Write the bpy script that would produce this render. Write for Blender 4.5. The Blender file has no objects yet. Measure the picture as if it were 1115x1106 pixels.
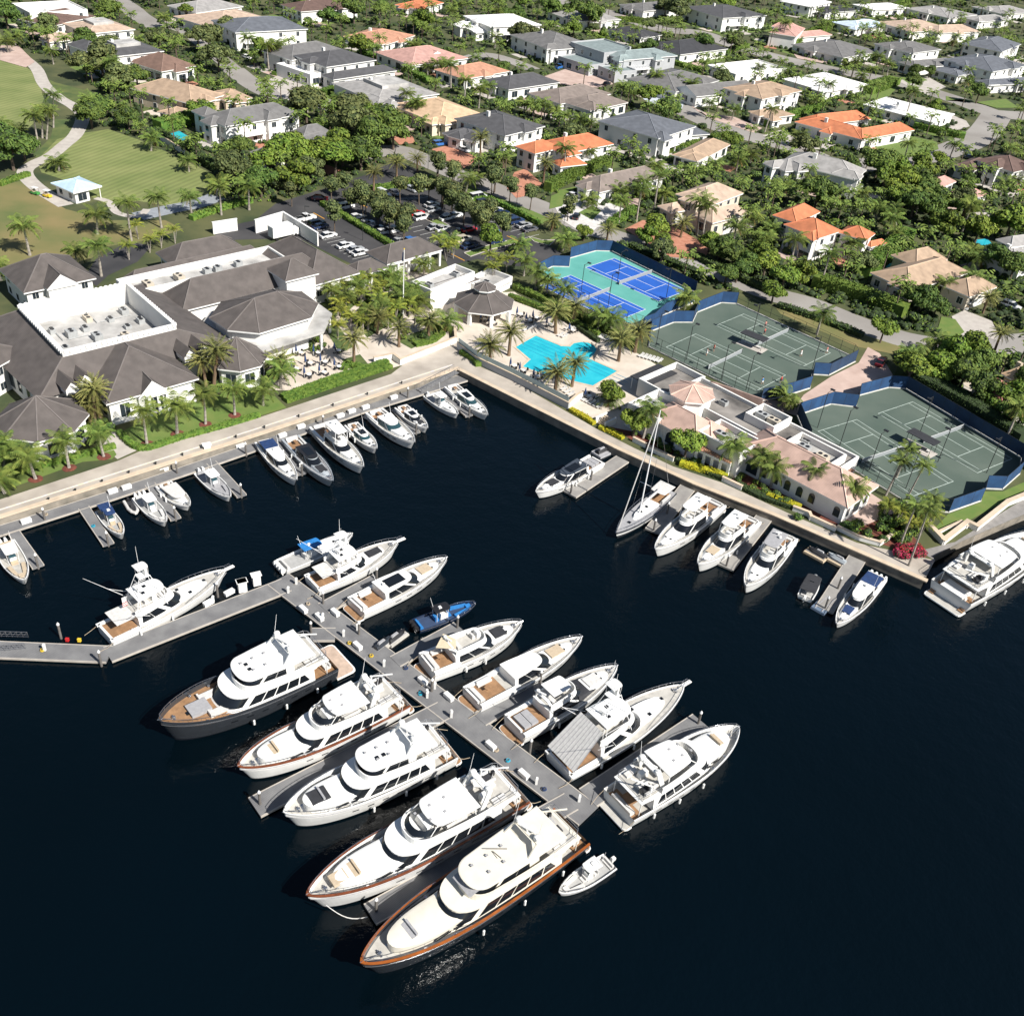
import bpy, math, random
from math import sin, cos, pi, radians, hypot, atan2, sqrt
from mathutils import noise as mnoise, Vector
R = random.Random(7)
sc = bpy.context.scene
col = sc.collection
# ---------------------------------------------------------------- camera (recovered from the tennis court lines)
F, CX, CY, PIT, ROL, CH = 1090.0, 557.5, 553.0, radians(35.97), radians(-5.8), 99.4
GZ = 1.6                                   # quay and land level above the water (z = 0)
def G(x, y, z=GZ):                          # point of the place seen at photo pixel x, y at height z
    u = (x-CX)/F; v = -(y-CY)/F
    u, v = u*cos(ROL)+v*sin(ROL), -u*sin(ROL)+v*cos(ROL)
    d = (u, cos(PIT)+v*sin(PIT), -sin(PIT)+v*cos(PIT))
    t = (CH-z)/-d[2]
    return (d[0]*t, d[1]*t)
def PX(X, Y, Z=GZ):
    Z -= CH
    zc = Y*cos(PIT)-Z*sin(PIT); yc = Y*sin(PIT)+Z*cos(PIT)
    u, v = X/zc, yc/zc
    return (CX+F*(u*cos(ROL)-v*sin(ROL)), CY-F*(u*sin(ROL)+v*cos(ROL)))
def tile(ox, oy, s=3.982):                  # reads coordinates measured on an enlarged crop of the survey photo
    return lambda x, y: (ox+x/s, oy+y/s)
cd = bpy.data.cameras.new('camera'); cam = bpy.data.objects.new('camera', cd); col.objects.link(cam)
cd.sensor_width = 36; cd.sensor_fit = 'HORIZONTAL'; cd.lens = F/1115*36; cd.clip_end = 6000; cd.clip_start = 1
cam.location = (0, 0, CH)
from mathutils import Matrix
cam.rotation_mode = 'XYZ'
_m = Matrix.Rotation(pi/2-PIT, 4, 'X') @ Matrix.Rotation(-ROL, 4, 'Z')
cam.rotation_euler = _m.to_euler()
sc.camera = cam
sc.view_settings.view_transform = 'Standard'; sc.view_settings.look = 'None'
sc.view_settings.exposure = 0.84
# ---------------------------------------------------------------- light
SUN_AZ, SUN_EL = radians(-37), radians(43)          # direction towards the sun, math angle in the xy plane
w = bpy.data.worlds.new('World'); sc.world = w; w.use_nodes = True
nt = w.node_tree; nt.nodes.clear()
sk = nt.nodes.new('ShaderNodeTexSky'); sk.sky_type = 'NISHITA'; sk.sun_disc = False
sk.sun_elevation = SUN_EL; sk.sun_rotation = pi/2-SUN_AZ; sk.air_density = 1.0; sk.dust_density = 0.6
bg = nt.nodes.new('ShaderNodeBackground'); bg.inputs[1].default_value = 0.05
ow = nt.nodes.new('ShaderNodeOutputWorld')
nt.links.new(sk.outputs[0], bg.inputs[0]); nt.links.new(bg.outputs[0], ow.inputs[0])
sl = bpy.data.lights.new('sun', 'SUN'); sl.energy = 4.9; sl.angle = radians(0.55); sl.color = (1.0, 0.955, 0.89)
so = bpy.data.objects.new('sun', sl); col.objects.link(so)
so.rotation_euler = Vector((-cos(SUN_AZ)*cos(SUN_EL), -sin(SUN_AZ)*cos(SUN_EL), -sin(SUN_EL))).to_track_quat('-Z', 'Y').to_euler()
# ---------------------------------------------------------------- materials
_mats = {}
def mat(name, c, rough=.6, var=.12, scale=1.0, c2=None, bump=0.0, metal=0.0, spec=.5, coat=0., emit=None, objvar=0., stripes=None, detail=3.):
    if name in _mats: return _mats[name]
    m = bpy.data.materials.new(name); m.use_nodes = True; n = m.node_tree.nodes; l = m.node_tree.links
    b = n['Principled BSDF']; b.inputs['Roughness'].default_value = rough; b.inputs['Metallic'].default_value = metal
    b.inputs['Specular IOR Level'].default_value = spec
    if coat: b.inputs['Coat Weight'].default_value = coat
    c = tuple(c)+(1,)
    if var > 0 or c2:
        tc = n.new('ShaderNodeTexCoord'); ns = n.new('ShaderNodeTexNoise'); ns.inputs['Scale'].default_value = scale; ns.inputs['Detail'].default_value = detail
        l.new(tc.outputs['Object'], ns.inputs['Vector'])
        rp = n.new('ShaderNodeValToRGB'); rp.color_ramp.elements[0].position = .32; rp.color_ramp.elements[1].position = .68
        if c2 is None: lo = tuple(k*(1-var) for k in c[:3])+(1,); hi = tuple(min(1, k*(1+var)) for k in c[:3])+(1,)
        else: lo, hi = c, tuple(c2)+(1,)
        rp.color_ramp.elements[0].color = lo; rp.color_ramp.elements[1].color = hi
        l.new(ns.outputs['Fac'], rp.inputs[0]); out = rp.outputs[0]
        if stripes:                            # (scale, rotation, strength): courses of tiles, planks, mowing bands
            mp = n.new('ShaderNodeMapping'); mp.inputs['Rotation'].default_value = (0, 0, stripes[1]); l.new(tc.outputs['Object'], mp.inputs[0])
            wv = n.new('ShaderNodeTexWave'); wv.inputs['Scale'].default_value = stripes[0]; wv.inputs['Distortion'].default_value = .6 if len(stripes) < 4 else stripes[3]; wv.inputs['Detail'].default_value = 1
            if len(stripes) > 4: wv.bands_direction = 'Z'
            l.new(mp.outputs[0], wv.inputs[0])
            mx = n.new('ShaderNodeMixRGB'); mx.blend_type = 'MULTIPLY'; mx.inputs[0].default_value = stripes[2]
            l.new(out, mx.inputs[1]); l.new(wv.outputs['Color'], mx.inputs[2]); out = mx.outputs[0]
        if objvar:
            oi = n.new('ShaderNodeObjectInfo'); hs = n.new('ShaderNodeHueSaturation')
            mr = n.new('ShaderNodeMapRange'); mr.inputs[3].default_value = 1-objvar; mr.inputs[4].default_value = 1+objvar
            l.new(oi.outputs['Random'], mr.inputs[0]); l.new(mr.outputs[0], hs.inputs['Value'])
            mh = n.new('ShaderNodeMapRange'); mh.inputs[3].default_value = .5-objvar*.07; mh.inputs[4].default_value = .5+objvar*.05
            ma = n.new('ShaderNodeMath'); ma.operation = 'FRACT'; mb = n.new('ShaderNodeMath'); mb.operation = 'MULTIPLY'; mb.inputs[1].default_value = 7.31
            l.new(oi.outputs['Random'], mb.inputs[0]); l.new(mb.outputs[0], ma.inputs[0]); l.new(ma.outputs[0], mh.inputs[0]); l.new(mh.outputs[0], hs.inputs['Hue'])
            l.new(out, hs.inputs['Color']); out = hs.outputs[0]
        l.new(out, b.inputs['Base Color'])
        if bump:
            bp = n.new('ShaderNodeBump'); bp.inputs['Strength'].default_value = 1; bp.inputs['Distance'].default_value = bump
            l.new(ns.outputs['Fac'], bp.inputs['Height']); l.new(bp.outputs[0], b.inputs['Normal'])
    else: b.inputs['Base Color'].default_value = c
    _mats[name] = m; return m
WHITE = mat('gelcoat_white', (.68, .68, .66), .28, .07, .6, coat=.3)
CREAM = mat('gelcoat_cream', (.62, .585, .50), .3, .05, .8, coat=.3)
WARM = mat('deck_white', (.40, .385, .35), .6, .12, 1.2)
NONSK = mat('nonskid_grey', (.33, .33, .32), .8, .08, 2)
TEAK = mat('teak_deck', (.30, .17, .085), .7, .2, 1.2, stripes=(6, 0, .35))
VARN = mat('varnished_cap_rail', (.15, .045, .018), .3, .2, 1.5)
GLASS = mat('tinted_glass', (.008, .010, .013), .06, 0, spec=.6)
GLASSB = mat('blue_green_glass', (.02, .05, .06), .06, 0, spec=.6)
STEEL = mat('polished_steel', (.55, .56, .58), .25, 0, metal=.9)
ALU = mat('painted_tube_white', (.7, .7, .7), .35, 0)
BLACK = mat('black_plastic', (.015, .015, .017), .4, 0)
GREYD = mat('dark_canvas', (.022, .023, .027), .8, .2, 2)
NAVY = mat('navy_canvas', (.012, .035, .11), .75, .2, 2)
NAVYH = mat('navy_gelcoat', (.012, .022, .05), .15, .05, 1, coat=.5)
CHARH = mat('dark_grey_gelcoat', (.03, .034, .04), .15, .05, 1, coat=.5)
SILV = mat('silver_grey_gelcoat', (.33, .36, .38), .25, .05, 1, coat=.4)
CUSH = mat('cushion_white', (.50, .49, .47), .8, .1, 3)
CUSHG = mat('cushion_grey', (.28, .28, .29), .85, .1, 3)
CUSHT = mat('cushion_tan', (.42, .34, .24), .85, .1, 3)
BLUEV = mat('blue_upholstery', (.02, .16, .42), .6, .15, 2)
AQUA = mat('turquoise_cover', (.02, .32, .45), .6, .1, 2)
SAILC = mat('beige_shade_cloth', (.52, .44, .31), .8, .08, 2)
ANTIF = mat('dark_boot_stripe', (.012, .014, .02), .4, .1, 2)
RED = mat('red_paint', (.42, .02, .02), .35, .1, 2)
YEL = mat('yellow_buoy', (.6, .42, .03), .5, .1, 2)
# ---------------------------------------------------------------- mesh helpers
class M:
    def __init__(s): s.v = []; s.f = []; s.m = []
    def add(s, vs, fs, mi=0):
        o = len(s.v); s.v += [tuple(p) for p in vs]; s.f += [tuple(i+o for i in f) for f in fs]; s.m += [mi]*len(fs); return s
    def box(s, c, d, rz=0, mi=0, taper=1., ry=0):
        x, y, z = c; a, b, h = d[0]/2, d[1]/2, d[2]/2; vs = []
        for k, (sx, sy, sz) in enumerate([(-1,-1,-1),(1,-1,-1),(1,1,-1),(-1,1,-1),(-1,-1,1),(1,-1,1),(1,1,1),(-1,1,1)]):
            t = taper if sz > 0 else 1
            px, py, pz = a*sx*t, b*sy*t, h*sz
            if ry: px, pz = px*cos(ry)+pz*sin(ry), -px*sin(ry)+pz*cos(ry)
            vs.append((x+px*cos(rz)-py*sin(rz), y+px*sin(rz)+py*cos(rz), z+pz))
        return s.add(vs, [(0,3,2,1),(4,5,6,7),(0,1,5,4),(1,2,6,5),(2,3,7,6),(3,0,4,7)], mi)
    def prism(s, poly, z0, z1, mi=0, top=None):
        n = len(poly); vs = [(p[0], p[1], z0) for p in poly]+[(p[0], p[1], z1) for p in poly]
        s.add(vs, [(i, (i+1) % n, n+(i+1) % n, n+i) for i in range(n)]+[tuple(range(n))[::-1]], mi)
        return s.add(vs[n:], [tuple(range(n))], mi if top is None else top)
    def sheet(s, poly, z, mi=0):
        return s.add([(p[0], p[1], z) for p in poly], [tuple(range(len(poly)))], mi)
    def tube(s, p, q, r, n=6, mi=0, r2=None):
        r2 = r if r2 is None else r2
        p = Vector(p); q = Vector(q); d = (q-p)
        if d.length < 1e-5: return s
        d.normalize(); a = d.orthogonal().normalized(); b = d.cross(a); vs = []
        for c, rr in ((p, r), (q, r2)):
            for i in range(n): t = 2*pi*i/n; vs.append(c+a*cos(t)*rr+b*sin(t)*rr)
        return s.add(vs, [(i, (i+1) % n, n+(i+1) % n, n+i) for i in range(n)]+[tuple(range(n))[::-1], tuple(range(n, 2*n))], mi)
    def path(s, pts, r, n=5, mi=0):
        for a, b in zip(pts, pts[1:]): s.tube(a, b, r, n, mi)
        return s
    def loft(s, rings, mi=0, close=True, cap0=False, cap1=False):
        n = len(rings[0]); o = len(s.v); fs = []
        for r in range(len(rings)-1):
            for i in range(n if close else n-1):
                j = (i+1) % n; fs.append((r*n+i, r*n+j, (r+1)*n+j, (r+1)*n+i))
        if cap0: fs.append(tuple(range(n))[::-1])
        if cap1: k = (len(rings)-1)*n; fs.append(tuple(range(k, k+n)))
        return s.add([p for r in rings for p in r], fs, mi)
    def dome(s, c, r, h=None, n=10, mi=0, rings=4):
        h = r if h is None else h; rr = [[(c[0]+r*cos(a)*cos(2*pi*i/n), c[1]+r*cos(a)*sin(2*pi*i/n), c[2]+h*sin(a)) for i in range(n)] for a in [pi/2*k/rings*.97 for k in range(rings+1)]]
        return s.loft(rr, mi, cap0=True, cap1=True)
    def lathe(s, c, prof, n=8, mi=0):
        return s.loft([[(c[0]+r*cos(2*pi*i/n), c[1]+r*sin(2*pi*i/n), c[2]+z) for i in range(n)] for r, z in prof], mi, cap0=True, cap1=True)
    def build(s, name, ms, parent=None, smooth=False, off=None, label=None):
        me = bpy.data.meshes.new(name)
        vs = s.v if off is None else [(p[0]-off[0], p[1]-off[1], p[2]-off[2]) for p in s.v]
        me.from_pydata(vs, [], s.f)
        if not isinstance(ms, (list, tuple)): ms = [ms]
        for m in ms: me.materials.append(m)
        if len(ms) > 1: me.polygons.foreach_set('material_index', s.m)
        if smooth:
            me.polygons.foreach_set('use_smooth', [True]*len(me.polygons))
            try: me.set_sharp_from_angle(angle=radians(35))
            except Exception: pass
        me.update()
        o = bpy.data.objects.new(name, me); col.objects.link(o)
        if parent is not None: o.parent = parent
        if label: o['label'] = label
        return o
REG = []          # things whose label is completed with a landmark at the end
def tag(o, label, cat, group=None, kind=None):
    if label: o['label'] = label
    if cat: o['category'] = cat
    if group: o['group'] = group
    if kind: o['kind'] = kind
    return o
def thing(name, loc, rz=0, label=None, cat=None, group=None):
    o = bpy.data.objects.new(name, None); col.objects.link(o); o.empty_display_size = .5
    o.location = (loc[0], loc[1], loc[2] if len(loc) > 2 else GZ); o.rotation_euler = (0, 0, rz)
    return tag(o, label, cat, group)
KIDS = {}
def kids(o):
    if o.name not in KIDS: KIDS[o.name] = [c for c in o.children_recursive if c.parent == o]
    return KIDS[o.name]
def copy_tree(o, parent=None):
    c = o.copy(); col.objects.link(c); c.parent = parent
    for ch in kids(o): copy_tree(ch, c)
    return c
def struct(name, m, ms, smooth=False):
    o = m.build(name, ms, None, smooth); o['kind'] = 'structure'; return o
# ---------------------------------------------------------------- landmarks for labels
LAND = []         # (x, y, phrase)
def land(px, phrase, z=GZ): p = G(px[0], px[1], z); LAND.append((p[0], p[1], phrase))
def reg(o, base, cat, group=None, pos=None):
    o['category'] = cat
    if group: o['group'] = group
    REG.append((o, base, pos or tuple(o.location)[:2])); return o
def finish_labels():
    cell = {}
    for o, base, p in REG:
        best = min(LAND, key=lambda q: hypot(q[0]-p[0], q[1]-p[1]))
        a, b = PX(p[0], p[1]), PX(best[0], best[1]); dx, dy = a[0]-b[0], (a[1]-b[1])*1.6
        if hypot(dx, dy) < 6: rel = 'beside'
        elif abs(dx) > abs(dy)*1.3: rel = 'right of' if dx > 0 else 'left of'
        else: rel = 'in front of' if dy > 0 else 'behind'
        cell.setdefault((base, rel, best[2]), []).append((a[0], a[1], o))
    ords = ['', 'second', 'third', 'fourth', 'fifth', 'sixth', 'seventh', 'eighth', 'ninth', 'tenth', 'eleventh', 'twelfth', 'thirteenth', 'fourteenth', 'fifteenth', 'sixteenth', 'seventeenth', 'eighteenth', 'nineteenth', 'twentieth']
    for (base, rel, lm), v in cell.items():
        v.sort(key=lambda t: (t[0], t[1])); n = len(v)
        for i, (_, _, o) in enumerate(v):
            s = f'{base} {rel} the {lm}'
            if n > 1:
                base_ = base
                if i == 0: q = 'leftmost'
                elif i == n-1: q = 'rightmost'
                else: q = (ords[i] if i < 20 else f'{i+1}{"st" if i%10==0 else "nd" if i%10==1 else "rd" if i%10==2 else "th"}')+' from left'
                s = f'{base} {rel} the {lm}, {q}'
            if len(s.split()) > 16: s = s.replace(' the ', ' ').replace(' parking lot', '')
            if len(s.split()) > 16: s = s.replace(' of the ', ' ').replace(' in front of ', ' below ')
            s = ' '.join(s.split()[:16])
            o['label'] = s
# ---------------------------------------------------------------- boats
def wd(s, B, ws, p=2.1, q=.80, sm=.42):
    if s < sm: return B/2*(ws+(1-ws)*sin(pi/2*s/sm))
    t = (s-sm)/(1-sm); return B/2*max(0., 1-t**p)**q
class Hull:
    def __init__(h, L, B, F0, F1, ws=.9, bul=.5, rake=.07, p=2.1, q=.8, sm=.42):
        h.L, h.B, h.F0, h.F1, h.ws, h.bul, h.rake, h.p, h.q, h.sm = L, B, F0, F1, ws, bul, rake, p, q, sm
    def w(h, x): return wd(min(max(x/h.L, 0), 1), h.B, h.ws, h.p, h.q, h.sm)
    def z(h, x): s = min(max(x/h.L, 0), 1); return h.F0+(h.F1-h.F0)*s**1.7
    def make(h, root, mh=None, mdeck=None, cap=None, band=None, n=30):
        L = h.L; mh = mh or WHITE
        lv = [(-.5, .35), (0, .80), (.10, .845), (.45, .92), (.75, .97), (1, 1)]
        rings = []; inner = []; capr = []
        ss = [1-(1-i/(n-1))**1.35 for i in range(n)]
        for s in ss:
            x = s*L; W = max(h.w(x), .04); zs = h.z(x); port = []
            for t, f in lv:
                z = zs*t if t > 0 else t
                ff = f-(1-f)*2.2*max(0, s-.45)
                xx = x-h.rake*L*(1-max(t, 0))*s**5
                port.append((xx, max(W*max(ff, .05), .02), z))
            xin = min(x, L-.16); wi = max(W-.13, .015)
            port += [(xin, wi, zs), (xin, max(wi-.03, .01), zs-h.bul)]
            rings.append([(a, -b, c) for a, b, c in port[::-1]]+port)
        m = M(); k = len(rings[0]); half = k//2
        for r in range(n-1):
            for i in range(k-1):
                zz = (rings[r][i][2]+rings[r][i+1][2])/2; lo = min(rings[r][i][2], rings[r][i+1][2])
                j = i if i >= half else k-2-i; j -= half   # 0 centre strip .. outwards
                mi = 2 if j in (0, 1) or lo < .05 and j < 2 else (1 if j == 3 and band else 0)
                m.add([rings[r][i], rings[r][i+1], rings[r+1][i+1], rings[r+1][i]], [(0, 3, 2, 1)], mi)
        r0 = rings[0]; idx = [i for i in range(k) if 2 <= i <= k-3]
        m.add([r0[i] for i in idx], [tuple(range(len(idx)))], 0)
        m.build('hull', [mh, band or mh, ANTIF], root, True)
        for sg in (-1, 1): M().path([(min(t*L, L-.05), sg*(h.w(t*L)*(.985 if t < .6 else .97)+.02), h.z(t*L)*.86) for t in ss[:-1]], .045, 4).build('rub_rail', CUSHG if mh is WHITE else STEEL, root)
        if 4.3 < h.B < 6.7:
            ml = M(); w_ = h.w(0)
            for sg in (-1, 1): ml.path([(.3, sg*(w_-.1), h.z(0)), (-.9, sg*w_*.98, h.z(0)*.6), (-2.0, sg*w_*.9, .6)], .03, 4)
            ml.build('stern_line', CUSHT, root)
        d = M()
        for s, s2 in zip(ss, ss[1:]):
            q = []
            for t in (s, s2):
                x = t*L; wi = max(h.w(x)-.14, .015); q.append((min(x, L-.17), wi, h.z(x)-h.bul+.01))
            d.add([(q[0][0], -q[0][1], q[0][2]), (q[1][0], -q[1][1], q[1][2]), (q[1][0], q[1][1], q[1][2]), (q[0][0], q[0][1], q[0][2])], [(0, 1, 2, 3)])
        d.build('deck', mdeck or WARM, root)
        if cap:
            c = M(); cwid = .2
            for s, s2 in zip(ss, ss[1:]):
                for sg in (-1, 1):
                    q = []
                    for t in (s, s2):
                        x = t*L; W = h.w(x); z = h.z(x)
                        q += [(x+.05, sg*(W+.05), z-.10), (x+.05, sg*(W+.05), z+.04), (min(x, L-.35), sg*max(W-cwid, .01), z+.04)]
                    f = [(0, 1, 4, 3), (1, 2, 5, 4)]
                    c.add(q, f if sg < 0 else [a[::-1] for a in f])
            c.build('cap_rail', cap, root)
        return h
    def rail(h, root, x0, x1, hh=.75, inset=.15, name='bow_rail', step=None, pul=0):
        m = M(); step = step or max(.9, (x1-x0)/9); n = max(3, int((x1-x0)/step)); xs = [x0+(x1-x0)*i/n for i in range(n+1)]; tops = {}
        for sg in (-1, 1):
            tp = [(x, sg*max(h.w(x)-inset, .06), h.z(x)+hh*min(1, .45+2*(x-x0)/(x1-x0+.01))) for x in xs]
            m.path(tp, .032, 4)
            for x, t in zip(xs, tp): m.tube((t[0], t[1], h.z(x)), t, .022, 4)
            tops[sg] = tp[-1]
        m.tube(tops[-1], tops[1], .03, 4)
        if pul:
            z = h.z(h.L)
            for sg in (-1, 1): m.path([tops[sg], (h.L+pul, sg*.22, z+hh*.9)], .03, 4)
            m.tube((h.L+pul, -.22, z+hh*.9), (h.L+pul, .22, z+hh*.9), .03, 4)
        m.build(name, STEEL, root)
    def pulpit(h, root, ln=1.0, m=None):
        z = h.z(h.L)
        M().box((h.L+ln*.35, 0, z-.06), (ln*1.5, .5, .14)).build('bow_pulpit', m or WHITE, root)
    def platform(h, root, ln, m=TEAK, wf=.92, edge=None, z=.42):
        W = h.B/2*h.ws*wf; r = min(.6, ln*.5)
        pl = [(.05, -W), (-ln+r, -W), (-ln+.25*r, -W+.3*r), (-ln, -W+r), (-ln, W-r), (-ln+.25*r, W-.3*r), (-ln+r, W), (.05, W)][::-1]
        p = M().prism(pl, z-.22, z).build('swim_platform', edge or WHITE, root)
        pl2 = [(x*.93-.02, y*.95) for x, y in pl]
        M().prism(pl2, z, z+.02).build('platform_decking', m, p)
def outline(x0, x1, w0, w1, nose, ns=4, na=9, sq=.85):
    pts = []; xn = x1-nose
    for i in range(ns+1): t = i/ns; pts.append((x0+(xn-x0)*t, w0+(w1-w0)*t*t))
    for i in range(1, na): a = pi/2*(1-i/na); pts.append((xn+nose*abs(cos(a))**sq, w1*abs(sin(a))**sq))
    full = pts+[(x1, 0)]+[(x, -y) for x, y in pts[::-1]]
    return full, ns, na
def tier(root, name, x0, x1, w0, w1, nose, z0, z1, rf=.8, rb=0., ins=.15, g=(.35, .85), m=None, fg=True, sg=(.1, .95), sgn=3, glass=None, roof=.12, over=.12, roofm=None, gf=None):
    """a deckhouse level: raked lofted body, windshield, side windows, roof"""
    m = m or WHITE; glass = glass or GLASS
    def ring(t, off=0., wz=None):
        o, ns, na = outline(x0+rb*t-off, x1-rf*t+off, w0-ins*t+off, w1-ins*t+off, nose)
        z = z0+(z1-z0)*t; return [(x, y, z) for x, y in o], ns, na
    bd = M(); bd.loft([ring(t)[0] for t in (0, g[0], g[1], 1)], 0, cap0=False, cap1=True)
    body = bd.build(name, m, root, True)
    r0, ns, na = ring(g[0], .02); r1, _, _ = ring(g[1], .02); n = len(r0)
    if fg:
        a, b = ns+1, n-ns-2
        q0, q1 = (ring(gf[0], .025)[0], ring(gf[1], .025)[0]) if gf else (r0, r1)
        wm = M(); wm.loft([q0[a:b+1], q1[a:b+1]], close=False); wm.build('windshield', glass, body, True)
    if sg and sgn:
        for side in (0, 1):
            def P(t, r):
                f = t*ns; i = min(int(f), ns-1); f -= i
                A, B_ = r[i], r[i+1]
                q = [A[k]+(B_[k]-A[k])*f for k in range(3)]
                return (q[0], q[1] if side == 0 else -q[1], q[2])
            for k in range(sgn):
                ta = sg[0]+(sg[1]-sg[0])*k/sgn; tb = sg[0]+(sg[1]-sg[0])*(k+1)/sgn-(.02 if k < sgn-1 else 0)
                h0 = .0 if k else .35       # first window cut back like a swept strip
                N_ = 6; sh = (.10 if k == 0 else 0)*(sg[1]-sg[0]); gm = M()
                lo = [P(ta+(tb-ta)*i/N_, r0) for i in range(N_+1)]; hi = [P(ta+sh+(tb-ta-sh)*i/N_, r1) for i in range(N_+1)]
                o_ = .03 if side == 0 else -.03; lo = [(x, y+o_, z) for x, y, z in lo]; hi = [(x, y+o_, z) for x, y, z in hi]
                for i in range(N_): gm.add([lo[i], lo[i+1], hi[i+1], hi[i]], [(0, 1, 2, 3) if side else (3, 2, 1, 0)])
                gm.build('side_window', glass, body)
    if roof:
        o, _, _ = outline(x0+rb-over, x1-rf+over*1.4, w0-ins+over, w1-ins+over, nose*1.02)
        rm = M(); rm.prism(o[::-1], z1+.003, z1+roof); rm.build('cabin_roof', roofm or m, body)
    return body
def slab(root, name, x0, x1, w0, w1, nose, z, th=.12, m=None):
    o, _, _ = outline(x0, x1, w0, w1, nose); i = .12
    o2, _, _ = outline(x0+i, x1-i, w0-i, w1-i, nose)
    q = M(); q.loft([[(x, y, z) for x, y in o], [(x, y, z+th*.7) for x, y in o], [(x, y, z+th) for x, y in o2]], cap0=True, cap1=True)
    return q.build(name, m or WHITE, root)
def coaming(root, name, x0, x1, w0, w1, nose, z, h, m=None, th=.12):
    """low wall round an open deck, closed at the front, open aft"""
    o, _, _ = outline(x0, x1, w0, w1, nose); o2, _, _ = outline(x0, x1-th, w0-th, w1-th, nose)
    q = M()
    for a in range(len(o)-1):
        b = a+1
        q.add([(*o[a], z), (*o[b], z), (*o[b], z+h), (*o[a], z+h), (*o2[a], z), (*o2[b], z), (*o2[b], z+h), (*o2[a], z+h)],
              [(1, 0, 3, 2), (4, 5, 6, 7), (3, 7, 6, 2)])
    return q.build(name, m or WHITE, root)
def sofa(root, c, d, z, m=None, back='aft', name='seat'):
    x, y = c; q = M(); q.box((x, y, z+.2), (d[0], d[1], .4), 0, 0)
    if back == 'aft': q.box((x-d[0]/2+.12, y, z+.55), (.24, d[1], .35))
    if back == 'fwd': q.box((x+d[0]/2-.12, y, z+.55), (.24, d[1], .35))
    if back == 'port': q.box((x, y+d[1]/2-.12, z+.55), (d[0], .24, .35))
    if back == 'stbd': q.box((x, y-d[1]/2+.12, z+.55), (d[0], .24, .35))
    return q.build(name, m or CUSH, root)
def pad(root, c, d, z, m=None, name='sunpad', th=.22, n=2):
    q = M(); k = d[0]/n
    for i in range(n): q.box((c[0]-d[0]/2+k*(i+.5), c[1], z+th/2), (k-.05, d[1], th), taper=.96)
    return q.build(name, m or CUSH, root)
def hatch(root, c, z, s=.55, m=None):
    return M().box((c[0], c[1], z+.04), (s, s, .08), taper=.9).build('deck_hatch', m or GLASS, root)
def table(root, c, z, s=(1., .7), m=None):
    return M().box((c[0], c[1], z+.7), (*s, .06)).tube((c[0], c[1], z), (c[0], c[1], z+.68), .06).build('table', m or TEAK, root)
def dome(root, c, r=.4, z=0, h=None):
    q = M(); q.lathe((c[0], c[1], z), [(r*.55, 0), (r*.6, r*.35), (r, r*.5), (r, r*.95), (r*.85, r*1.35), (r*.45, r*1.6), (.05, r*1.68)], 10)
    return q.build('satellite_dome', WHITE, root, True)
def radar(root, c, z, r=.9):
    return M().tube((c[0], c[1], z), (c[0], c[1], z+.35), .16).box((c[0], c[1], z+.42), (.2, r*2, .14), radians(20)).build('radar_scanner', WHITE, root)
def antenna(root, c, z, h=3., lean=0.):
    return M().tube((c[0], c[1], z), (c[0]-lean, c[1], z+h), .035, 4, r2=.02).build('antenna', ALU, root)
def arch(root, x, w, z, h, rake=1., m=None, th=.5):
    q = M()
    for s in (-1, 1): q.loft([[(x+dx-k*rake, s*(w-k*.25)+dy, z+h*k) for dx, dy in ((-th/2, -.09), (th/2, -.09), (th/2, .09), (-th/2, .09))] for k in (0, 1)], cap0=True, cap1=True)
    q.box((x-rake, 0, z+h+.06), (th*1.05, 2*(w-.25)+.25, .16))
    return q.build('radar_arch', m or WHITE, root)
def outboards(root, n, x=-.35, z=.35, sp=.75, m=None, s=1.):
    for i in range(n):
        y = (i-(n-1)/2)*sp*s
        q = M(); q.loft([[(x+dx*s*k, y+dy*s*k, z+zz*s) for dx, dy in ((-.42, -.2), (.28, -.24), (.28, .24), (-.42, .2))] for k, zz in ((.6, 0), (1, .25), (1.03, .7), (.62, .98))], cap0=True, cap1=True)
        q.box((x-.1, y, z-.45), (.22*s, .1, .9)); q.build('outboard_motor', m or WHITE, root, True)
def fenders(root, h, xs, side=1, m=None):
    for x in xs:
        W = h.w(x)+.17
        M().lathe((x, side*W, .5), [(.03, 0), (.15, .1), (.15, .8), (.03, .92)], 7).build('fender', m or WHITE, root, True)
def ensign(root, x, z, y=0):
    q = M().tube((x, y, z), (x-.5, y, z+1.5), .025, 4, 0)
    q.build('flag_staff', ALU, root)
    f = M()
    for k in range(5): f.add([(x-.45-.2, y, z+1.45-k*.14), (x-1.35, y+.05, z+1.35-k*.14), (x-1.35, y+.05, z+1.21-k*.14), (x-.65, y, z+1.31-k*.14)], [(0, 1, 2, 3)], k % 2)
    f.add([(x-.64, y+.02, z+1.46), (x-1.0, y+.04, z+1.42), (x-1.0, y+.04, z+1.12), (x-.64, y+.02, z+1.16)], [(0, 1, 2, 3)], 2)
    f.build('ensign', [RED, WHITE, NAVY], root)
def portholes(root, h, xs, zf=.6, ln=.7, hh=.2):
    for x in xs:
        for s in (-1, 1):
            q = []
            for xx in (x-ln/2, x+ln/2):
                for zz in (-hh/2, hh/2):
                    z = h.z(xx)*zf+zz; t = z/h.z(xx)
                    f = .845+(.92-.845)*(t-.1)/.35 if t < .45 else .92+.05*(t-.45)/.3 if t < .75 else .97+.03*(t-.75)/.25
                    ff = f-(1-f)*2.2*max(0, xx/h.L-.45)
                    q.append((xx-h.rake*h.L*(1-t)*(xx/h.L)**5, s*(h.w(xx)*ff+.025), z))
            M().add(q, [(0, 2, 3, 1) if s < 0 else (1, 3, 2, 0)]).build('hull_window', GLASS, root)
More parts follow.
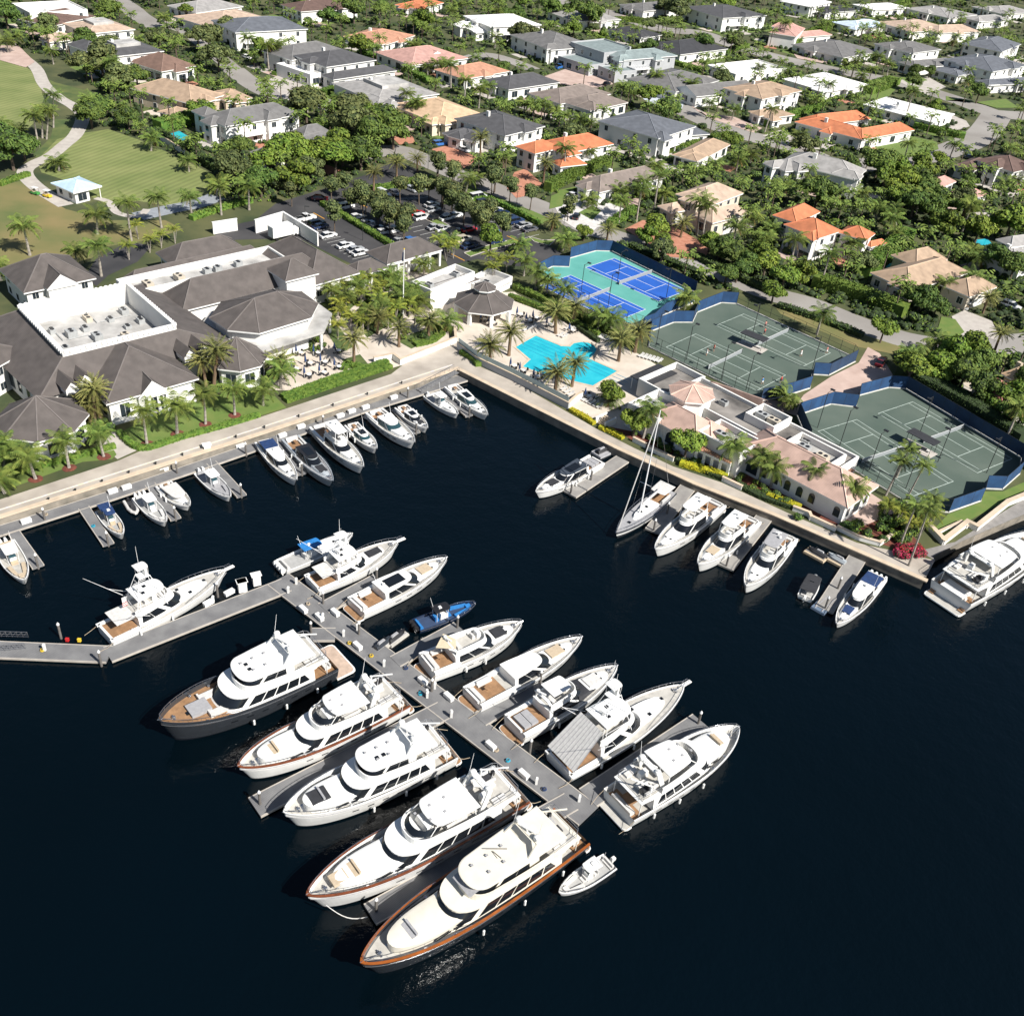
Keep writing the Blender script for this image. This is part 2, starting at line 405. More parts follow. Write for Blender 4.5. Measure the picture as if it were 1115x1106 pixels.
def windlass(root, h, m=None):
    x = h.L*.94; z = h.z(x)-h.bul
    M().box((x-.5, 0, z+.15), (.5, .35, .3), taper=.8).tube((x-.2, 0, z+.12), (h.L+.1, 0, h.z(h.L)+.05), .05).box((x-.5, .35, z+.1), (.2, .14, .2)).box((x-.5, -.35, z+.1), (.2, .14, .2)).build('anchor_windlass', m or STEEL, root)
def place(kind, label, stern, bow, zs, zb, cat='yacht', plat=0., group='boats moored in the marina'):
    """an Empty at the transom, at the waterline, heading to the bow; returns it with the length from transom to stem"""
    a = G(stern[0], stern[1], zs); b = G(bow[0], bow[1], zb); L = hypot(b[0]-a[0], b[1]-a[1]); th = atan2(b[1]-a[1], b[0]-a[0])
    o = thing(kind, (a[0]+cos(th)*plat, a[1]+sin(th)*plat, 0), th, label, cat, group)
    return o, L-plat, th

def sportfish(label, stern, bow, B, cover=None, tower=True, fore=None, seed=0, name='sportfishing_yacht'):
    r, L, th = place(name, label, stern, bow, 1.3, 2.5, 'sportfishing boat')
    L *= .965
    h = Hull(L, B, 1.25, 2.6, .88, .12, .08, 2.3, .78, .40); h.make(r, n=28); k = L/18
    # cockpit sunk in the stern
    M().box((L*.115, 0, h.z(0)-.05), (L*.19, B*.66, .12)).build('cockpit_floor', TEAK, r)
    for s in (-1, 1): M().box((L*.10, s*B*.385, h.z(0)+.12), (L*.22, B*.09, .28)).build('cockpit_coaming', WHITE, r)
    M().box((.12, 0, h.z(0)+.12), (.34, B*.76, .28)).build('transom_coaming', WHITE, r)
    q = M().tube((L*.12, 0, h.z(0)), (L*.12, 0, h.z(0)+.6), .1).box((L*.12, 0, h.z(0)+.75), (.7, .65, .2)).box((L*.12-.3, 0, h.z(0)+1.1), (.12, .6, .6)); q.build('fighting_chair', TEAK, r)
    zd = h.z(L*.35)-.12
    # trunk cabin blending into the foredeck
    tk = M(); o1, _, _ = outline(L*.30, L*.86, B*.37, B*.30, L*.30); o2, _, _ = outline(L*.32, L*.80, B*.31, B*.24, L*.30)
    tk.loft([[(x, y, zd-.1) for x, y in o1], [(x, y, h.z(x)+.34) for x, y in o2]], cap1=True); tk.build('trunk_cabin', WHITE, r, True)
    sal = tier(r, 'saloon', L*.215, L*.64, B*.40, B*.34, L*.17, zd, zd+1.75*k, rf=L*.11, rb=0, ins=.28, g=(.28, .86), sg=(.12, 1.), sgn=2, roof=.1)
    fb = coaming(r, 'flybridge_coaming', L*.20, L*.50, B*.36, B*.31, L*.11, zd+1.75*k+.1, .85*k)
    M().box((L*.33, 0, zd+1.75*k+.14), (L*.24, B*.62, .08)).build('flybridge_deck', WARM, r)
    M().box((L*.39, 0, zd+1.75*k+.6), (.8, 1.3, .9), taper=.8).build('helm_console', WHITE, r)
    sofa(r, (L*.33, 0), (.7, 1.2), zd+1.8*k, CUSH, 'aft', 'helm_seat')
    sofa(r, (L*.45, 0), (1.0, B*.4), zd+1.8*k, CUSH, 'fwd', 'bench')
    zt = zd+1.75*k+2.15*k
    hb = slab(r, 'hardtop', L*.24, L*.47, B*.33, B*.29, L*.06, zt, .14)
    M().box((L*.35, B*.12, zt+.16), (.5, .5, .06)).box((L*.31, -B*.1, zt+.16), (.5, .5, .06)).build('deck_hatch', GLASS, hb)
    lg = M()
    for x in (L*.25, L*.44):
        for s in (-1, 1): lg.tube((x, s*B*.33, zd+1.75*k), (x+.1, s*B*.30, zt), .05, 5)
    lg.build('hardtop_frame', ALU, r)
    if tower:
        t = M(); z2 = zt+2.5*k
        for s in (-1, 1):
            for x in (L*.21, L*.45): t.tube((x, s*B*.36, zd+1.6*k), (L*.34+(x-L*.33)*.35, s*.55, z2), .045, 4)
            t.tube((L*.28, s*.85, zt+1.), (L*.38, s*.85, zt+1.), .035, 4); t.tube((L*.235, s*B*.33, zt-.8*k), (L*.45, s*B*.33, zt-.8*k), .035, 4)
        for kk in range(5): t.tube((L*.29, -.7+.03*kk, zt+.3+kk*.4), (L*.29, .7-.03*kk, zt+.3+kk*.4), .03, 4)
        tw = t.build('tuna_tower', ALU, r)
        M().box((L*.34, 0, z2), (1.5, 1.4, .1)).box((L*.34+.4, 0, z2+.6), (.35, 1., 1.1)).build('tower_platform', WHITE, tw)
        slab(tw, 'tower_top', L*.34-.9, L*.34+.8, .85, .8, .4, z2+1.5*k, .1)
        q = M()
        for s in (-1, 1):
            for x in (-.6, .6): q.tube((L*.34+x, s*.6, z2), (L*.34+x, s*.7, z2+1.5*k), .03, 4)
        q.build('tower_posts', ALU, tw)
        antenna(r, (L*.34, .6), z2+1.6*k, 2.8*k); antenna(r, (L*.34-.5, -.6), z2+1.6*k, 2.*k)
    for s in (-1, 1):
        q = M(); a = (L*.30, s*B*.40, zd+1.2*k); q.tube(a, (L*.02, s*(B*.5+2.2), zd+6*k), .05, 4, r2=.02); q.tube((L*.27, s*B*.42, zd+2.9*k), (L*.15, s*(B*.5+1.), zd+3.7*k), .03, 4); q.build('outrigger', ALU, r)
    radar(r, (L*.29, 0), zt+.14, .6)
    h.rail(r, L*.58, L*.985, .62, .12, pul=.6); h.pulpit(r, 1.1)
    windlass(r, h)
    if fore: pad(r, (L*.70, 0), (L*.16, B*.30), h.z(L*.7)+.3, fore, 'foredeck_sunpad', .2, 1)
    else:
        for x, y in ((L*.60, B*.17), (L*.66, -B*.16), (L*.80, 0)): hatch(r, (x, y), h.z(x)+.33 if x < L*.7 else h.z(x)+.26, .5)
    if cover == 'full':
        q = M(); n = 9
        za = zt-.1
        for i in range(n):
            f0, f1 = i/n, (i+1)/n
            q.add([(L*.21, -B*.34+B*.68*f0, za), (L*.21, -B*.34+B*.68*f1, za), (.1, -B*.42+B*.84*f1, h.z(0)+.95), (.1, -B*.42+B*.84*f0, h.z(0)+.95),
                   (L*.21, -B*.34+B*.68*f1, za-.12)], [(0, 1, 2, 3)])
        q2 = M()
        for i in range(n+1):
            f = i/n; q2.tube((L*.21, -B*.34+B*.68*f, za), (.1, -B*.42+B*.84*f, h.z(0)+.95), .04, 4)
        c = q.build('cockpit_cover', CUSH, r); q2.build('cover_batten', CUSHG, c)
    elif cover:
        slab(r, 'cockpit_awning', L*.06, L*.21, B*.33, B*.33, .3, zd+1.7*k, .07, cover)
    fenders(r, h, (L*.2, L*.45), -1 if seed % 2 else 1)
    if seed == 1: ensign(r, L*.24, zd+1.8*k, .3)
    return r, h

def trawler_yacht(label, stern, bow, B, F0=2.2, F1=3.9, hullm=None, band=None, cap=None, body=None, seed=0, plat=1.6, fly='hardtop', foredeck='trunk', gear=True, extra=None, blue=None, topm=None, wshield=None, platm=TEAK):
    """large multi-level motor yacht"""
    r, L, th = place('motor_yacht', label, stern, bow, F0*.6, F1, 'motor yacht', plat)
    body = body or WHITE; topm = topm or body; wsm = wshield or GLASS
    h = Hull(L, B, F0, F1, .90, .75, .07, 2.5, .72, .45); h.make(r, hullm, TEAK if seed == 1 else WARM, cap, band, 34)
    h.platform(r, plat, platm)
    k = L/26.; z1 = h.z(L*.4)-.75
    # foredeck trunk
    if foredeck == 'trunk':
        tk = M(); o1, _, _ = outline(L*.45, L*.885, B*.36, B*.30, L*.24); o2, _, _ = outline(L*.45, L*.855, B*.325, B*.26, L*.24)
        tk.loft([[(x, y, h.z(x)-.8) for x, y in o1], [(x, y, h.z(x)+.28) for x, y in o1], [(x, y, h.z(x)+.42) for x, y in o2]], cap1=True)
        tr = tk.build('foredeck_trunk', body, r, True)
        M().box((L*.62, 0, h.z(L*.62)+.36+.1), (.06, B*.5, .1)).box((L*.86, 0, h.z(L*.86)-.68), (1.6, 1.2, .12)).build('grab_rail', STEEL, tr)
        sofa(r, (L*.80, 0), (.9, B*.30), h.z(L*.80)+.05, CUSHG if seed % 2 else CUSHT, 'aft', 'foredeck_seat')
        for s in (-1, 1):
            for i in range(3):
                x = L*(.50+.085*i); q = M(); ww = B*.36-(B*.06)*((x-L*.45)/(L*.2))**2*.35
                q.add([(x, s*(ww+.02), h.z(x)-.28), (x+L*.07, s*(ww-.0), h.z(x)-.25), (x+L*.066, s*(ww), h.z(x)+.08), (x, s*(ww+.02), h.z(x)+.05)], [(0, 1, 2, 3) if s < 0 else (3, 2, 1, 0)])
                q.build('trunk_window', GLASS, tr)
    # main saloon
    t1 = tier(r, 'saloon', L*.15, L*.73, B*.44, B*.39, L*.13, z1, z1+2.25, rf=L*.10, ins=.25, g=(.34, .84), gf=(.44, .90), sg=(.08, .97), sgn=5, roof=.14, over=.25, m=body, glass=wsm)
    # aft deck furniture
    za = h.z(0)-.75
    sofa(r, (L*.035, 0), (.9, B*.55), za, CUSH, 'aft', 'aft_sofa'); table(r, (L*.085, 0), za, (1.3, B*.28))
    M().box((L*.075, 0, za+.015), (L*.145, B*.74, .03)).build('aft_decking', TEAK, r)
    slab(r, 'aft_overhang', L*.05, L*.17, B*.40, B*.44, .2, z1+2.25, .12, body)
    for s in (-1, 1):
        M().tube((L*.06, s*B*.36, za), (L*.06, s*B*.36, z1+2.25), .07, 6).build('deck_post', body, r)
    # upper deck
    z2 = z1+2.39
    fx0, fx1 = L*.06, L*.565
    M().box((L*.27, 0, z2+.02), (L*.40, B*.70, .05)).build('boat_deck', WARM, r)
    coaming(r, 'flybridge_coaming', L*.20, fx1, B*.42, B*.36, L*.10, z2, .95, body)
    bt = B*.30
    if fly == 'pilothouse':
        ph = tier(r, 'pilothouse', L*.26, L*.565, B*.36, B*.32, L*.09, z2, z2+1.65, rf=L*.075, ins=.25, g=(.22, .88), sg=(.25, 1.), sgn=2, roof=.12, over=.3, m=topm, glass=wsm)
        zt = z2+1.77
        slab(ph, 'sky_lounge_brow', L*.13, L*.56, B*.38, B*.33, L*.08, zt-.02, .14, topm)
        zt += .12
        ax = L*.30
    else:
        hx0, hx1 = (L*.26, L*.47)
        zt = z2+1.85
        slab(r, 'hardtop', hx0, hx1, B*.37, B*.33, L*.04, zt, .16, topm)
        q = M()
        for s in (-1, 1):
            q.tube((hx0+.3, s*B*.34, z2), (hx0+.5, s*B*.30, zt), .08, 5); q.tube((hx1+.6, s*B*.31, z2+.9), (hx1-.4, s*B*.28, zt), .06, 5)
        q.build('hardtop_frame', body, r)
        # windscreen of the flybridge
        o, ns, na = outline(L*.3, fx1-.3, B*.36, B*.31, L*.10); o2, _, _ = outline(L*.3, fx1-.9, B*.34, B*.28, L*.10); n = len(o)
        M().loft([[(x, y, z2+.95) for x, y in o[ns:n-ns]], [(x, y, z2+1.5) for x, y in o2[ns:n-ns]]], close=False).build('flybridge_windscreen', GLASS, r)
        M().box((L*.47, 0, z2+.6), (1.0, B*.4, 1.1), taper=.8).build('helm_console', body, r)
        for y in (-B*.13, B*.13): sofa(r, (L*.445, y), (.7, .8), z2+.1, CUSH, 'aft', 'helm_seat')
        sofa(r, (L*.36, B*.24), (L*.10, .8), z2+.1, CUSH, 'port', 'bench'); table(r, (L*.36, B*.10), z2, (1.4, .8), body)
        ax = L*.24
    if blue: M().box((L*.30, -B*.2, z2+.55), (1.2, .8, .5), .3).build('folded_cover', blue, r)
    arch(r, ax, B*.30, zt if fly == 'pilothouse' else z2, 1.2 if fly == 'pilothouse' else 2.5, 1.1*k, body, .7)
    za2 = (zt+1.35) if fly == 'pilothouse' else zt+.45
    radar(r, (ax-1.*k, 0), za2, .9); dome(r, (ax-1.1*k, B*.22), .42, za2); dome(r, (ax-1.1*k, -B*.22), .42, za2)
    antenna(r, (ax-.8, B*.27), za2, 3.2, .5); antenna(r, (ax-.8, -B*.27), za2, 3.2, .5)
    # boat deck gear aft
    if gear:
        sofa(r, (L*.20, -B*.22), (L*.07, .8), z2+.05, CUSH, 'stbd', 'bench'); M().box((L*.19, B*.1, z2+.5), (1.3, .7, .9), taper=.93).build('barbecue_locker', STEEL if seed % 2 else body, r)
        q = M().tube((L*.14, -B*.3, z2), (L*.14, -B*.3, z2+1.5), .16).tube((L*.14, -B*.3, z2+1.45), (L*.05, 0, z2+2.2), .11); q.build('davit_crane', body, r)
        for y in (B*.27, -B*.05): pad(r, (L*.145, y), (1.9, .7), z2+.05, CUSH, 'lounger', .3, 2)
    q = M(); pts = [(L*.22, B*.385, z2+.95), (L*.07, B*.36, z2+.95), (L*.05, B*.30, z2+.95), (L*.05, -B*.30, z2+.95), (L*.07, -B*.36, z2+.95), (L*.22, -B*.385, z2+.95)]
    q.path(pts, .035, 4); q.path([(a, b, c-.45) for a, b, c in pts], .02, 4)
    for a, b, c in pts: q.tube((a, b, z2), (a, b, c), .03, 4)
    q.build('boat_deck_rail', STEEL, r)
    h.rail(r, L*.60, L*.985, .45, .16)
    windlass(r, h); hatch(r, (L*.84, 0), h.z(L*.84)+.30 if foredeck == 'trunk' else h.z(L*.84)-.7, .6)
    portholes(r, h, [L*(.2+.09*i) for i in range(6)], .55, 1.0*k, .24)
    fenders(r, h, (L*.15, L*.35, L*.55), 1 if seed % 2 else -1)
    if gear and seed != 1:
        q = M(); q.path([(L*.10, -B*.30, z2+.45), (L*.17, -B*.30, z2+.45), (L*.20, -B*.20, z2+.5), (L*.17, -B*.10, z2+.45), (L*.10, -B*.10, z2+.45)], .22, 7); tn = q.build('tender', CUSHG if seed % 2 else CUSH, r, True); M().box((L*.14, -B*.20, z2+.35), (L*.075, B*.16, .15)).box((L*.15, -B*.20, z2+.7), (.5, .5, .5), taper=.8).build('tender_floor', GREYD, tn); M().box((L*.095, -B*.20, z2+.7), (.4, .35, .7)).build('tender_motor', BLACK, tn)
    q = M()
    for i in range(5): q.box((L*(.36+.035*i), (i % 2-.5)*B*.25, zt+.19), (.3, .25, .12))
    q.build('roof_vent', CUSHG, r)
    for s in (-1, 1):
        for x in (.66, .78): q = M().lathe((L*x, s*(h.w(L*x)-.5), h.z(L*x)-.74), [(.12, 0), (.12, .18), (.2, .2), (.2, .26)], 7); q.build('bollard_cleat', STEEL, r)
    if extra: extra(r, h, z1, z2, zt)
    return r, h

def express(label, stern, bow, B, F0=1.5, F1=2.3, hullm=None, glassroof=False, fly=False, plat=1.1, platm=TEAK, cockpit='sofa', topm=None, fore=None, forec=None, canvas=None, shade=None, hard=True, seed=0, band=None, name='motor_cruiser', cat='motor cruiser', len_top=(.30, .62), ws=None, deckm=None, obs=0, eng=None):
    """sleek cruiser with an open cockpit, hardtop cabin and long foredeck"""
    r, L, th = place(name, label, stern, bow, F0*.6, F1, cat, plat)
    h = Hull(L, B, F0, F1, .88, .16, .08, 2.2, .78, .42); h.make(r, hullm, deckm or WARM, None, band, 28)
    if obs: outboards(r, obs, -.3, .4, .8, eng or WHITE, min(1., B/3.6))
    else: h.platform(r, plat, platm)
    top = topm or WHITE; k = L/15.; ws = ws or GLASS
    z0 = h.z(L*.25)-.2; a, b = len_top; ht = 1.25*min(1.25, max(.75, k))
    # coachroof running forward from the windshield
    tk = M(); o1, _, _ = outline(L*.40, L*.90, B*.35, B*.30, L*.34); o2, _, _ = outline(L*.40, L*.84, B*.30, B*.25, L*.32)
    tk.loft([[(x, y, h.z(x)-.2) for x, y in o1], [(x, y, h.z(x)+.18*k) for x, y in o2]], cap1=True)
    hd = tk.build('coachroof', hullm if hullm is SILV else WHITE, r, True)
    for i, y in enumerate((-B*.1, B*.1)):
        if L > 9: hatch(r, (L*(.80), y), h.z(L*.80)+.14*k, .4)
    if fore: pad(r, (L*.735, 0), (L*.13, B*.36), h.z(L*.73)+.16*k, fore, 'foredeck_sunpad', .16, 1)
    # cockpit
    zc = h.z(0)-.3; cx1 = L*(a+.04)
    M().box((cx1/2+.25, 0, h.z(0)-.12), (cx1-.3, B*.70, .08)).build('cockpit_floor', TEAK if platm is TEAK else deckm or WARM, r)
    for s in (-1, 1): M().box((cx1/2, s*B*.385, h.z(0)+.05), (cx1, B*.10, .42)).build('cockpit_coaming', WHITE if hullm is not SILV else SILV, r)
    M().box((.15, B*.06, h.z(0)+.05), (.3, B*.6, .42)).build('transom_coaming', WHITE, r)
    if cockpit == 'sofa':
        sofa(r, (.75, 0), (.8, B*.55), h.z(0)-.15, CUSH, 'aft', 'aft_sofa'); sofa(r, (L*.15, B*.27), (L*.12, .6), h.z(0)-.15, CUSH, 'port', 'bench'); table(r, (L*.13, 0), h.z(0)-.15, (.9, .6))
    elif cockpit == 'pad':
        pad(r, (L*.10, 0), (L*.13, B*.5), h.z(0)-.05, CUSHG, 'aft_sunpad', .4, 2)
    # cabin top
    if hard:
        tier(r, 'wheelhouse', L*a, L*b+L*.11, B*.38, B*.34, L*.13, z0, z0+ht, rf=L*.15, ins=.26, g=(.14, .92), sg=(.10, 1.), sgn=2, roof=.12, over=.08, m=WHITE if not hullm is SILV else SILV, roofm=top, glass=ws)
        if glassroof:
            M().box((L*(a+b)/2-L*.02, 0, z0+ht+.135), (L*(b-a)*.5, B*.38, .03)).build('glass_sunroof', GLASS, r)
    zt = z0+ht+.12
    if fly:
        coaming(r, 'flybridge_coaming', L*(a+.01), L*(b-.05), B*.31, B*.27, L*.08, zt, .7*k)
        M().box((L*(a+b)/2-L*.03, 0, zt+.03), (L*(b-a)*.7, B*.45, .05)).build('flybridge_deck', WARM, r)
        sofa(r, (L*(a+.07), 0), (.8, B*.42), zt+.05, CUSH, 'aft', 'bench'); M().box((L*(b-.10), B*.06, zt+.5), (.7, 1., .8), taper=.8).build('helm_console', WHITE, r)
        sofa(r, (L*(b-.15), B*.06), (.5, .8), zt+.05, CUSH, 'aft', 'helm_seat')
        if fly == 'top':
            slab(r, 'hardtop', L*(a-.02), L*(b-.06), B*.28, B*.25, L*.04, zt+1.9*k, .12, canvas or WHITE)
            q = M()
            for s in (-1, 1):
                for x in (a+.02, b-.09): q.tube((L*x, s*B*.29, zt), (L*x, s*B*.26, zt+1.9*k), .06, 5)
            q.build('hardtop_frame', ALU, r); radar(r, (L*(a+.05), 0), zt+1.9*k+.12, .5); dome(r, (L*(a+.09), B*.12), .26, zt+1.9*k+.12)
        else:
            arch(r, L*(a+.04), B*.29, zt, 1.2*k, .8, None, .4); radar(r, (L*(a+.04)-.8, 0), zt+1.2*k+.12, .5); dome(r, (L*(a+.04)-.8, B*.18), .26, zt+1.2*k+.1)
            if canvas: slab(r, 'bimini_top', L*(a+.04), L*(b-.12), B*.27, B*.25, .4, zt+1.65*k, .06, canvas)
    elif hard and seed % 3 != 2:
        dome(r, (L*(a+.05), 0), .24, zt); antenna(r, (L*(a+.03), B*.28), zt, 2.2, .7)
    if canvas and not fly: slab(r, 'bimini_top', L*(a-.20), L*(a+.02), B*.36, B*.36, .2, zt-.08, .07, canvas)
    if forec:
        q = M(); o1, _, _ = outline(L*(b-.05), L*(b+.17), B*.35, B*.30, L*.08)
        q.loft([[(x, y, h.z(x)) for x, y in o1], [(x*.98+L*.01, y*.85, z0+ht*.75-(x-L*(b-.05))/(L*.22)*ht*.45) for x, y in o1]], cap1=True); q.build('windscreen_cover', forec, r, True)
    if shade:
        q = M(); zz = zt+1.4
        q.add([(L*a, -B*.33, zz), (L*(a-.14), 0, zz-.2), (L*a, B*.33, zz), (L*(a+.06), 0, zz+.05)], [(0, 1, 2, 3)])
        q.build('shade_sail', shade, r)
    h.rail(r, L*.50, L*.985, .5*min(1, k+.2), .12); windlass(r, h)
    if L > 11: portholes(r, h, [L*(.35+.12*i) for i in range(4)], .62, .9*k, .2)
    fenders(r, h, (L*.3, L*.5), 1 if seed % 2 else -1)
    return r, h

def centre_console(label, stern, bow, B, F0=.85, F1=1.5, hullm=None, top=None, nob=2, eng=None, inner=None, plat=.9, cush=None, ttop=True, name='centre_console_boat', cuddy=False, topc=None):
    r, L, th = place(name, label, stern, bow, F0*.6, F1, 'motorboat', plat)
    h = Hull(L, B, F0, F1, .92, .32, .07, 2.2, .75, .40); h.make(r, hullm, inner or NONSK, None, None, 24)
    outboards(r, nob, -.35, .3, .72, eng, min(1., B/3.))
    k = L/9.; zd = h.z(L*.4)-.45
    if cuddy:
        tk = M(); o1, _, _ = outline(L*.5, L*.90, B*.36, B*.30, L*.3); o2, _, _ = outline(L*.5, L*.85, B*.30, B*.24, L*.3)
        tk.loft([[(x, y, h.z(x)-.3) for x, y in o1], [(x, y, h.z(x)+.15) for x, y in o2]], cap1=True); tk.build('cuddy_deck', WHITE, r, True); hatch(r, (L*.72, 0), h.z(L*.7)+.14, .45)
    else:
        q = M()
        for s in (-1, 1): q.box((L*.72, s*B*.22, h.z(L*.7)-.2), (L*.26, B*.16, .36), -s*.16)
        q.box((L*.86, 0, h.z(L*.86)-.2), (L*.08, B*.25, .34)); q.build('bow_seat', cush or CUSH, r)
    M().box((L*.44, 0, zd+.55), (L*.13, B*.32, 1.1), taper=.8).build('console', WHITE, r)
    q = M(); q.add([(L*.49, -B*.15, zd+1.0), (L*.49, B*.15, zd+1.0), (L*.455, B*.13, zd+1.7), (L*.455, -B*.13, zd+1.7)], [(0, 1, 2, 3)]); q.build('windshield', GLASSB, r)
    sofa(r, (L*.32, 0), (.6, B*.34), zd+.1, cush or CUSH, 'aft', 'helm_seat'); sofa(r, (L*.53, 0), (.6, B*.28), zd-.05, cush or CUSH, 'aft', 'console_seat')
    sofa(r, (L*.05, 0), (.5, B*.6), h.z(0)-.5, cush or CUSH, 'aft', 'aft_seat')
    if ttop:
        zt = zd+2.1; slab(r, 'hard_top', L*.27, L*.53, B*.30, B*.27, .3, zt, .09, top or WHITE)
        q = M()
        for s in (-1, 1):
            for x in (.31, .49): q.tube((L*x, s*B*.2, zd), (L*x-.1, s*B*.24, zt), .035, 4)
        q.build('top_frame', ALU, r); antenna(r, (L*.30, B*.2), zt+.08, 1.9, .5); M().box((L*.38, 0, zt+.17), (.5, .5, .16), taper=.8).build('radar_scanner', WHITE, r)
    if topc: slab(r, 'bimini_top', L*.08, L*.34, B*.34, B*.34, .2, zd+1.9, .06, topc)
    h.rail(r, L*.62, L*.97, .22, .1)
    return r, h
T13 = tile(0, 570); T14 = tile(260, 570); T15 = tile(420, 630); T16 = tile(560, 680); T17 = tile(240, 690); T18 = tile(320, 820); T19 = tile(480, 820); T20 = tile(835, 560)
T9 = tile(0, 400); T10 = tile(260, 400); T11 = tile(560, 400); T12 = tile(835, 400)
# --- west dock head
sportfish('white sportfishing yacht with tall tower, bow right, alone on the outer west dock', T13(455, 475), T13(1000, 190), 5.2, cover=CUSH, seed=1)
# --- centre pier, right side
centre_console('long white open boat with blue canvas helm and outboards beside the white boxes', T14(160, 200), T14(495, 40), 3.6, .95, 1.7, top=BLUEV, nob=4, cuddy=True, plat=1.)
sportfish('white sportfishing yacht with grey foredeck pad, first large boat on the pier', T14(318, 258), T14(705, 70), 4.9, fore=GREYD, cover=CUSH, seed=2)
express('white express yacht with black glass roof panels, bow sunpad and open cockpit', T14(480, 385), T14(903, 145), 4.9, glassroof=True, topm=WHITE, seed=1, len_top=(.24, .60), fore=CUSHT, forec=None)
centre_console('small blue open boat with bright blue seats and black outboards', T15(110, 215), T15(392, 100), 3.0, .8, 1.3, hullm=NAVYH, inner=mat('dark_blue_deck', (.03,.05,.10), .6), cush=BLUEV, nob=3, eng=BLACK, plat=.8, top=BLACK)
express('white flybridge yacht with beige triangular shade sail over the aft deck', T15(150, 400), T15(592, 185), 5.2, 1.9, 2.8, fly='arch', shade=SAILC, seed=2, len_top=(.22, .62), fore=GREYD, plat=1.0)
express('white yacht with teak swim platform and round dark bow cushion', T15(345, 545), T15(852, 250), 4.9, glassroof=False, seed=5, len_top=(.30, .62), cockpit='sofa', fore=CUSHT)
express('white yacht with navy windscreen cover and blue bimini on the flybridge', T15(528, 672), T15(1005, 375), 5.0, 1.8, 2.6, fly='arch', canvas=WHITE, forec=GREYD, seed=4, len_top=(.24, .58), cockpit='pad', fore=CUSH)
sportfish('white sportfishing yacht with ribbed grey cover over its cockpit', T16(195, 605), T16(755, 250), 6.0, cover='full', seed=3)
trawler_yacht('white motor yacht with navy stern, last on the right side of the pier', T16(420, 815), T16(975, 440), 6.2, 1.9, 3.1, band=None, seed=2, plat=1.1, fly='hardtop', platm=WARM)
# --- centre pier, left side: the five large yachts
def sy_extra(r, h, z1, z2, zt):
    L, B = h.L, h.B
    M().box((L*.16, -B*.05, z2+.12), (2.2, 1.6, .12)).build('red_carpet', mat('red_mat', (.25, .03, .015), .8), r)
    M().box((L*.78, 0, h.z(L*.78)-.45), (2.6, 2.2, .5)).build('jacuzzi_pad', CUSHG, r)
    for y in (-1.6, 1.6): sofa(r, (L*.70, y), (2.4, 1.0), h.z(L*.7)-.74, CUSH, 'fwd', 'bow_lounge')
    M().box((L*.72, 0, h.z(L*.72)-.70), (L*.12, B*.6, .05)).build('bow_decking', TEAK, r)
    for y in (-.5, .5): M().box((L*.48, y, zt+.07), (.45, .45, .1)).build('roof_hatch', GLASS, r)
trawler_yacht('largest yacht with white upper decks, black hull and rounded tan swim deck', T14(458, 550), T13(685, 850), 7.6, 2.6, 4.6, hullm=CHARH, band=None, cap=None, fly='pilothouse', foredeck='open', plat=3.0, seed=1, gear=True, extra=sy_extra, platm=mat('tan_platform', (.42, .32, .25), .7, .15, 1.5))
trawler_yacht('white classic motor yacht with varnished rail and small turquoise cover', T17(800, 262), T17(75, 572), 6.0, 2.0, 3.5, cap=VARN, fly='hardtop', seed=2, plat=.9, blue=AQUA)
def y13(r, h, z1, z2, zt):
    L, B = h.L, h.B; pad(r, (L*.80, 0), (2.4, 2.0), h.z(L*.8)+.36, GREYD, 'foredeck_sunpad', .18, 1)
    for x in (.42, .46):
        M().box((L*x, .5, zt+.08), (.45, .45, .1)).build('roof_hatch', GLASS, r)
trawler_yacht('white motor yacht with dark foredeck pad beside the grey finger dock', T17(1005, 475), T17(272, 772), 6.4, 2.1, 3.6, fly='pilothouse', seed=3, plat=1.0, extra=y13)
def y14(r, h, z1, z2, zt):
    L, B = h.L, h.B; M().box((L*.865, 0, h.z(L*.86)+.16), (1.8, 1.5, .4)).build('deck_box', CUSHT, r)
trawler_yacht('white motor yacht with brown cap rail and mooring line at the bow', T18(985, 142), T18(55, 612), 6.6, 2.2, 4.0, cap=VARN, fly='hardtop', seed=4, plat=1.0, extra=y14)
def y15(r, h, z1, z2, zt):
    L, B = h.L, h.B
    M().tube((L*.40, -.9, zt+.12), (L*.40, .5, zt+.5), .05).tube((L*.35, -.2, zt+.12), (L*.42, -1.4, zt+.5), .05).build('radio_mast', BLACK, r)
    for i, y in enumerate((-.8, .5)):
        q = M(); q.box((L*.13, y, z2+.45), (2.3, .9, .5), taper=.8).box((L*.13-.4, y, z2+.85), (.9, .5, .35), taper=.7); q.build('stowed_jet_ski', GREYD if i else CUSHG, r)
    q = M(); q.add([(L*.47, -B*.25, z2+2.0)]*0+[(L*.50, -B*.24, z2+1.55), (L*.50, B*.24, z2+1.55), (L*.57, B*.22, z2+.98), (L*.57, -B*.22, z2+.98)], [(0, 1, 2, 3)]); q.build('windscreen_cover', CUSHG, r)
trawler_yacht('cream classic motor yacht with orange varnished rail, nearest the camera', T19(590, 318), T18(290, 905), 6.8, 2.3, 4.2, hullm=CHARH, band=None, cap=mat('orange_varnish', (.26, .075, .015), .25, .25, .6), body=CREAM, fly='pilothouse', seed=5, plat=.9, extra=y15, topm=CREAM)
centre_console('small white tender with grey cushions tied alongside the cream yacht', T19(750, 462), T19(512, 603), 2.6, .7, 1.1, nob=1, eng=WHITE, plat=.6, cuddy=False)
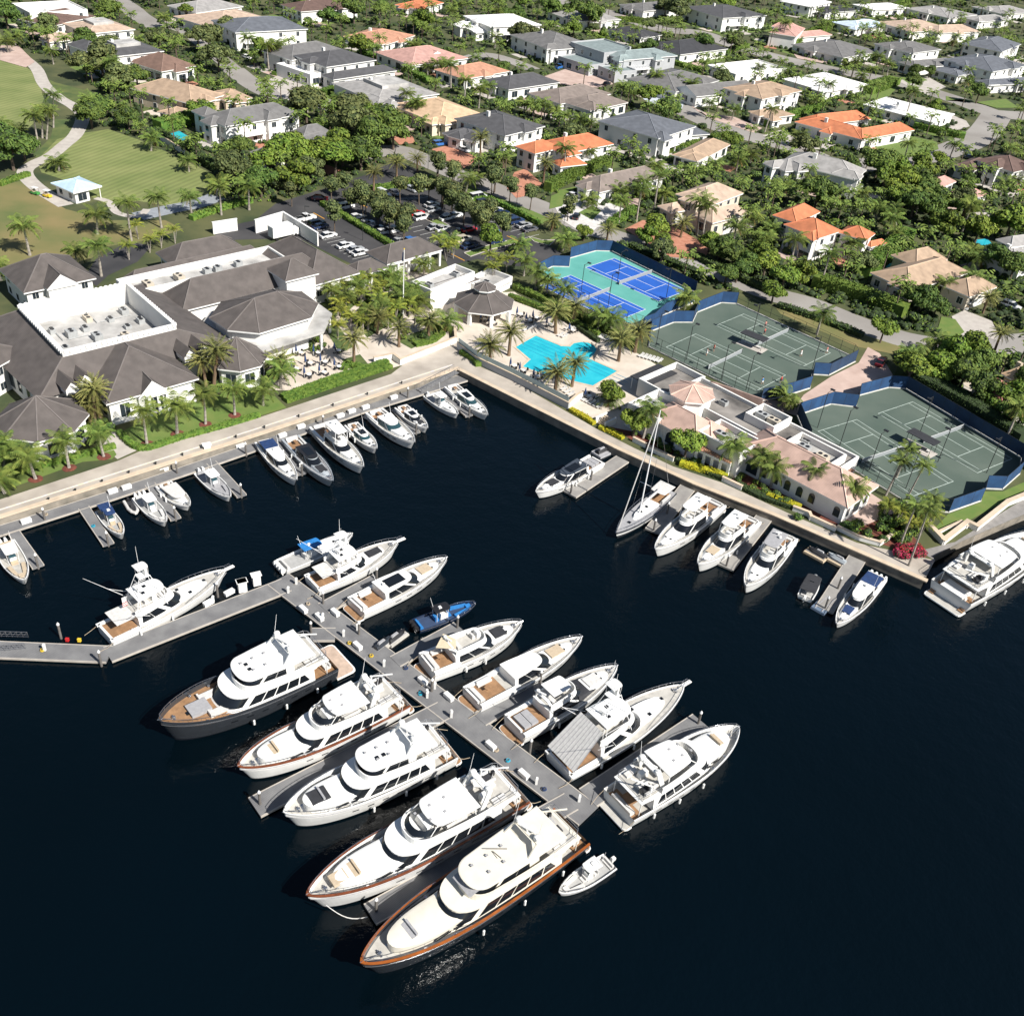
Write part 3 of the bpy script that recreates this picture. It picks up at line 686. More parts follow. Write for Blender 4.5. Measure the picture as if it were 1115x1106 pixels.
# --- west quay
WQ = 'boats moored along the west quay'
for a in [
 ('express', 'white cruiser with navy sunroof, leftmost of the larger quay boats', (95, 318), (250, 486), 3.6, dict(fly=None, canvas=NAVY, seed=1, F0=1.2, F1=2.0, platm=WARM)),
 ('express', 'silver grey cruiser with black roof between two white boats', (212, 305), (408, 490), 3.9, dict(hullm=SILV, glassroof=True, topm=BLACK, seed=2, F0=1.3, F1=2.1, deckm=CUSHG, fore=GREYD)),
 ('express', 'large white flybridge cruiser beside the silver grey boat', (335, 255), (540, 428), 4.3, dict(fly='top', seed=3, F0=1.5, F1=2.4, plat=.9)),
 ('express', 'short white cruiser with green windshield between two larger cruisers', (475, 245), (597, 350), 3.2, dict(seed=4, F0=1.1, F1=1.7, ws=GLASSB, glassroof=True)),
 ('express', 'long white sport cruiser with green windshield at mid quay', (572, 190), (762, 322), 4.4, dict(seed=1, F0=1.4, F1=2.2, ws=GLASSB, len_top=(.26, .56))),
 ('express', 'small dark-decked cruiser right of the long white sport cruiser', (688, 170), (818, 262), 3.2, dict(seed=5, F0=1.1, F1=1.6, fore=GREYD, glassroof=True, obs=2, eng=BLACK)),
 ('cc', 'slim white boat with open stern, second from the quay corner', (812, 115), (952, 200), 3.0, dict(F0=.95, F1=1.5, nob=1, cuddy=True)),
 ('express', 'white cruiser with black sunroof in the quay corner', (905, 80), (1080, 205), 3.5, dict(seed=2, glassroof=True, F0=1.2, F1=1.8, ws=GLASSB, platm=WARM))]:
    k = (express if a[0] == 'express' else centre_console)(a[1], T10(*a[2]), T10(*a[3]), a[4], **a[5]); k[0]['group'] = WQ
for a in [
 ('white centre console boat with hard top at the left edge', (10, 75), (107, 243), 3.4, T13, dict(nob=2, inner=WARM, cush=CUSHT)),
 ('centre console boat with navy top, left of the inflatable dinghy', (437, 610), (530, 722), 2.7, T9, dict(top=NAVY, topc=NAVY, nob=2, eng=BLACK, cush=CUSHT)),
 ('white centre console boat right of the inflatable dinghy', (600, 550), (718, 668), 3.1, T9, dict(nob=3)),
 ('white centre console boat at the rightmost finger of the left quay row', (865, 445), (998, 560), 3.2, T9, dict(nob=2, inner=CUSHG, cush=CUSHG))]:
    k = centre_console(a[0], a[4](*a[1]), a[4](*a[2]), a[3], **a[5]); k[0]['group'] = WQ
r_, h_ = express('small white cuddy boat with tan cockpit between two finger docks', T9(700, 508), T9(820, 600), 3.3, .9, 1.4, seed=2, hard=False, platm=TEAK, plat=.7, cockpit='sofa')
slab(r_, 'canvas_top', h_.L*.22, h_.L*.72, h_.B*.40, h_.B*.36, h_.L*.2, 1.75, .25, CUSH); r_['group'] = WQ
# dinghy
def dinghy(label, stern, bow, B, m=CUSH, inner=GREYD):
    r, L, th = place('inflatable_dinghy', label, stern, bow, .3, .5, 'dinghy', .3)
    q = M()
    for s in (-1, 1):
        q.path([(-.1, s*B*.36, .35), (L*.55, s*B*.36, .37), (L*.82, s*B*.24, .45), (L, 0, .52)], B*.14, 8)
    q.build('inflatable_tube', m, r, True)
    M().box((L*.42, 0, .25), (L*.8, B*.5, .12)).build('floor', inner, r)
    M().box((L*.45, 0, .5), (.4, .5, .5), taper=.8).build('console', inner, r); outboards(r, 1, -.2, .2, 1, BLACK, .7)
    return r
dinghy('small grey inflatable dinghy tied to the west quay dock', T9(555, 575), T9(590, 632), 1.9)
# --- east quay
EQ = 'boats moored along the east quay'
for a in [
 ('dark grey windowed sport cruiser left of the first east finger dock', (372, 402), (92, 538), 4.2, dict(seed=1, glassroof=True, topm=mat('smoked_roof', (.05, .06, .075), .2, .1, 1), F0=1.3, F1=2.1, fore=GREYD, len_top=(.25, .62), cockpit='pad')),
 ('white flybridge yacht moored right of the sailing yacht', (885, 585), (610, 785), 4.7, dict(fly='top', seed=2, F0=1.7, F1=2.6)),
 ('white flybridge yacht with beige bow cushion, second right of the sailing yacht', (1035, 655), (797, 850), 4.6, dict(fly='top', seed=3, F0=1.7, F1=2.6, fore=CUSHT)),
]:
    k = express(a[1-1], T11(*a[1]), T11(*a[2]), a[3], **a[4]); k[0]['group'] = EQ
k = express('white flybridge yacht with grey bimini, third right of the sailing yacht', (858, 583), (812, 637), 4.7, fly='top', canvas=CUSHG, seed=4, F0=1.7, F1=2.6); k[0]['group'] = EQ
k = express('white boat with navy canvas top and white outboards at the last finger dock', T20(488, 262), T20(302, 473), 3.7, F0=1.1, F1=1.8, fly=None, canvas=NAVY, topm=WHITE, obs=4, eng=WHITE, seed=4, fore=NAVY); k[0]['group'] = EQ
# covered small boat
r_, h_ = centre_console('small boat under a dark grey canopy beside the last finger dock', T20(160, 372), T20(215, 262), 2.6, .7, 1.0, nob=1, ttop=False, plat=.5)
slab(r_, 'canvas_canopy', h_.L*.05, h_.L*.8, 1.25, 1.15, .5, 1.7, .14, GREYD); r_['group'] = EQ
q = M()
for s in (-1, 1):
    for x in (.1, .7): q.tube((h_.L*x, s*1.1, .6), (h_.L*x, s*1.1, 1.7), .035, 4)
q.build('canopy_frame', ALU, r_)
# sailing yacht
r_, L, th = place('sailing_yacht', 'sailing yacht with a tall mast, teak deck and dark hull', T11(672, 530), T11(440, 718), 1.2, 1.6, 'sailing yacht'); r_['group'] = EQ
h_ = Hull(L, 4.0, 1.2, 1.6, .78, .06, .05, 2., .8, .42); h_.make(r_, CHARH, CUSHG, None, WHITE, 26)
tk = M(); o1, _, _ = outline(L*.30, L*.70, 1.15, .75, L*.14); o2, _, _ = outline(L*.32, L*.66, 1.0, .6, L*.12)
tk.loft([[(x, y, 1.2) for x, y in o1], [(x, y, 1.75) for x, y in o2]], cap1=True); tk.build('coachroof', WHITE, r_, True)
for x in (.45, .56, .76): hatch(r_, (L*x, 0), 1.73 if x < .7 else 1.45, .55)
M().box((L*.17, 0, 1.18), (L*.22, 2.0, .06)).build('cockpit_floor', TEAK, r_)
for s in (-1, 1): sofa(r_, (L*.19, s*1.1), (L*.16, .45), 1.1, CUSH, 'port' if s > 0 else 'stbd', 'cockpit_bench')
slab(r_, 'cockpit_awning', L*.06, L*.27, 1.5, 1.4, .4, 3.0, .06, CUSH)
mz = 21.5
mst = M().tube((L*.58, 0, 1.5), (L*.56, 0, mz), .14, 8, r2=.09)
for z in (7.5, 13): mst.tube((L*.57, -1.1, z), (L*.57, 1.1, z), .05, 4)
ms_ = mst.build('mast', ALU, r_)
M().tube((L*.56, 0, 3.1), (L*.2, 0, 3.2), .12, 6).build('boom', ALU, r_); M().tube((L*.55, 0, 3.25), (L*.22, 0, 3.35), .2, 7).build('furled_mainsail', CUSH, r_)
M().tube((L*.97, 0, 1.7), (L*.56, 0, mz-.6), .085, 5).build('furled_headsail', CUSH, r_)
q = M().tube((.1, 0, 1.3), (L*.56, 0, mz-.1), .03, 4)
for s in (-1, 1): q.tube((L*.55, s*1.8, 1.4), (L*.57, s*1.1, 7.5), .025, 4); q.tube((L*.57, s*1.1, 7.5), (L*.56, s*1.05, 13), .025, 4); q.tube((L*.57, s*1.05, 13), (L*.56, 0, mz-1), .025, 4)
q.build('rigging', STEEL, r_); h_.rail(r_, L*.1, L*.98, .6, .08, 'guard_rail'); M().loft([[(L*.10, cos(t)*.45, 1.9+sin(t)*.45) for t in [2*pi*i/10 for i in range(10)]], [(L*.10+.06, cos(t)*.45, 1.9+sin(t)*.45) for t in [2*pi*i/10 for i in range(10)]]]).build('steering_wheel', STEEL, r_)
# big yacht at the right edge: stern on T20(762, 368), heading up and right
sa = G(*T20(762, 372), 1.2); sb = G(*T20(1100, 168), 1.5); th_ = atan2(sb[1]-sa[1], sb[0]-sa[0])
bow_px = PX(sa[0]+cos(th_)*29, sa[1]+sin(th_)*29, 3.4)
def y39(r, h, z1, z2, zt):
    L, B = h.L, h.B
    M().box((1.2, 0, h.z(0)-.05), (2.6, B*.5, .5)).build('garage_door', WHITE, r)
    for s in (-1, 1):
        for i in range(6): M().box((-.5+i*.42, s*B*.33, .55+i*.22), (.4, .9, .12)).build('stair_step', TEAK, r)
trawler_yacht('large white yacht with stern stairs, cut off by the right edge', T20(762, 372), bow_px, 8.0, 2.3, 3.4, fly='hardtop', seed=6, plat=1.8, extra=y39, platm=WARM)
# jet skis
def jetski(label, p, th, z, m=BLACK, m2=CUSHG):
    r = thing('jet_ski', (p[0], p[1], z), th, label, 'jet ski', 'jet skis parked on floating ramps')
    b = M(); rings = []
    for s in [i/9 for i in range(10)]:
        x = -1.6+3.2*s; w_ = .55*(1-max(0, (s-.55)/.45)**2.2)**.7 if s < 1 else .03; w_ = max(w_, .03)
        rings.append([(x, -w_, .28+.1*s), (x, -w_*.7, .05), (x, w_*.7, .05), (x, w_, .28+.1*s), (x, w_*.45, .62+.12*sin(pi*s)), (x, -w_*.45, .62+.12*sin(pi*s))])
    b.loft(rings, cap0=True, cap1=True); b.build('hull', m, r, True)
    M().box((-.45, 0, .82), (1.3, .38, .24), taper=.85).build('saddle', m2, r); M().tube((.35, -.4, 1.02), (.35, .4, 1.02), .035).tube((.45, 0, .7), (.35, 0, 1.0), .06).build('handlebar', BLACK, r)
    return r
# ---------------------------------------------------------------- water and ground
m = bpy.data.materials.new('sea_water'); m.use_nodes = True; n = m.node_tree.nodes; l = m.node_tree.links; b = n['Principled BSDF']
tc = n.new('ShaderNodeTexCoord'); ns = n.new('ShaderNodeTexNoise'); ns.inputs['Scale'].default_value = .02; ns.inputs['Detail'].default_value = 3; l.new(tc.outputs['Object'], ns.inputs[0])
rp = n.new('ShaderNodeValToRGB'); rp.color_ramp.elements[0].color = (.0004, .0020, .0030, 1); rp.color_ramp.elements[1].color = (.0005, .0032, .0060, 1)
l.new(ns.outputs['Fac'], rp.inputs[0]); l.new(rp.outputs[0], b.inputs['Base Color'])
b.inputs['Roughness'].default_value = .07; b.inputs['IOR'].default_value = 1.33; b.inputs['Specular IOR Level'].default_value = .42
h = None
for s_, d_, dist in ((.35, 2, .05), (1.6, 3, .022), (6., 2, .006)):
    q = n.new('ShaderNodeTexNoise'); q.inputs['Scale'].default_value = s_; q.inputs['Detail'].default_value = d_; l.new(tc.outputs['Object'], q.inputs[0])
    bp = n.new('ShaderNodeBump'); bp.inputs['Distance'].default_value = dist*2.2; bp.inputs['Strength'].default_value = 1; l.new(q.outputs['Fac'], bp.inputs['Height'])
    if h: l.new(h.outputs[0], bp.inputs['Normal'])
    h = bp
l.new(h.outputs[0], b.inputs['Normal'])
struct('water', M().sheet([(-2500, -300), (2500, -300), (2500, 900), (-2500, 900)], 0), m)
GRASS = mat('grass', (.045, .075, .018), .95, .25, .25, c2=(.10, .12, .032), detail=6)
LAWN = mat('mown_lawn', (.13, .165, .045), .95, .2, .10, c2=(.20, .22, .075), stripes=(.16, radians(20), .22, .2), detail=6)
LAWN2 = mat('dry_lawn', (.085, .11, .03), .95, .2, .07, c2=(.19, .15, .06), detail=6)
LAWNB = mat('bright_lawn', (.085, .145, .025), .95, .2, .5, c2=(.12, .16, .035), detail=5)
SOIL = mat('garden_soil', (.024, .040, .012), 1, .2, .10, c2=(.085, .088, .032), detail=6)
MULCH = mat('red_mulch', (.12, .035, .022), 1, .3, 2)
ASPH = mat('asphalt', (.026, .026, .029), .9, .2, .1, c2=(.055, .053, .054), detail=6)
ROADM = mat('worn_light_asphalt', (.20, .185, .168), .9, .15, .06, c2=(.27, .255, .235), detail=6)
PATHM = mat('concrete_path', (.34, .31, .28), .9, .15, .5, c2=(.42, .39, .35), detail=5)
PROMM = mat('promenade_pavers', (.30, .265, .225), .85, .15, .25, c2=(.43, .385, .33), stripes=(2.2, radians(43), .10), detail=6)
CAPM = mat('coping_stone', (.48, .39, .29), .8, .12, .6)
SEAW = mat('seawall_concrete', (.25, .22, .18), .9, .3, .5, c2=(.12, .11, .09))
DECKM = mat('pool_deck_stone', (.43, .375, .31), .85, .1, .3, c2=(.54, .48, .41), detail=5)
BRICK = mat('brick_pavers', (.34, .14, .085), .9, .2, .8, c2=(.42, .20, .13), detail=5)
PINKP = mat('pink_pavers', (.36, .26, .22), .9, .15, .3, c2=(.46, .35, .30), detail=5)
def poly(pxs, z=GZ): return [G(x, y, z) for x, y in pxs]
def tri_sheet(m_, pts, z):
    """triangulated flat sheet for concave outlines"""
    from mathutils.geometry import tessellate_polygon
    vs = [Vector((p[0], p[1], 0)) for p in pts]
    tr = tessellate_polygon([vs]); o = []
    for t in tr:
        a, b_, c = [pts[i] for i in t]
        if (b_[0]-a[0])*(c[1]-a[1])-(b_[1]-a[1])*(c[0]-a[0]) < 0: t = t[::-1]
        o.append(tuple(t))
    m_.add([(p[0], p[1], z) for p in pts], o); return m_
coast = [(-420, 690), (-60, 581), (0, 564.6), (280, 475), (498.7, 402.5), (560, 434), (670.5, 489), (756, 528), (840, 560.8), (1005.9, 633), (1016, 606), (1050, 588), (1115, 560), (1400, 450)]
cw = poly(coast)
far = [(3000, cw[-1][1]+100), (3000, 3000), (-3000, 3000), (-3000, cw[0][1])]
g = M(); tri_sheet(g, cw+far, GZ); struct('ground', g, SOIL)
g = M()
for a, b_ in zip(cw, cw[1:]): g.add([(*a, GZ-.01), (*b_, GZ-.01), (*b_, -2), (*a, -2)], [(0, 3, 2, 1)])
struct('seawall', g, SEAW)
LAYER = [GZ]
MASK = []                      # world polygons where no trees may grow
def inpoly(p, P):
    x, y = p; c = False; j = len(P)-1
    for i in range(len(P)):
        if (P[i][1] > y) != (P[j][1] > y) and x < (P[j][0]-P[i][0])*(y-P[i][1])/(P[j][1]-P[i][1])+P[i][0]: c = not c
        j = i
    return c
def area(name, pxs, m_, lift, mask=True, kerb=None):
    pw = poly(pxs); q = M(); tri_sheet(q, pw, GZ+lift); o = struct(name, q, m_)
    if mask: MASK.append(pw)
    if kerb:
        q = M(); n_ = len(pw)
        for i in range(n_): strip(q, [pw[i], pw[(i+1) % n_]], .25, GZ+lift-.01, GZ+lift+.12)
        struct('kerb', q, kerb)
    return o
def strip(q, pts, w_, z0, z1):
    for i_, ((ax, ay), (bx, by)) in enumerate(zip(pts, pts[1:])):
        if i_: z0, z1 = (z0-.004, z1-.004) if i_ % 2 else (z0+.004, z1+.004)
        d = hypot(bx-ax, by-ay) or 1; nx, ny = -(by-ay)/d*w_/2, (bx-ax)/d*w_/2; ex, ey = (bx-ax)/d*w_*.5, (by-ay)/d*w_*.5
        q.prism([(ax+nx-ex, ay+ny-ey), (ax-nx-ex, ay-ny-ey), (bx-nx+ex, by-ny+ey), (bx+nx+ex, by+ny+ey)], z0, z1)
def smooth_line(P, k=5):
    o = []
    for i in range(len(P)-1):
        p0, p1, p2, p3 = P[max(i-1, 0)], P[i], P[i+1], P[min(i+2, len(P)-1)]
        for j in range(k):
            t = j/k; o.append(tuple(.5*((2*p1[c])+(-p0[c]+p2[c])*t+(2*p0[c]-5*p1[c]+4*p2[c]-p3[c])*t*t+(-p0[c]+3*p1[c]-3*p2[c]+p3[c])*t**3) for c in (0, 1)))
    return o+[P[-1]]
def ribbon(name, pxs, w_, m_, lift, kerb=None, mask=True):
    P = smooth_line([G(*p) for p in pxs]); Lp, Rp = [], []
    for i, p in enumerate(P):
        a, b_ = P[max(i-1, 0)], P[min(i+1, len(P)-1)]; d = hypot(b_[0]-a[0], b_[1]-a[1]) or 1; nx, ny = -(b_[1]-a[1])/d, (b_[0]-a[0])/d
        Lp.append((p[0]+nx*w_/2, p[1]+ny*w_/2)); Rp.append((p[0]-nx*w_/2, p[1]-ny*w_/2))
    q = M()
    for i in range(len(P)-1): q.add([(*Rp[i], GZ+lift), (*Rp[i+1], GZ+lift), (*Lp[i+1], GZ+lift), (*Lp[i], GZ+lift)], [(0, 1, 2, 3)])
    if mask:
        for i in range(len(P)-1): MASK.append([Rp[i], Rp[i+1], Lp[i+1], Lp[i]])
    return struct(name, q, m_)
# lawns and golf
area('fairway', [(-40, 90), (-40, 20), (0, 35), (12, 62), (35, 78), (43, 92), (48, 108), (36, 135), (20, 150), (-40, 160)], LAWN, .02)
area('putting_lawn', [(40, 175), (62, 152), (85, 146), (118, 141), (150, 152), (180, 165), (228, 188), (250, 205), (245, 218), (190, 226), (150, 219), (112, 221), (95, 212), (75, 198), (45, 188)], LAWN, .03)
area('dry_fairway', [(-40, 215), (0, 203), (26, 196), (40, 210), (72, 228), (120, 240), (180, 240), (200, 250), (160, 262), (120, 268), (70, 300), (20, 300), (-40, 300)], LAWN2, .02)
area('west_lawn', [(60, 130), (85, 130), (95, 148), (70, 162), (40, 172), (35, 170), (55, 150)], GRASS, .015)
area('cart_verge', [(40, 80), (60, 90), (100, 100), (110, 130), (90, 146), (80, 120), (55, 105)], GRASS, .012, False)
ribbon('cart_path', [(12, 53), (38, 73), (48, 92), (63, 106), (80, 116), (90, 127), (83, 146), (70, 158), (55, 170), (38, 178), (27, 188), (40, 204), (72, 224)], 4.2, PATHM, .05)
ribbon('garden_path', [(104, 216), (118, 220), (128, 232), (150, 236), (160, 228)], 2.0, PATHM, .05, mask=False)
ribbon('golf_cart_road', [(150, 236), (185, 228), (215, 222), (236, 214)], 6, mat('blue_grey_road', (.22, .24, .26), .9), .045)
# promenade
prom_in = [(786, 525.6), (733, 508), (690.7, 488), (653, 469), (618, 449), (560, 416), (520, 398), (500, 384), (497, 364), (484, 372), (440, 396.5), (425.8, 407.5), (280, 455.5), (151, 492), (128, 502), (0, 544), (-60, 562), (-420, 668)]
pw = poly([(x, y) for x, y in coast[:10]]+[(1018, 610), (1000, 606), (933, 591), (862.6, 560.8)]+prom_in)
q = M(); tri_sheet(q, pw, GZ+.04); struct('promenade', q, PROMM); MASK.append(pw)
q = M()
def offset(P, d):
    o = []
    for i, p in enumerate(P):
        a, b_ = P[max(i-1, 0)], P[min(i+1, len(P)-1)]; L_ = hypot(b_[0]-a[0], b_[1]-a[1]); o.append((p[0]-(b_[1]-a[1])/L_*d, p[1]+(b_[0]-a[0])/L_*d))
    return o
cap = offset(cw[:10], .35); strip(q, cap, .9, GZ+.02, GZ+.22); struct('seawall_coping', q, CAPM)
q = M(); strip(q, offset(cw[:5], 2.2), .35, GZ+.03, GZ+.075); struct('promenade_tile_band', q, mat('blue_mosaic_band', (.50, .50, .52), .6, .3, 1.6, c2=(.60, .52, .38)))
q = M(); tri_sheet(q, poly([(1018, 610), (1016, 606), (1050, 588), (1115, 560), (1130, 540), (1112, 545), (1040, 590), (1000, 600)]), GZ+.03); struct('lower_walk', q, mat('grey_walk', (.20, .19, .18), .9)); MASK.append(poly([(1018, 614), (1016, 606), (1050, 588), (1115, 560), (1130, 530), (1090, 535), (1040, 570), (1000, 600)]))
# promenade lawns
area('west_quay_lawn', [(-60, 555), (0, 536), (16, 530), (90, 503), (122, 500), (127, 495), (124, 490), (60, 505), (16, 515), (0, 522), (-60, 540)], LAWNB, .03)
area('front_lawn', [(150, 488), (158, 490), (260, 460), (312, 444), (300, 432), (265, 420), (238, 430), (200, 443), (160, 455), (133, 470), (136, 478)], LAWNB, .03)
area('terrace_path', [(0, 520), (60, 500), (110, 488), (122, 470), (133, 470), (150, 490), (128, 500), (118, 492), (60, 512), (16, 522), (0, 530)], PATHM, .02)
area('court_lawn', [(1018, 575), (1032, 560), (1068, 547), (1072, 535), (1092, 535), (1115, 525), (1140, 515), (1140, 535), (1095, 545), (1040, 575), (1022, 588)], LAWNB, .03)
# courtyard, pool deck
area('courtyard_paving', [(285, 410), (300, 392), (340, 380), (362, 345), (380, 325), (420, 300), (450, 296), (490, 300), (505, 320), (560, 318), (566, 322), (600, 340), (650, 362), (700, 388), (722, 402), (735, 412), (690, 470), (665, 465), (618, 443), (560, 413), (520, 395), (497, 380), (440, 397), (345, 425), (290, 425)], DECKM, .03)
WATERP = mat('pool_water', (.012, .34, .44), .08, .12, .4, c2=(.03, .42, .50))
# pool: basin edge and water
PP = [(560, 378), (583, 365), (611, 376.5), (620, 377), (624, 373.5), (632, 372), (641, 373), (648, 376.5), (651, 381), (648, 386.5), (643, 391), (673.5, 404.5), (646, 421), (590, 407.5), (567.5, 399.5), (576, 391.6)]
q = M(); pp = poly(PP); strip(q, pp+[pp[0]], .5, GZ+.02, GZ+.10); struct('pool_coping', q, CAPM)
q = M(); tri_sheet(q, pp, GZ+.055); struct('pool_water', q, WATERP)
q = M()
P0, P1, P2 = G(583, 365), G(560, 378), G(673.5, 404.5)
for i in range(1, 6):
    t = i/6; a = (P0[0]+(P1[0]-P0[0])*t, P0[1]+(P1[1]-P0[1])*t); b_ = G(646, 421)
    d = (P2[0]-P0[0], P2[1]-P0[1]); L_ = hypot(*d); ln = 18 if i > 3 else 26
    strip(q, [(a[0]+d[0]/L_*1, a[1]+d[1]/L_*1), (a[0]+d[0]/L_*ln, a[1]+d[1]/L_*ln)] if i < 4 else [a, (a[0]+d[0]/L_*9, a[1]+d[1]/L_*9)], .14, GZ+.055, GZ+.062)
struct('pool_lane_marking', q, mat('lane_blue', (.01, .22, .36), .4))
# parking lot
area('parking_lot', [(278, 240), (300, 222), (355, 205), (400, 190), (430, 175), (455, 185), (475, 200), (505, 214), (560, 240), (574, 258), (612, 275), (600, 290), (560, 290), (520, 282), (488, 290), (480, 272), (415, 275), (388, 290), (330, 262), (300, 260), (240, 262), (230, 250)], ASPH, .03)
area('service_drive', [(92, 302), (104, 283), (140, 263), (165, 268), (150, 285), (118, 300), (105, 312)], ASPH, .03)
# roads
LIFT = .035
for nm, P, w_ in (
 ('street', [(395, 170), (431, 163), (465, 176), (498, 190), (560, 214), (600, 230), (640, 248), (690, 264), (740, 282), (790, 300), (840, 320), (880, 331), (920, 347), (960, 362), (1000, 373), (1050, 378), (1130, 372)], 9),
 ('street', [(560, -8), (620, 4), (670, 16), (720, 32), (760, 36), (793, 47), (835, 60), (915, 78), (965, 87), (1010, 99), (1050, 112), (1086, 124), (1130, 127)], 14),
 ('street', [(1086, 124), (1070, 146), (1045, 160), (1010, 170), (970, 176), (905, 184)], 12),
 ('street', [(735, 115), (770, 132), (800, 144), (830, 152), (860, 160), (890, 172)], 13),
 ('street', [(253, 75), (275, 92), (300, 104), (340, 108), (370, 118), (410, 127)], 9),
 ('street', [(118, -6), (140, 8), (152, 18), (172, 30)], 10),
 ('street', [(505, 66), (530, 60), (560, 68), (580, 76)], 8),
 ('street', [(160, 25), (195, 30), (235, 60), (253, 75)], 7)):
    LIFT = LIFT+.005; ribbon(nm, P, w_, ROADM, LIFT)
DL = [.085]
def drive(pxs, m_): DL[0] += .002; area('driveway', pxs, m_, DL[0])
drive([(406, 130), (420, 128), (450, 150), (452, 156), (435, 158)], BRICK)
drive([(470, 163), (490, 158), (520, 172), (512, 180), (500, 186)], BRICK)
drive([(560, 188), (572, 184), (590, 200), (582, 212), (562, 216), (552, 205)], BRICK)
drive([(602, 222), (625, 213), (655, 218), (685, 230), (668, 242), (650, 248), (640, 258), (612, 240)], mat('pale_driveway', (.50, .48, .46), .9))
drive([(680, 250), (700, 240), (735, 248), (775, 270), (765, 284), (730, 280)], BRICK)
drive([(592, 84), (620, 74), (660, 86), (668, 92), (650, 96), (610, 92)], PINKP)
drive([(290, 88), (310, 80), (335, 92), (345, 105), (315, 112)], PATHM)
drive([(700, 108), (715, 103), (745, 112), (742, 120), (715, 118)], mat('pale_blue_driveway', (.42, .46, .50), .9))
drive([(830, 148), (850, 142), (868, 152), (910, 158), (905, 163), (865, 163)], PATHM)
drive([(975, 88), (1010, 84), (1030, 95), (1010, 104)], PATHM)
drive([(1028, 122), (1052, 132), (1056, 138), (1040, 143), (1030, 138), (1036, 134)], PATHM)
drive([(1036, 345), (1050, 338), (1080, 350), (1090, 372), (1065, 366), (1048, 368)], PATHM)
drive([(745, 110), (760, 122), (800, 128), (830, 140), (820, 145), (775, 130)], PINKP)
drive([(0, 50), (20, 50), (38, 68), (28, 74), (0, 66)], PINKP)
drive([(835, 40), (850, 46), (845, 54), (832, 52)], BRICK)
drive([(860, 54), (880, 60), (905, 64), (900, 70), (868, 64)], PINKP)
area('neighbour_lawn', [(955, 150), (975, 145), (1020, 155), (1022, 163), (990, 172), (955, 172)], LAWNB, .12)
area('neighbour_lawn', [(1030, 105), (1060, 112), (1095, 108), (1110, 118), (1085, 118), (1050, 108), (1030, 110)], LAWNB, .12)
area('neighbour_lawn', [(980, 85), (990, 92), (1010, 88), (1000, 82)], LAWNB, .125)
area('neighbour_lawn', [(940, 100), (970, 88), (978, 95), (965, 108), (945, 108)], LAWNB, .125)
area('neighbour_lawn', [(1025, 345), (1040, 348), (1050, 362), (1038, 370), (1020, 362)], LAWNB, .125)
area('neighbour_lawn', [(600, 214), (622, 205), (612, 225), (598, 228)], LAWNB, .125)
area('neighbour_lawn', [(630, 232), (645, 224), (655, 230), (645, 240)], LAWNB, .13)
area('verge', [(505, 208), (560, 230), (590, 244), (605, 236), (560, 220), (515, 200)], LAWNB, .035)
area('court_verge', [(880, 336), (930, 358), (985, 378), (975, 386), (935, 378), (850, 342), (845, 336)], LAWN2, .03)
area('court_plaza', [(868, 440), (875, 430), (905, 410), (935, 395), (945, 378), (958, 385), (972, 408), (968, 424), (934, 434), (931, 446), (905, 442), (872, 454), (820, 440), (832, 434)], PINKP, .035)
area('terrace_pavers', [(905, 520), (915, 560), (935, 575), (975, 558), (965, 548), (945, 535)], PINKP, .035)
area('quay_border', [(640, 457), (655, 460), (690, 480), (735, 500), (790, 522), (862, 553), (935, 585), (985, 600), (1000, 590), (970, 560), (930, 562), (905, 556), (800, 510), (760, 492), (700, 470), (680, 460)], MULCH, .025, False)
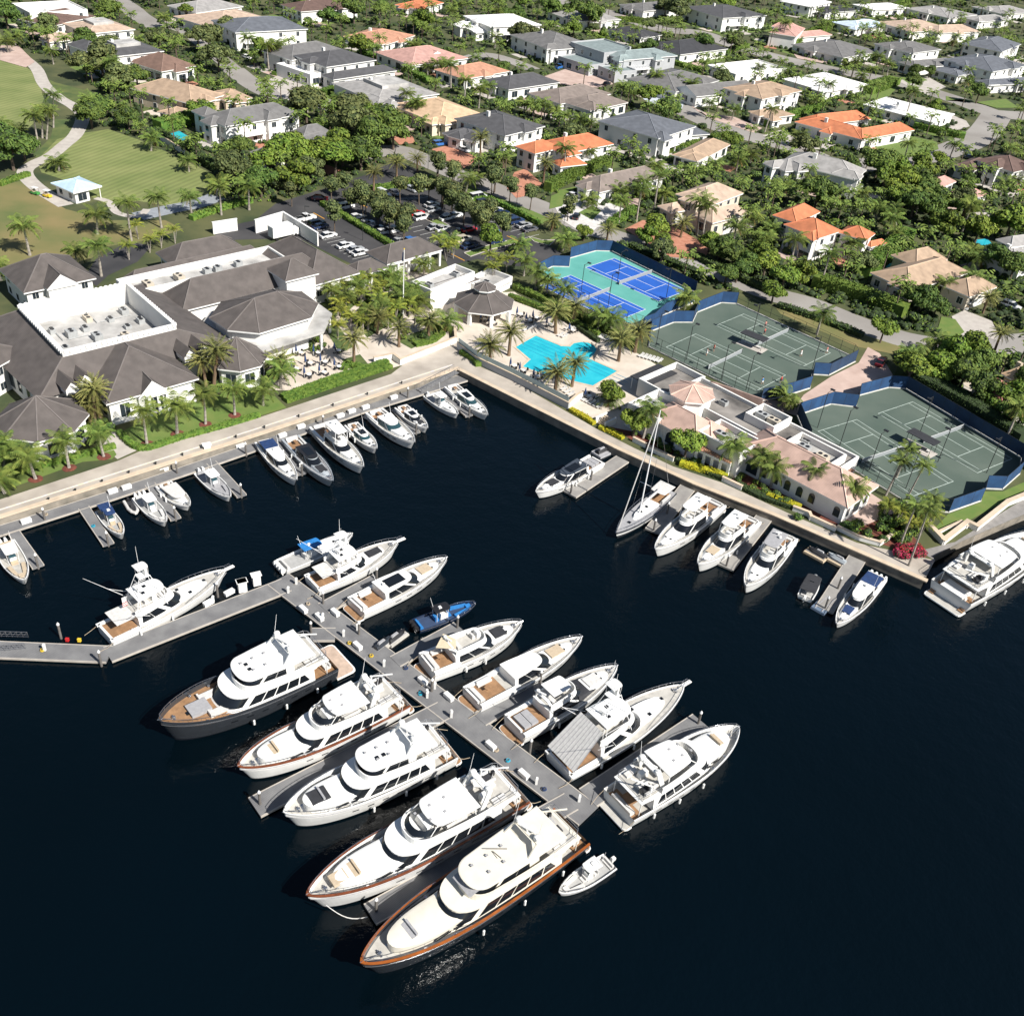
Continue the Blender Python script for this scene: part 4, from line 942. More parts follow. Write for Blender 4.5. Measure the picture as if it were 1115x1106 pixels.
# ---------------------------------------------------------------- tennis courts
def net_(parent, a, b_, h0=1.07):
    q = M(); q.add([(*a, GZ+.1), (*b_, GZ+.1), (*b_, GZ+h0), (*a, GZ+h0)], [(0, 1, 2, 3)])
def court(name, label, L_, T_, R_, surf, line, lift, border=None):
    """doubles court from three line corners; local x along the length, y across"""
    a, t, r_ = G(*L_), G(*T_), G(*R_)
    th = atan2(r_[1]-t[1], r_[0]-t[0]); th2 = atan2(t[1]-a[1], t[0]-a[0])-pi/2; th = (th+th2)/2
    ln, wd_ = 23.77, 10.97; mx, my = (a[0]+r_[0])/2, (a[1]+r_[1])/2
    o = thing(name, (mx, my, GZ), th, label, 'tennis court', 'tennis courts beside the pool')
    M().box((0, 0, lift+.005), (ln+.1, wd_+.1, .01)).build('playing_surface', surf, o)
    q = M(); z = lift+.016; x, y, s_ = ln/2, wd_/2, wd_/2-1.37; w_ = .13
    for sg in (-1, 1):
        q.box((0, sg*y, z), (ln+w_, w_, .006)); q.box((0, sg*s_, z), (ln, w_, .006)); q.box((sg*x, 0, z), (w_, wd_, .005)); q.box((sg*6.4, 0, z), (w_, 2*s_, .005)); q.box((sg*(x-.2), 0, z), (.35, .06, .005))
    q.box((0, 0, z), (12.8, w_, .004)); q.build('court_line', line, o)
    nt_ = M(); n_ = 12
    for i in range(n_):
        y0, y1 = -6.4+12.8*i/n_, -6.4+12.8*(i+1)/n_; z0, z1 = [1.0-.09*(1-abs(k)/6.4) for k in (y0, y1)]
        nt_.add([(0, y0, lift+.05), (0, y1, lift+.05), (0, y1, lift+z1), (0, y0, lift+z0)], [(0, 1, 2, 3)])
    nn = nt_.build('net', mat('net_mesh', (.22, .24, .25), .9, .1, 8), o)
    tp = M()
    for i in range(n_):
        y0, y1 = -6.4+12.8*i/n_, -6.4+12.8*(i+1)/n_; z0, z1 = [1.0-.09*(1-abs(k)/6.4) for k in (y0, y1)]
        tp.add([(-.06, y0, lift+z0), (-.06, y1, lift+z1), (.06, y1, lift+z1), (.06, y0, lift+z0)], [(0, 3, 2, 1)]); tp.add([(-.06, y0, lift+z0), (-.06, y1, lift+z1), (-.06, y1, lift+z1-.12), (-.06, y0, lift+z0-.12)], [(0, 1, 2, 3)])
    tp.build('net_tape', WHITE, nn)
    for sg in (-1, 1): M().tube((0, sg*6.4, lift), (0, sg*6.4, lift+1.1), .06).build('net_post', BLACK, o)
    return o, th
TEAL = mat('teal_acrylic', (.07, .27, .235), .8, .08, .15, c2=(.11, .34, .30), detail=5); BLUEC = mat('blue_acrylic', (.012, .085, .38), .75, .08, .3)
CLAY = mat('green_clay', (.055, .082, .066), .95, .15, .12, c2=(.082, .108, .088), detail=6); LINEW = mat('court_line_white', (.62, .64, .62), .8, .1, 1)
LINEG = mat('court_line_worn', (.36, .42, .38), .9, .15, 1)
q_ = tile(700, 320, 4.46); r_4 = tile(860, 410, 4.46); p_5 = tile(580, 260, 5.868)
E1 = [(587, 298), (601.5, 290.5), (619.5, 291), (620.5, 281.5), (649, 273.5), (666, 274), (757, 319), (755, 330), (723, 343), (711, 354), (700, 358), (682, 352), (640, 332), (600, 310)]
E2 = [(707.8, 361.5), (733.6, 351.4), (753.8, 351.4), (758.7, 340.6), (785.2, 330), (802, 331), (927.6, 388.4), (931, 394), (902, 409), (884, 408), (881.6, 423), (850, 433), (828, 437), (706, 378)]
E3 = [(867.8, 452.6), (904.8, 440.3), (931.7, 443.6), (934, 431.3), (967.6, 422.3), (985.6, 423.5), (1112, 499), (1110, 516), (1091, 533), (1070.8, 532.2), (1067.4, 545.7), (1032.6, 558), (1010, 556), (985, 546), (880, 482)]
area('blue_court_surround', E1, TEAL, .04); area('clay_court_surround', E2, CLAY, .04); area('clay_court_surround', E3, CLAY, .04)
court('tennis_court', 'blue tennis court farther from the swimming pool', (640.0, 293.2), (672.9, 281.8), (745.0, 314.9), BLUEC, LINEW, .05)
a2 = (590.5, 310.5)
court('tennis_court', 'blue tennis court behind the poolside palms', (591, 311.5), (622.6, 299.5), (700, 337), BLUEC, LINEW, .05)
c1, thB = court('tennis_court', 'far green clay court of the pair beside the blue courts', (777.4, 354.3), (809.2, 340.6), (906.3, 385.0), CLAY, LINEG, .06)
c2_, _ = court('tennis_court', 'near green clay court between the pink building and shaded bench', (726.5, 377.2), (756, 362.6), (854.3, 410.1), CLAY, LINEG, .06)
c3, thD = court('tennis_court', 'far green clay court at the right edge of the photo', (954.8, 449.9), (992.3, 437.8), (1103.3, 500.4), CLAY, LINEG, .06)
c4, _ = court('tennis_court', 'near green clay court beside the long pink-tiled roof', (892.5, 469.4), (931.3, 457.5), (1036, 525.0), CLAY, LINEG, .06)
# windscreens and fences round the courts
SCREEN = mat('blue_windscreen', (.008, .036, .10), .8, .15, .4, c2=(.014, .06, .155)); SCREEN_SHADED = mat('shaded_windscreen', (.012, .035, .08), .8, .15, .5)  # second screen is the same blue cloth with its shade put into the colour
FPOST = mat('fence_post_black', (.02, .022, .022), .6, 0); KERBW = mat('white_kerb', (.55, .54, .50), .8, .1, 1)
def fence(label, pxs, sides, hgt=3.0):
    pts = [G(*p) for p in pxs]; cx = sum(p[0] for p in pts)/len(pts); cy = sum(p[1] for p in pts)/len(pts)
    o = thing('court_fence', (cx, cy, GZ), 0, label, 'fence'); n_ = len(pts); kb = M(); off = (cx, cy, GZ)
    for i in range(n_):
        a, b_ = pts[i], pts[(i+1) % n_]; s_ = sides[i]; L_ = hypot(b_[0]-a[0], b_[1]-a[1]); k = max(1, round(L_/3.2))
        strip(kb, [a, b_], .25, GZ, GZ+.22)
        if s_: 
            z0 = .3; q = M(); dx, dy = -(b_[1]-a[1])/L_*.03, (b_[0]-a[0])/L_*.03
            q.add([(a[0]+dx, a[1]+dy, GZ+z0), (b_[0]+dx, b_[1]+dy, GZ+z0), (b_[0]+dx, b_[1]+dy, GZ+hgt-.05), (a[0]+dx, a[1]+dy, GZ+hgt-.05), (a[0]-dx, a[1]-dy, GZ+z0), (b_[0]-dx, b_[1]-dy, GZ+z0), (b_[0]-dx, b_[1]-dy, GZ+hgt-.05), (a[0]-dx, a[1]-dy, GZ+hgt-.05)],
                  [(0, 1, 2, 3), (5, 4, 7, 6), (3, 2, 6, 7), (0, 4, 5, 1)])
            q.build('windscreen', SCREEN if s_ == 1 else SCREEN_SHADED, o, off=off)
        for j in range(k):
            t = j/k; p = (a[0]+(b_[0]-a[0])*t, a[1]+(b_[1]-a[1])*t); M().tube((*p, GZ), (*p, GZ+hgt), .05, 5).build('fence_post', FPOST, o, off=off)
        q = M()
        for z in ((hgt,) if s_ else (hgt, hgt*.5, .3)): q.tube((*a, GZ+z), (*b_, GZ+z), .035, 4)
        q.build('fence_rail', FPOST, o, off=off)
    kb.build('fence_kerb', KERBW, o, off=off)
fence('blue windscreen fence round the two blue tennis courts', E1, [1, 1, 2, 1, 1, 2, 2, 1, 1, 1, 0, 0, 0, 0])
fence('blue windscreen fence round the green clay courts beside the blue courts', E2, [1, 1, 2, 1, 1, 0, 0, 2, 1, 2, 1, 2, 0, 0])
fence('blue windscreen fence round the green clay courts at the right', E3, [1, 1, 2, 1, 1, 2, 2, 1, 1, 2, 1, 0, 0, 0, 2])
# court shelters between the pairs
def shelter(label, px, th):
    p = G(*px); o = thing('shade_shelter', (*p, GZ), th, label, 'shelter'); q = M()
    M().box((0, 0, 2.6), (6, 2.6, .12)).build('canopy', GREYD, o)
    for x in (-2.6, 2.6):
        for y in (-1, 1): M().tube((x, y, 0), (x, y, 2.6), .05).build('post', FPOST, o)
    M().box((0, 0, .45), (4.5, .5, .08)).box((-1.8, 0, .22), (.1, .45, .44)).box((1.8, 0, .22), (.1, .45, .44)).build('bench', CUSH, o)
    M().box((0, -.3, .07), (6.6, 3.0, .06)).build('slab', PATHM, o)
shelter('dark shade canopy between the two green courts beside the blue courts', (819, 377), thB+.1); shelter('dark shade canopy between the two green courts at the right', (1001, 488), thD+.1)
# court floodlights
def floodlight(px, arm, sh=8.):
    p = G(*px); o = thing('court_floodlight', (*p, GZ), 0); M().tube((0, 0, 0), (0, 0, sh), .07, 6).build('pole', FPOST, o)
    M().tube((0, 0, sh-.1), (arm[0], arm[1], sh+.1), .05, 5).build('arm', FPOST, o)
    M().box((arm[0], arm[1], sh+.05), (.9, .5, .18), atan2(arm[1], arm[0])+pi/2).build('lamp_head', BLACK, o); reg(o, 'slim black court floodlight', 'floodlight', 'court floodlights'); return o
for px, a in (((747, 392), 1), ((785, 413), 1), ((714, 378), 1), ((884, 403), -1), ((819, 366), -1), ((812, 425), 1), ((914, 486), 1), ((890, 466), 1), ((946, 512), 1), ((986, 532), 1), ((1002, 470), -1), ((1074, 515), -1), ((1021, 503), -1), ((672, 308), 1), ((632, 323), 1), ((662, 334), 1), ((725, 326), -1), ((718, 292), -1)):
    floodlight(px, (cos(radians(46))*1.6*a, sin(radians(46))*1.6*a))
# ---------------------------------------------------------------- docks
DOCKM = mat('dock_decking', (.15, .15, .155), .85, .1, .5, stripes=(2.2, radians(-43), .45, .2), c2=(.22, .22, .22), detail=7); DOCKM2 = mat('concrete_dock', (.20, .19, .18), .9, .12, .6, c2=(.27, .26, .24), detail=6)
FEND = mat('dock_fender_edge', (.36, .33, .29), .8, .1, 1); PILE = mat('steel_pile', (.12, .11, .10), .7, .2, 2); PILEW = mat('pile_cap_white', (.65, .65, .64), .5)
DZ = .55
ND = [0]
def dock(name, label, segs, m_=DOCKM, piles=(), grp=None):
    """segs: list of (px a, px b, width) at deck height"""
    ND[0] += 1; c0 = G(*segs[0][0], DZ); o = thing(name, (*c0, 0), 0, label, 'dock', grp); off = (*c0, 0)
    for i, (a, b_, w_) in enumerate(segs):
        A, B_ = G(*a, DZ), G(*b_, DZ); L_ = hypot(B_[0]-A[0], B_[1]-A[1]); th = atan2(B_[1]-A[1], B_[0]-A[0]); c = ((A[0]+B_[0])/2, (A[1]+B_[1])/2); dz = -.004*i-.005*(ND[0] % 17)
        M().box((*c, DZ-.16+dz), (L_, w_, .32), th).build('deck', m_, o, off=off)
        q = M(); nx, ny = -sin(th), cos(th)
        for s_ in (-1, 1): q.box((c[0]+nx*s_*(w_/2+.06), c[1]+ny*s_*(w_/2+.06), DZ-.12+dz), (L_-.02, .14, .30), th)
        q.build('fender_edge', FEND, o, off=off)
        q = M(); k = max(2, int(L_/4))
        for j in range(k): t = (j+.5)/k; q.box((A[0]+(B_[0]-A[0])*t, A[1]+(B_[1]-A[1])*t, 0), (L_/k*.8, w_*.8, .3), th)
        q.build('float', BLACK, o, off=off)
    for px in piles:
        P = G(*px, DZ); q = M().tube((*P, -2), (*P, 2.6), .17, 8); pl = q.build('pile', PILE, o, True, off=off); M().lathe((*P, 2.6), [(.21, -.05), (.2, .1), (.02, .4)], 8).build('pile_cap', PILEW, pl, off=off)
    return o
def mid(a, b_, t): return (a[0]+(b_[0]-a[0])*t, a[1]+(b_[1]-a[1])*t)
dock('floating_dock', 'long grey floating dock along the west quay wall', [((-60, 596), (0, 577.5), 2.4), ((0, 577.5), (115, 541), 2.4), ((115, 541), (225, 504), 2.4), ((225, 504), (300, 478), 2.4), ((300, 478), (400, 443), 2.4), ((400, 443), (505, 411), 2.6)], piles=[(49, 566), (193, 515), (444, 433), (268, 494), (352, 464)])
for lab, a, b_ in (('first finger dock of the west quay, at the left edge', (60, 715), (165, 862)), ('second finger dock of the west quay, left of the navy-topped boat', (362, 605), (470, 765)), ('third finger dock of the west quay, left of the small cuddy boat', (650, 505), (762, 655)),
                   ('fourth finger dock of the west quay, right of the last small boat', (915, 410), (1048, 555))):
    A, B_ = T9(*a), T9(*b_); dock('finger_dock', lab, [(A, B_, 1.5)], piles=[mid(A, B_, .99)], grp='finger docks of the west quay')
for lab, a, b_ in (('finger dock between the navy sunroof and silver cruisers', (170, 320), (275, 460)), ('finger dock between two small cruisers at mid quay', (680, 180), (770, 282)), ('finger dock nearest the quay corner', (880, 100), (1000, 208))):
    A, B_ = T10(*a), T10(*b_); dock('finger_dock', lab, [(A, B_, 1.4)], piles=[mid(A, B_, .99)], grp='finger docks of the west quay')
for lab, a, b_, w_ in (('concrete finger dock right of the dark windowed cruiser', T11(470, 395), T11(240, 548), 2.6), ('concrete finger dock right of the sailing yacht', (749, 530), (711, 578), 2.6), ('concrete finger dock between two flybridge yachts', (833, 562), (790, 617), 2.6), ('concrete finger dock beside the navy-canvas boat', T20(395, 185), T20(250, 410), 2.6)):
    dock('finger_dock', lab, [(a, b_, w_)], DOCKM2, piles=[mid(a, b_, .98), mid(a, b_, .6)], grp='finger docks of the east quay')
dock('floating_dock', 'outer west dock with a bend leading to the pier', [((-60, 703), (0, 706.5), 2.9), ((0, 706.5), (119, 711.5), 2.9), ((117, 712), (312, 636), 3.0)], piles=[(66, 692), (157, 680), (110, 722), (237, 647)])
dock('pier', 'long grey central pier with yachts moored on both sides', [((303, 630), (641, 887), 3.7)], piles=[(391, 690), (470, 752), (577, 818), (352, 657)])
for lab, a, b_, w_ in (('finger dock between the black-hulled yacht and outer dock', (365, 690), (338, 690), 2.4), ('long finger dock between two white motor yachts', (484, 772), (277, 878), 3.0), ('finger dock between the two nearest yachts', (622, 872), (403, 995), 2.6),
                       ('short finger dock between the sportfishing yacht and black-roofed yacht', (352, 662), (412, 630), 2.4), ('finger dock between the small blue boat and shade-sail yacht', (430, 720), (500, 682), 2.2), ('finger dock between the teak-platform yacht and navy-covered yacht', (522, 783), (590, 742), 2.4), ('finger dock between the covered sportfishing yacht and last yacht', (640, 868), (764, 785), 3.0)):
    dock('finger_dock', lab, [(a, b_, w_)], piles=[mid(a, b_, .97)], grp='finger docks of the central pier')
# gangway with rails at the far left of the outer dock
o = thing('gangway', (*G(10, 700, DZ), DZ), 0, 'aluminium gangway rails on the outer dock at the left edge', 'gangway'); A, B_ = G(-40, 692, DZ), G(31, 694, DZ); C_, D_ = G(-40, 712, DZ), G(28, 706, DZ)
for a, b_ in ((A, B_), (C_, D_)):
    q = M(); n_ = 12
    for j in range(n_+1):
        t = j/n_; p = (a[0]+(b_[0]-a[0])*t, a[1]+(b_[1]-a[1])*t); q.tube((*p, DZ), (*p, DZ+1.), .03, 4)
    for z in (.15, .55, 1.): q.tube((*a, DZ+z), (*b_, DZ+z), .035, 4)
    for j in range(n_): q.tube((a[0]+(b_[0]-a[0])*j/n_, a[1]+(b_[1]-a[1])*j/n_, DZ+.15), (a[0]+(b_[0]-a[0])*(j+1)/n_, a[1]+(b_[1]-a[1])*(j+1)/n_, DZ+1.), .02, 4)
    q.build('handrail', STEEL, o, off=tuple(o.location))
A, B_ = G(456, 424, 1.), G(497, 405, 1.6); th = atan2(B_[1]-A[1], B_[0]-A[0]); o = thing('access_ramp', (*A, 0), th, 'grey access ramp with rails beside the quay corner', 'ramp'); L_ = hypot(B_[0]-A[0], B_[1]-A[1]); M().box((L_/2, 0, 1.2), (L_, 1.6, .12), ry=-.11).build('deck', DOCKM, o)
for s_ in (-.8, .8):
    q = M(); q.tube((0, s_, 1.7), (L_, s_, 2.9), .04, 4)
    for j in range(9): t = j/8; q.tube((L_*t, s_, .65+1.15*t), (L_*t, s_, 1.7+1.2*t), .03, 4)
    q.build('handrail', STEEL, o)
# dock furniture: boxes, pedestals, large cabinets
def dbox(px, th, base='white dock box', z=DZ, s=1.):
    p = G(*px, z); o = thing('dock_box', (*p, z), th); M().box((0, 0, .27*s), (1.5*s, .6*s, .54*s)).build('body', WHITE, o); M().box((0, 0, .60*s), (1.6*s, .7*s, .12*s), taper=.9).build('lid', WHITE, o); reg(o, base, 'dock box', 'white dock boxes')
def pedestal(px, z=DZ):
    p = G(*px, z); o = thing('power_pedestal', (*p, z), 0); M().box((0, 0, .5), (.3, .3, 1.)).build('post', WHITE, o); M().box((0, 0, 1.1), (.36, .36, .22), taper=.6).build('lamp_cap', WHITE, o); reg(o, 'white power pedestal', 'power pedestal', 'power pedestals on the docks')
def cabinet(px, z=DZ):
    p = G(*px, z); o = thing('pump_cabinet', (*p, z), radians(30)); M().box((0, 0, .9), (1.1, .9, 1.8)).build('body', WHITE, o); M().box((0, 0, 1.85), (1.5, 1.1, .12)).build('lid', WHITE, o); reg(o, 'tall white cabinet', 'cabinet', 'tall white cabinets on the dock')
for t_, a in ((T13, (1050, 290)), (T14, (78, 262)), (T14, (18, 290)), (T9, (900, 372))): cabinet(t_(*a))
for t_, a in ((T14, (215, 300)), (T14, (365, 415)), (T14, (455, 488)), (T14, (630, 618)), (T14, (815, 745)), (T14, (920, 835)), (T15, (285, 600)), (T15, (180, 515)), (T16, (95, 690)), (T16, (280, 765)), (T14, (250, 262)), (T14, (515, 460)), (T14, (850, 715)), (T13, (195, 550)), (T13, (925, 340)), (T13, (580, 485))): pedestal(t_(*a))
for t_, a, th in ((T14, (280, 378), -.75), (T14, (350, 412), -.75), (T14, (515, 537), -.75), (T14, (418, 392), -.75), (T14, (910, 757), -.75), (T13, (995, 305), .9), (T13, (905, 350), .9), (T9, (115, 672), .75), (T9, (490, 542), .75), (T9, (550, 525), .75), (T9, (710, 447), .75), (T9, (945, 365), .75), (T9, (865, 392), .75), (T9, (1040, 345), .75), (T10, (190, 300), .75), (T10, (270, 262), .75), (T10, (440, 215), .75), (T10, (490, 195), .75), (T10, (550, 178), .75), (T10, (672, 135), .75), (T15, (160, 450), -.75), (T15, (455, 730), -.75), (T16, (40, 655), -.75)): dbox(t_(*a), th)
for i_, (t_, a) in enumerate(((T15, (530, 790)), (T15, (480, 745)), (T14, (575, 575)), (T14, (725, 628)), (T15, (150, 500)), (T14, (300, 350)), (T14, (480, 520)), (T16, (130, 715)), (T9, (405, 690)), (T9, (200, 640)), (T13, (185, 550)), (T11, (330, 470)))):
    p = G(*t_(*a), DZ); o = thing('coiled_hose', (*p, DZ), i_); q = M(); RR = [(.32*cos(k*.6)*(1-k*.012), .32*sin(k*.6)*(1-k*.012), .05+.008*k) for k in range(32)]; q.path(RR, .035, 4); q.build('hose', (AQUA, CUSHT, YEL, NAVY)[i_ % 4], o); M().tube((0, 0, 0), (0, 0, .35), .05, 5).build('hose_reel', STEEL, o); reg(o, ('turquoise', 'tan', 'yellow', 'navy')[i_ % 4]+' coiled hose on the dock', 'hose', 'coiled dock hoses')
# ramps with jet skis
def pontoon(label, px, th, size, m_):
    p = G(*px, .3); o = thing('floating_ramp', (*p, 0), th, label, 'floating ramp', 'floating ramps for small craft'); M().box((0, 0, .22), (size[0], size[1], .36), taper=.96).build('float', m_, o)
    q = M()
    for y in (-.4, .4): q.box((0, y*size[1]*.6, .45), (size[0]*.9, .14, .12))
    q.build('bunk', CUSHG, o); return p
for i, (lab, a) in enumerate((('left jet ski on a ramp beside the pier', (628, 525)), ('right jet ski on a ramp beside the pier', (685, 495)))):
    p = pontoon(('left' if i == 0 else 'right')+' floating ramp under a jet ski beside the pier', T14(*a), radians(55), (3.6, 1.5), WARM); jetski(lab, p, radians(55), .42, BLACK if i else CHARH)
for i, (lab, a) in enumerate((('tan watercraft on the left half of the tan quay pontoon', (215, 172)), ('silver watercraft on the right half of the tan quay pontoon', (300, 198)))):
    p = pontoon(('left' if i == 0 else 'right')+' tan pontoon against the east quay', T20(*a), radians(140), (3.8, 2.2), CUSHT); jetski(lab, p, radians(140), .42, SILV if i else GREYD)
p = pontoon('small blue grey pontoon between the canopy boat and last finger dock', T20(250, 390), radians(50), (4.5, 2.4), mat('blue_grey_float', (.10, .14, .2), .7))
for px in (T11(385, 365), ): p = pontoon('dark pontoon behind the dark windowed cruiser', px, radians(45), (4, 2.6), CUSHG); jetski('black jet ski behind the dark windowed cruiser', p, radians(45), .42)
# buoys
for i, a in enumerate(((345, 510), (293, 508))):
    p = G(*T13(*a), DZ); o = thing('life_ring_box', (*p, DZ), 0, ('yellow' if i == 0 else 'red')+' safety box on the outer west dock', 'safety box'); M().box((0, 0, .2), (.45, .35, .4), taper=.8).build('body', YEL if i == 0 else RED, o); M().box((0, 0, .43), (.48, .38, .05)).build('lid', YEL if i == 0 else RED, o)
# mooring line
q = M(); a = G(355, 985, 3.4); b_ = G(400, 998, .7); P = [(a[0]+(b_[0]-a[0])*t, a[1]+(b_[1]-a[1])*t, 3.4*(1-t)+.7*t-1.2*sin(pi*t)) for t in [i/8 for i in range(9)]]
o = q.path(P, .05, 5).build('mooring_line', CUSH); tag(o, 'pale mooring line from the brown-railed yacht bow to the finger dock', 'rope')
# ---------------------------------------------------------------- building tools
WALLW = mat('white_stucco', (.66, .65, .62), .85, .05, .4); WALLC = mat('cream_stucco', (.55, .48, .38), .85, .06, .4); WALLG = mat('grey_stucco', (.34, .35, .36), .85, .06, .4)
WALLB = mat('tan_stucco', (.46, .38, .28), .85, .06, .4)
TRIM = mat('white_trim', (.70, .70, .68), .6, .04, 1); WDARK = mat('window_glass_dark', (.02, .028, .035), .08, 0); WFRAME = mat('window_frame_white', (.62, .62, .60), .6, 0)
GARW = mat('garage_white', (.60, .60, .58), .7, .05, 1); WOOD = mat('wood_cladding', (.40, .20, .08), .7, .2, 1.5, stripes=(3, 0, .3)); GRAVEL = mat('gravel_roof', (.05, .047, .044), .95, .25, .18, c2=(.26, .24, .22), detail=9)
MEMB = mat('white_roof_membrane', (.24, .235, .225), .85, .12, .25, c2=(.48, .47, .45), detail=9); ACM = mat('air_conditioner_beige', (.46, .41, .33), .6, .08, 1); ACG = mat('air_conditioner_grey', (.30, .31, .31), .6, .1, 2)
_rm = {}
def roofmat(key, c, c2=None):
    if key not in ('white_roof', 'blue_white_roof'): c = tuple(k*.74 for k in c)
    if key not in _rm: _rm[key] = mat('roof_'+key, c, .85, .16, .55, c2=c2 or tuple(min(1, k*1.42) for k in c), stripes=(2.6, 0, .16, .8, 'Z'), bump=.02, detail=7)
    return _rm[key]
RF = {
 'club': roofmat('charcoal_brown_tile', (.095, .082, .076)), 'dgrey': roofmat('dark_grey_tile', (.075, .075, .080)), 'grey': roofmat('grey_tile', (.15, .147, .145)), 'lgrey': roofmat('light_grey_tile', (.30, .29, .28)),
 'slate': roofmat('slate_blue_tile', (.115, .125, .145)), 'black': roofmat('black_tile', (.04, .041, .046)), 'brown': roofmat('brown_tile', (.17, .105, .08)), 'dbrown': roofmat('dark_brown_tile', (.12, .075, .062)),
 'tan': roofmat('tan_tile', (.36, .26, .18)), 'peach': roofmat('peach_tile', (.55, .39, .25)), 'pink': roofmat('pink_tile', (.46, .30, .24)), 'rose': roofmat('rose_tile', (.46, .27, .23)), 'orange': roofmat('orange_tile', (.48, .165, .075)),
 'salmon': roofmat('salmon_tile', (.44, .23, .15)), 'white': roofmat('white_roof', (.62, .61, .59)), 'ltan': roofmat('light_tan_tile', (.45, .34, .26)), 'blue': roofmat('blue_white_roof', (.36, .43, .50)), 'lav': roofmat('greyed_brown_tile', (.20, .165, .145)), 'redbr': roofmat('red_brown_tile', (.30, .12, .09)), 'cream': roofmat('cream_tile', (.52, .44, .35)), 'ggreen': roofmat('grey_green_metal', (.22, .27, .27))}
def vsub(a, b): return (a[0]-b[0], a[1]-b[1])
def rectLMR(L_, M_, R_, z):
    a, m_, b = G(*L_, z), G(*M_, z), G(*R_, z); u, v = vsub(a, m_), vsub(b, m_); lu, lv = hypot(*u), hypot(*v)
    tu, tv = atan2(u[1], u[0]), atan2(v[1], v[0]); mid_ = (tu+tv)/2; tu, tv = mid_+pi/4, mid_-pi/4
    return m_, tu, lu, tv, lv
def rectMR(M_, R_, depth, z):
    m_, b = G(*M_, z), G(*R_, z); v = vsub(b, m_); tv = atan2(v[1], v[0]); return m_, tv+pi/2, depth, tv, hypot(*v)
def pt(r, a, b):
    m_, tu, lu, tv, lv = r; return (m_[0]+cos(tu)*a+cos(tv)*b, m_[1]+sin(tu)*a+sin(tv)*b)
def inset(r, d):
    m_, tu, lu, tv, lv = r; p = pt(r, d, d); return (p, tu, lu-2*d, tv, lv-2*d)
def corners(r): return [pt(r, 0, 0), pt(r, 0, r[4]), pt(r, r[2], r[4]), pt(r, r[2], 0)]
def hiproof(o, off, r, z, rise, rm, gable=None, fascia=True, name='roof', cap=None):
    """hip roof on an eave rectangle; gable='u' or 'v' keeps upright ends along that axis"""
    m_, tu, lu, tv, lv = r; q = M(); C = corners(r)
    if lu >= lv: hh = lv/2; ins = 0.02 if gable else hh; R0, R1 = pt(r, ins, lv/2), pt(r, lu-ins, lv/2); F_ = [((0, 1), 0), ((1, 2), 1), ((2, 3), 1), ((3, 0), 0)]
    else: hh = lu/2; ins = 0.02 if gable else hh; R0, R1 = pt(r, lu/2, ins), pt(r, lu/2, lv-ins)
    vs = [(*c, z) for c in C]+[(*R0, z+rise), (*R1, z+rise)]+[(*c, z-.28) for c in C]
    if lu >= lv: fs = [(0, 1, 4), (1, 2, 5, 4), (2, 3, 5), (3, 0, 4, 5)]; ends = (0, 2)
    else: fs = [(3, 0, 4), (0, 1, 5, 4), (1, 2, 5), (2, 3, 4, 5)]; ends = (0, 2)
    for i, f in enumerate(fs): q.add(vs, [f], 1 if gable and i in ends else 0)
    q.add(vs, [(0, 6, 7, 1), (1, 7, 8, 2), (2, 8, 9, 3), (3, 9, 6, 0), (6, 9, 8, 7)], 1)
    ro = q.build(name, [rm, TRIM], o, off=off)
    if cap is not False:
        c = M(); E_ = [(4, 5)]
        if not gable: E_ += [(0, 4), (1, 4), (2, 5), (3, 5)] if lu >= lv else [(0, 4), (3, 4), (1, 5), (2, 5)]
        for a, b in E_:
            A, B_ = vs[a], vs[b]; c.tube((A[0], A[1], A[2]+.03), (B_[0], B_[1], B_[2]+.03), .13, 4)
        c.build('ridge_cap', cap or capmat(rm), ro, off=off)
    return ro
def capmat(rm):
    c = [e.color[:3] for nd in rm.node_tree.nodes if nd.type == 'VALTORGB' for e in nd.color_ramp.elements][1]
    return mat(rm.name+'_ridge', tuple(min(.8, k*1.25+.02) for k in c), .8, .1, 1)
def window(o, off, p, th, w_, h_, z, arch_=False):
    """framed window on a wall: p on the wall plane, th the outward direction"""
    nx, ny = cos(th), sin(th); tx, ty = -ny, nx; q = M()
    q.box((p[0]+nx*.03, p[1]+ny*.03, z), (.08, w_+.24, h_+.24), th, 0); f = q.build('window', WFRAME, o, off=off)
    g_ = M()
    if arch_:
        pts = [(-w_/2, -h_/2), (w_/2, -h_/2)]+[(w_/2*cos(a), h_/2-w_/2+w_/2*sin(a)) for a in [pi*i/6 for i in range(7)]]
        g_.add([(p[0]+nx*.085+tx*a, p[1]+ny*.085+ty*a, z+b) for a, b in pts], [tuple(range(len(pts)))])
    else:
        k = 2 if w_ > 1.2 else 1
        for i in range(k): ww = w_/k-.06; c = -w_/2+w_/k*(i+.5); g_.box((p[0]+nx*.06+tx*c, p[1]+ny*.06+ty*c, z), (.06, ww, h_), th)
    g_.build('pane', WDARK, f, off=off)
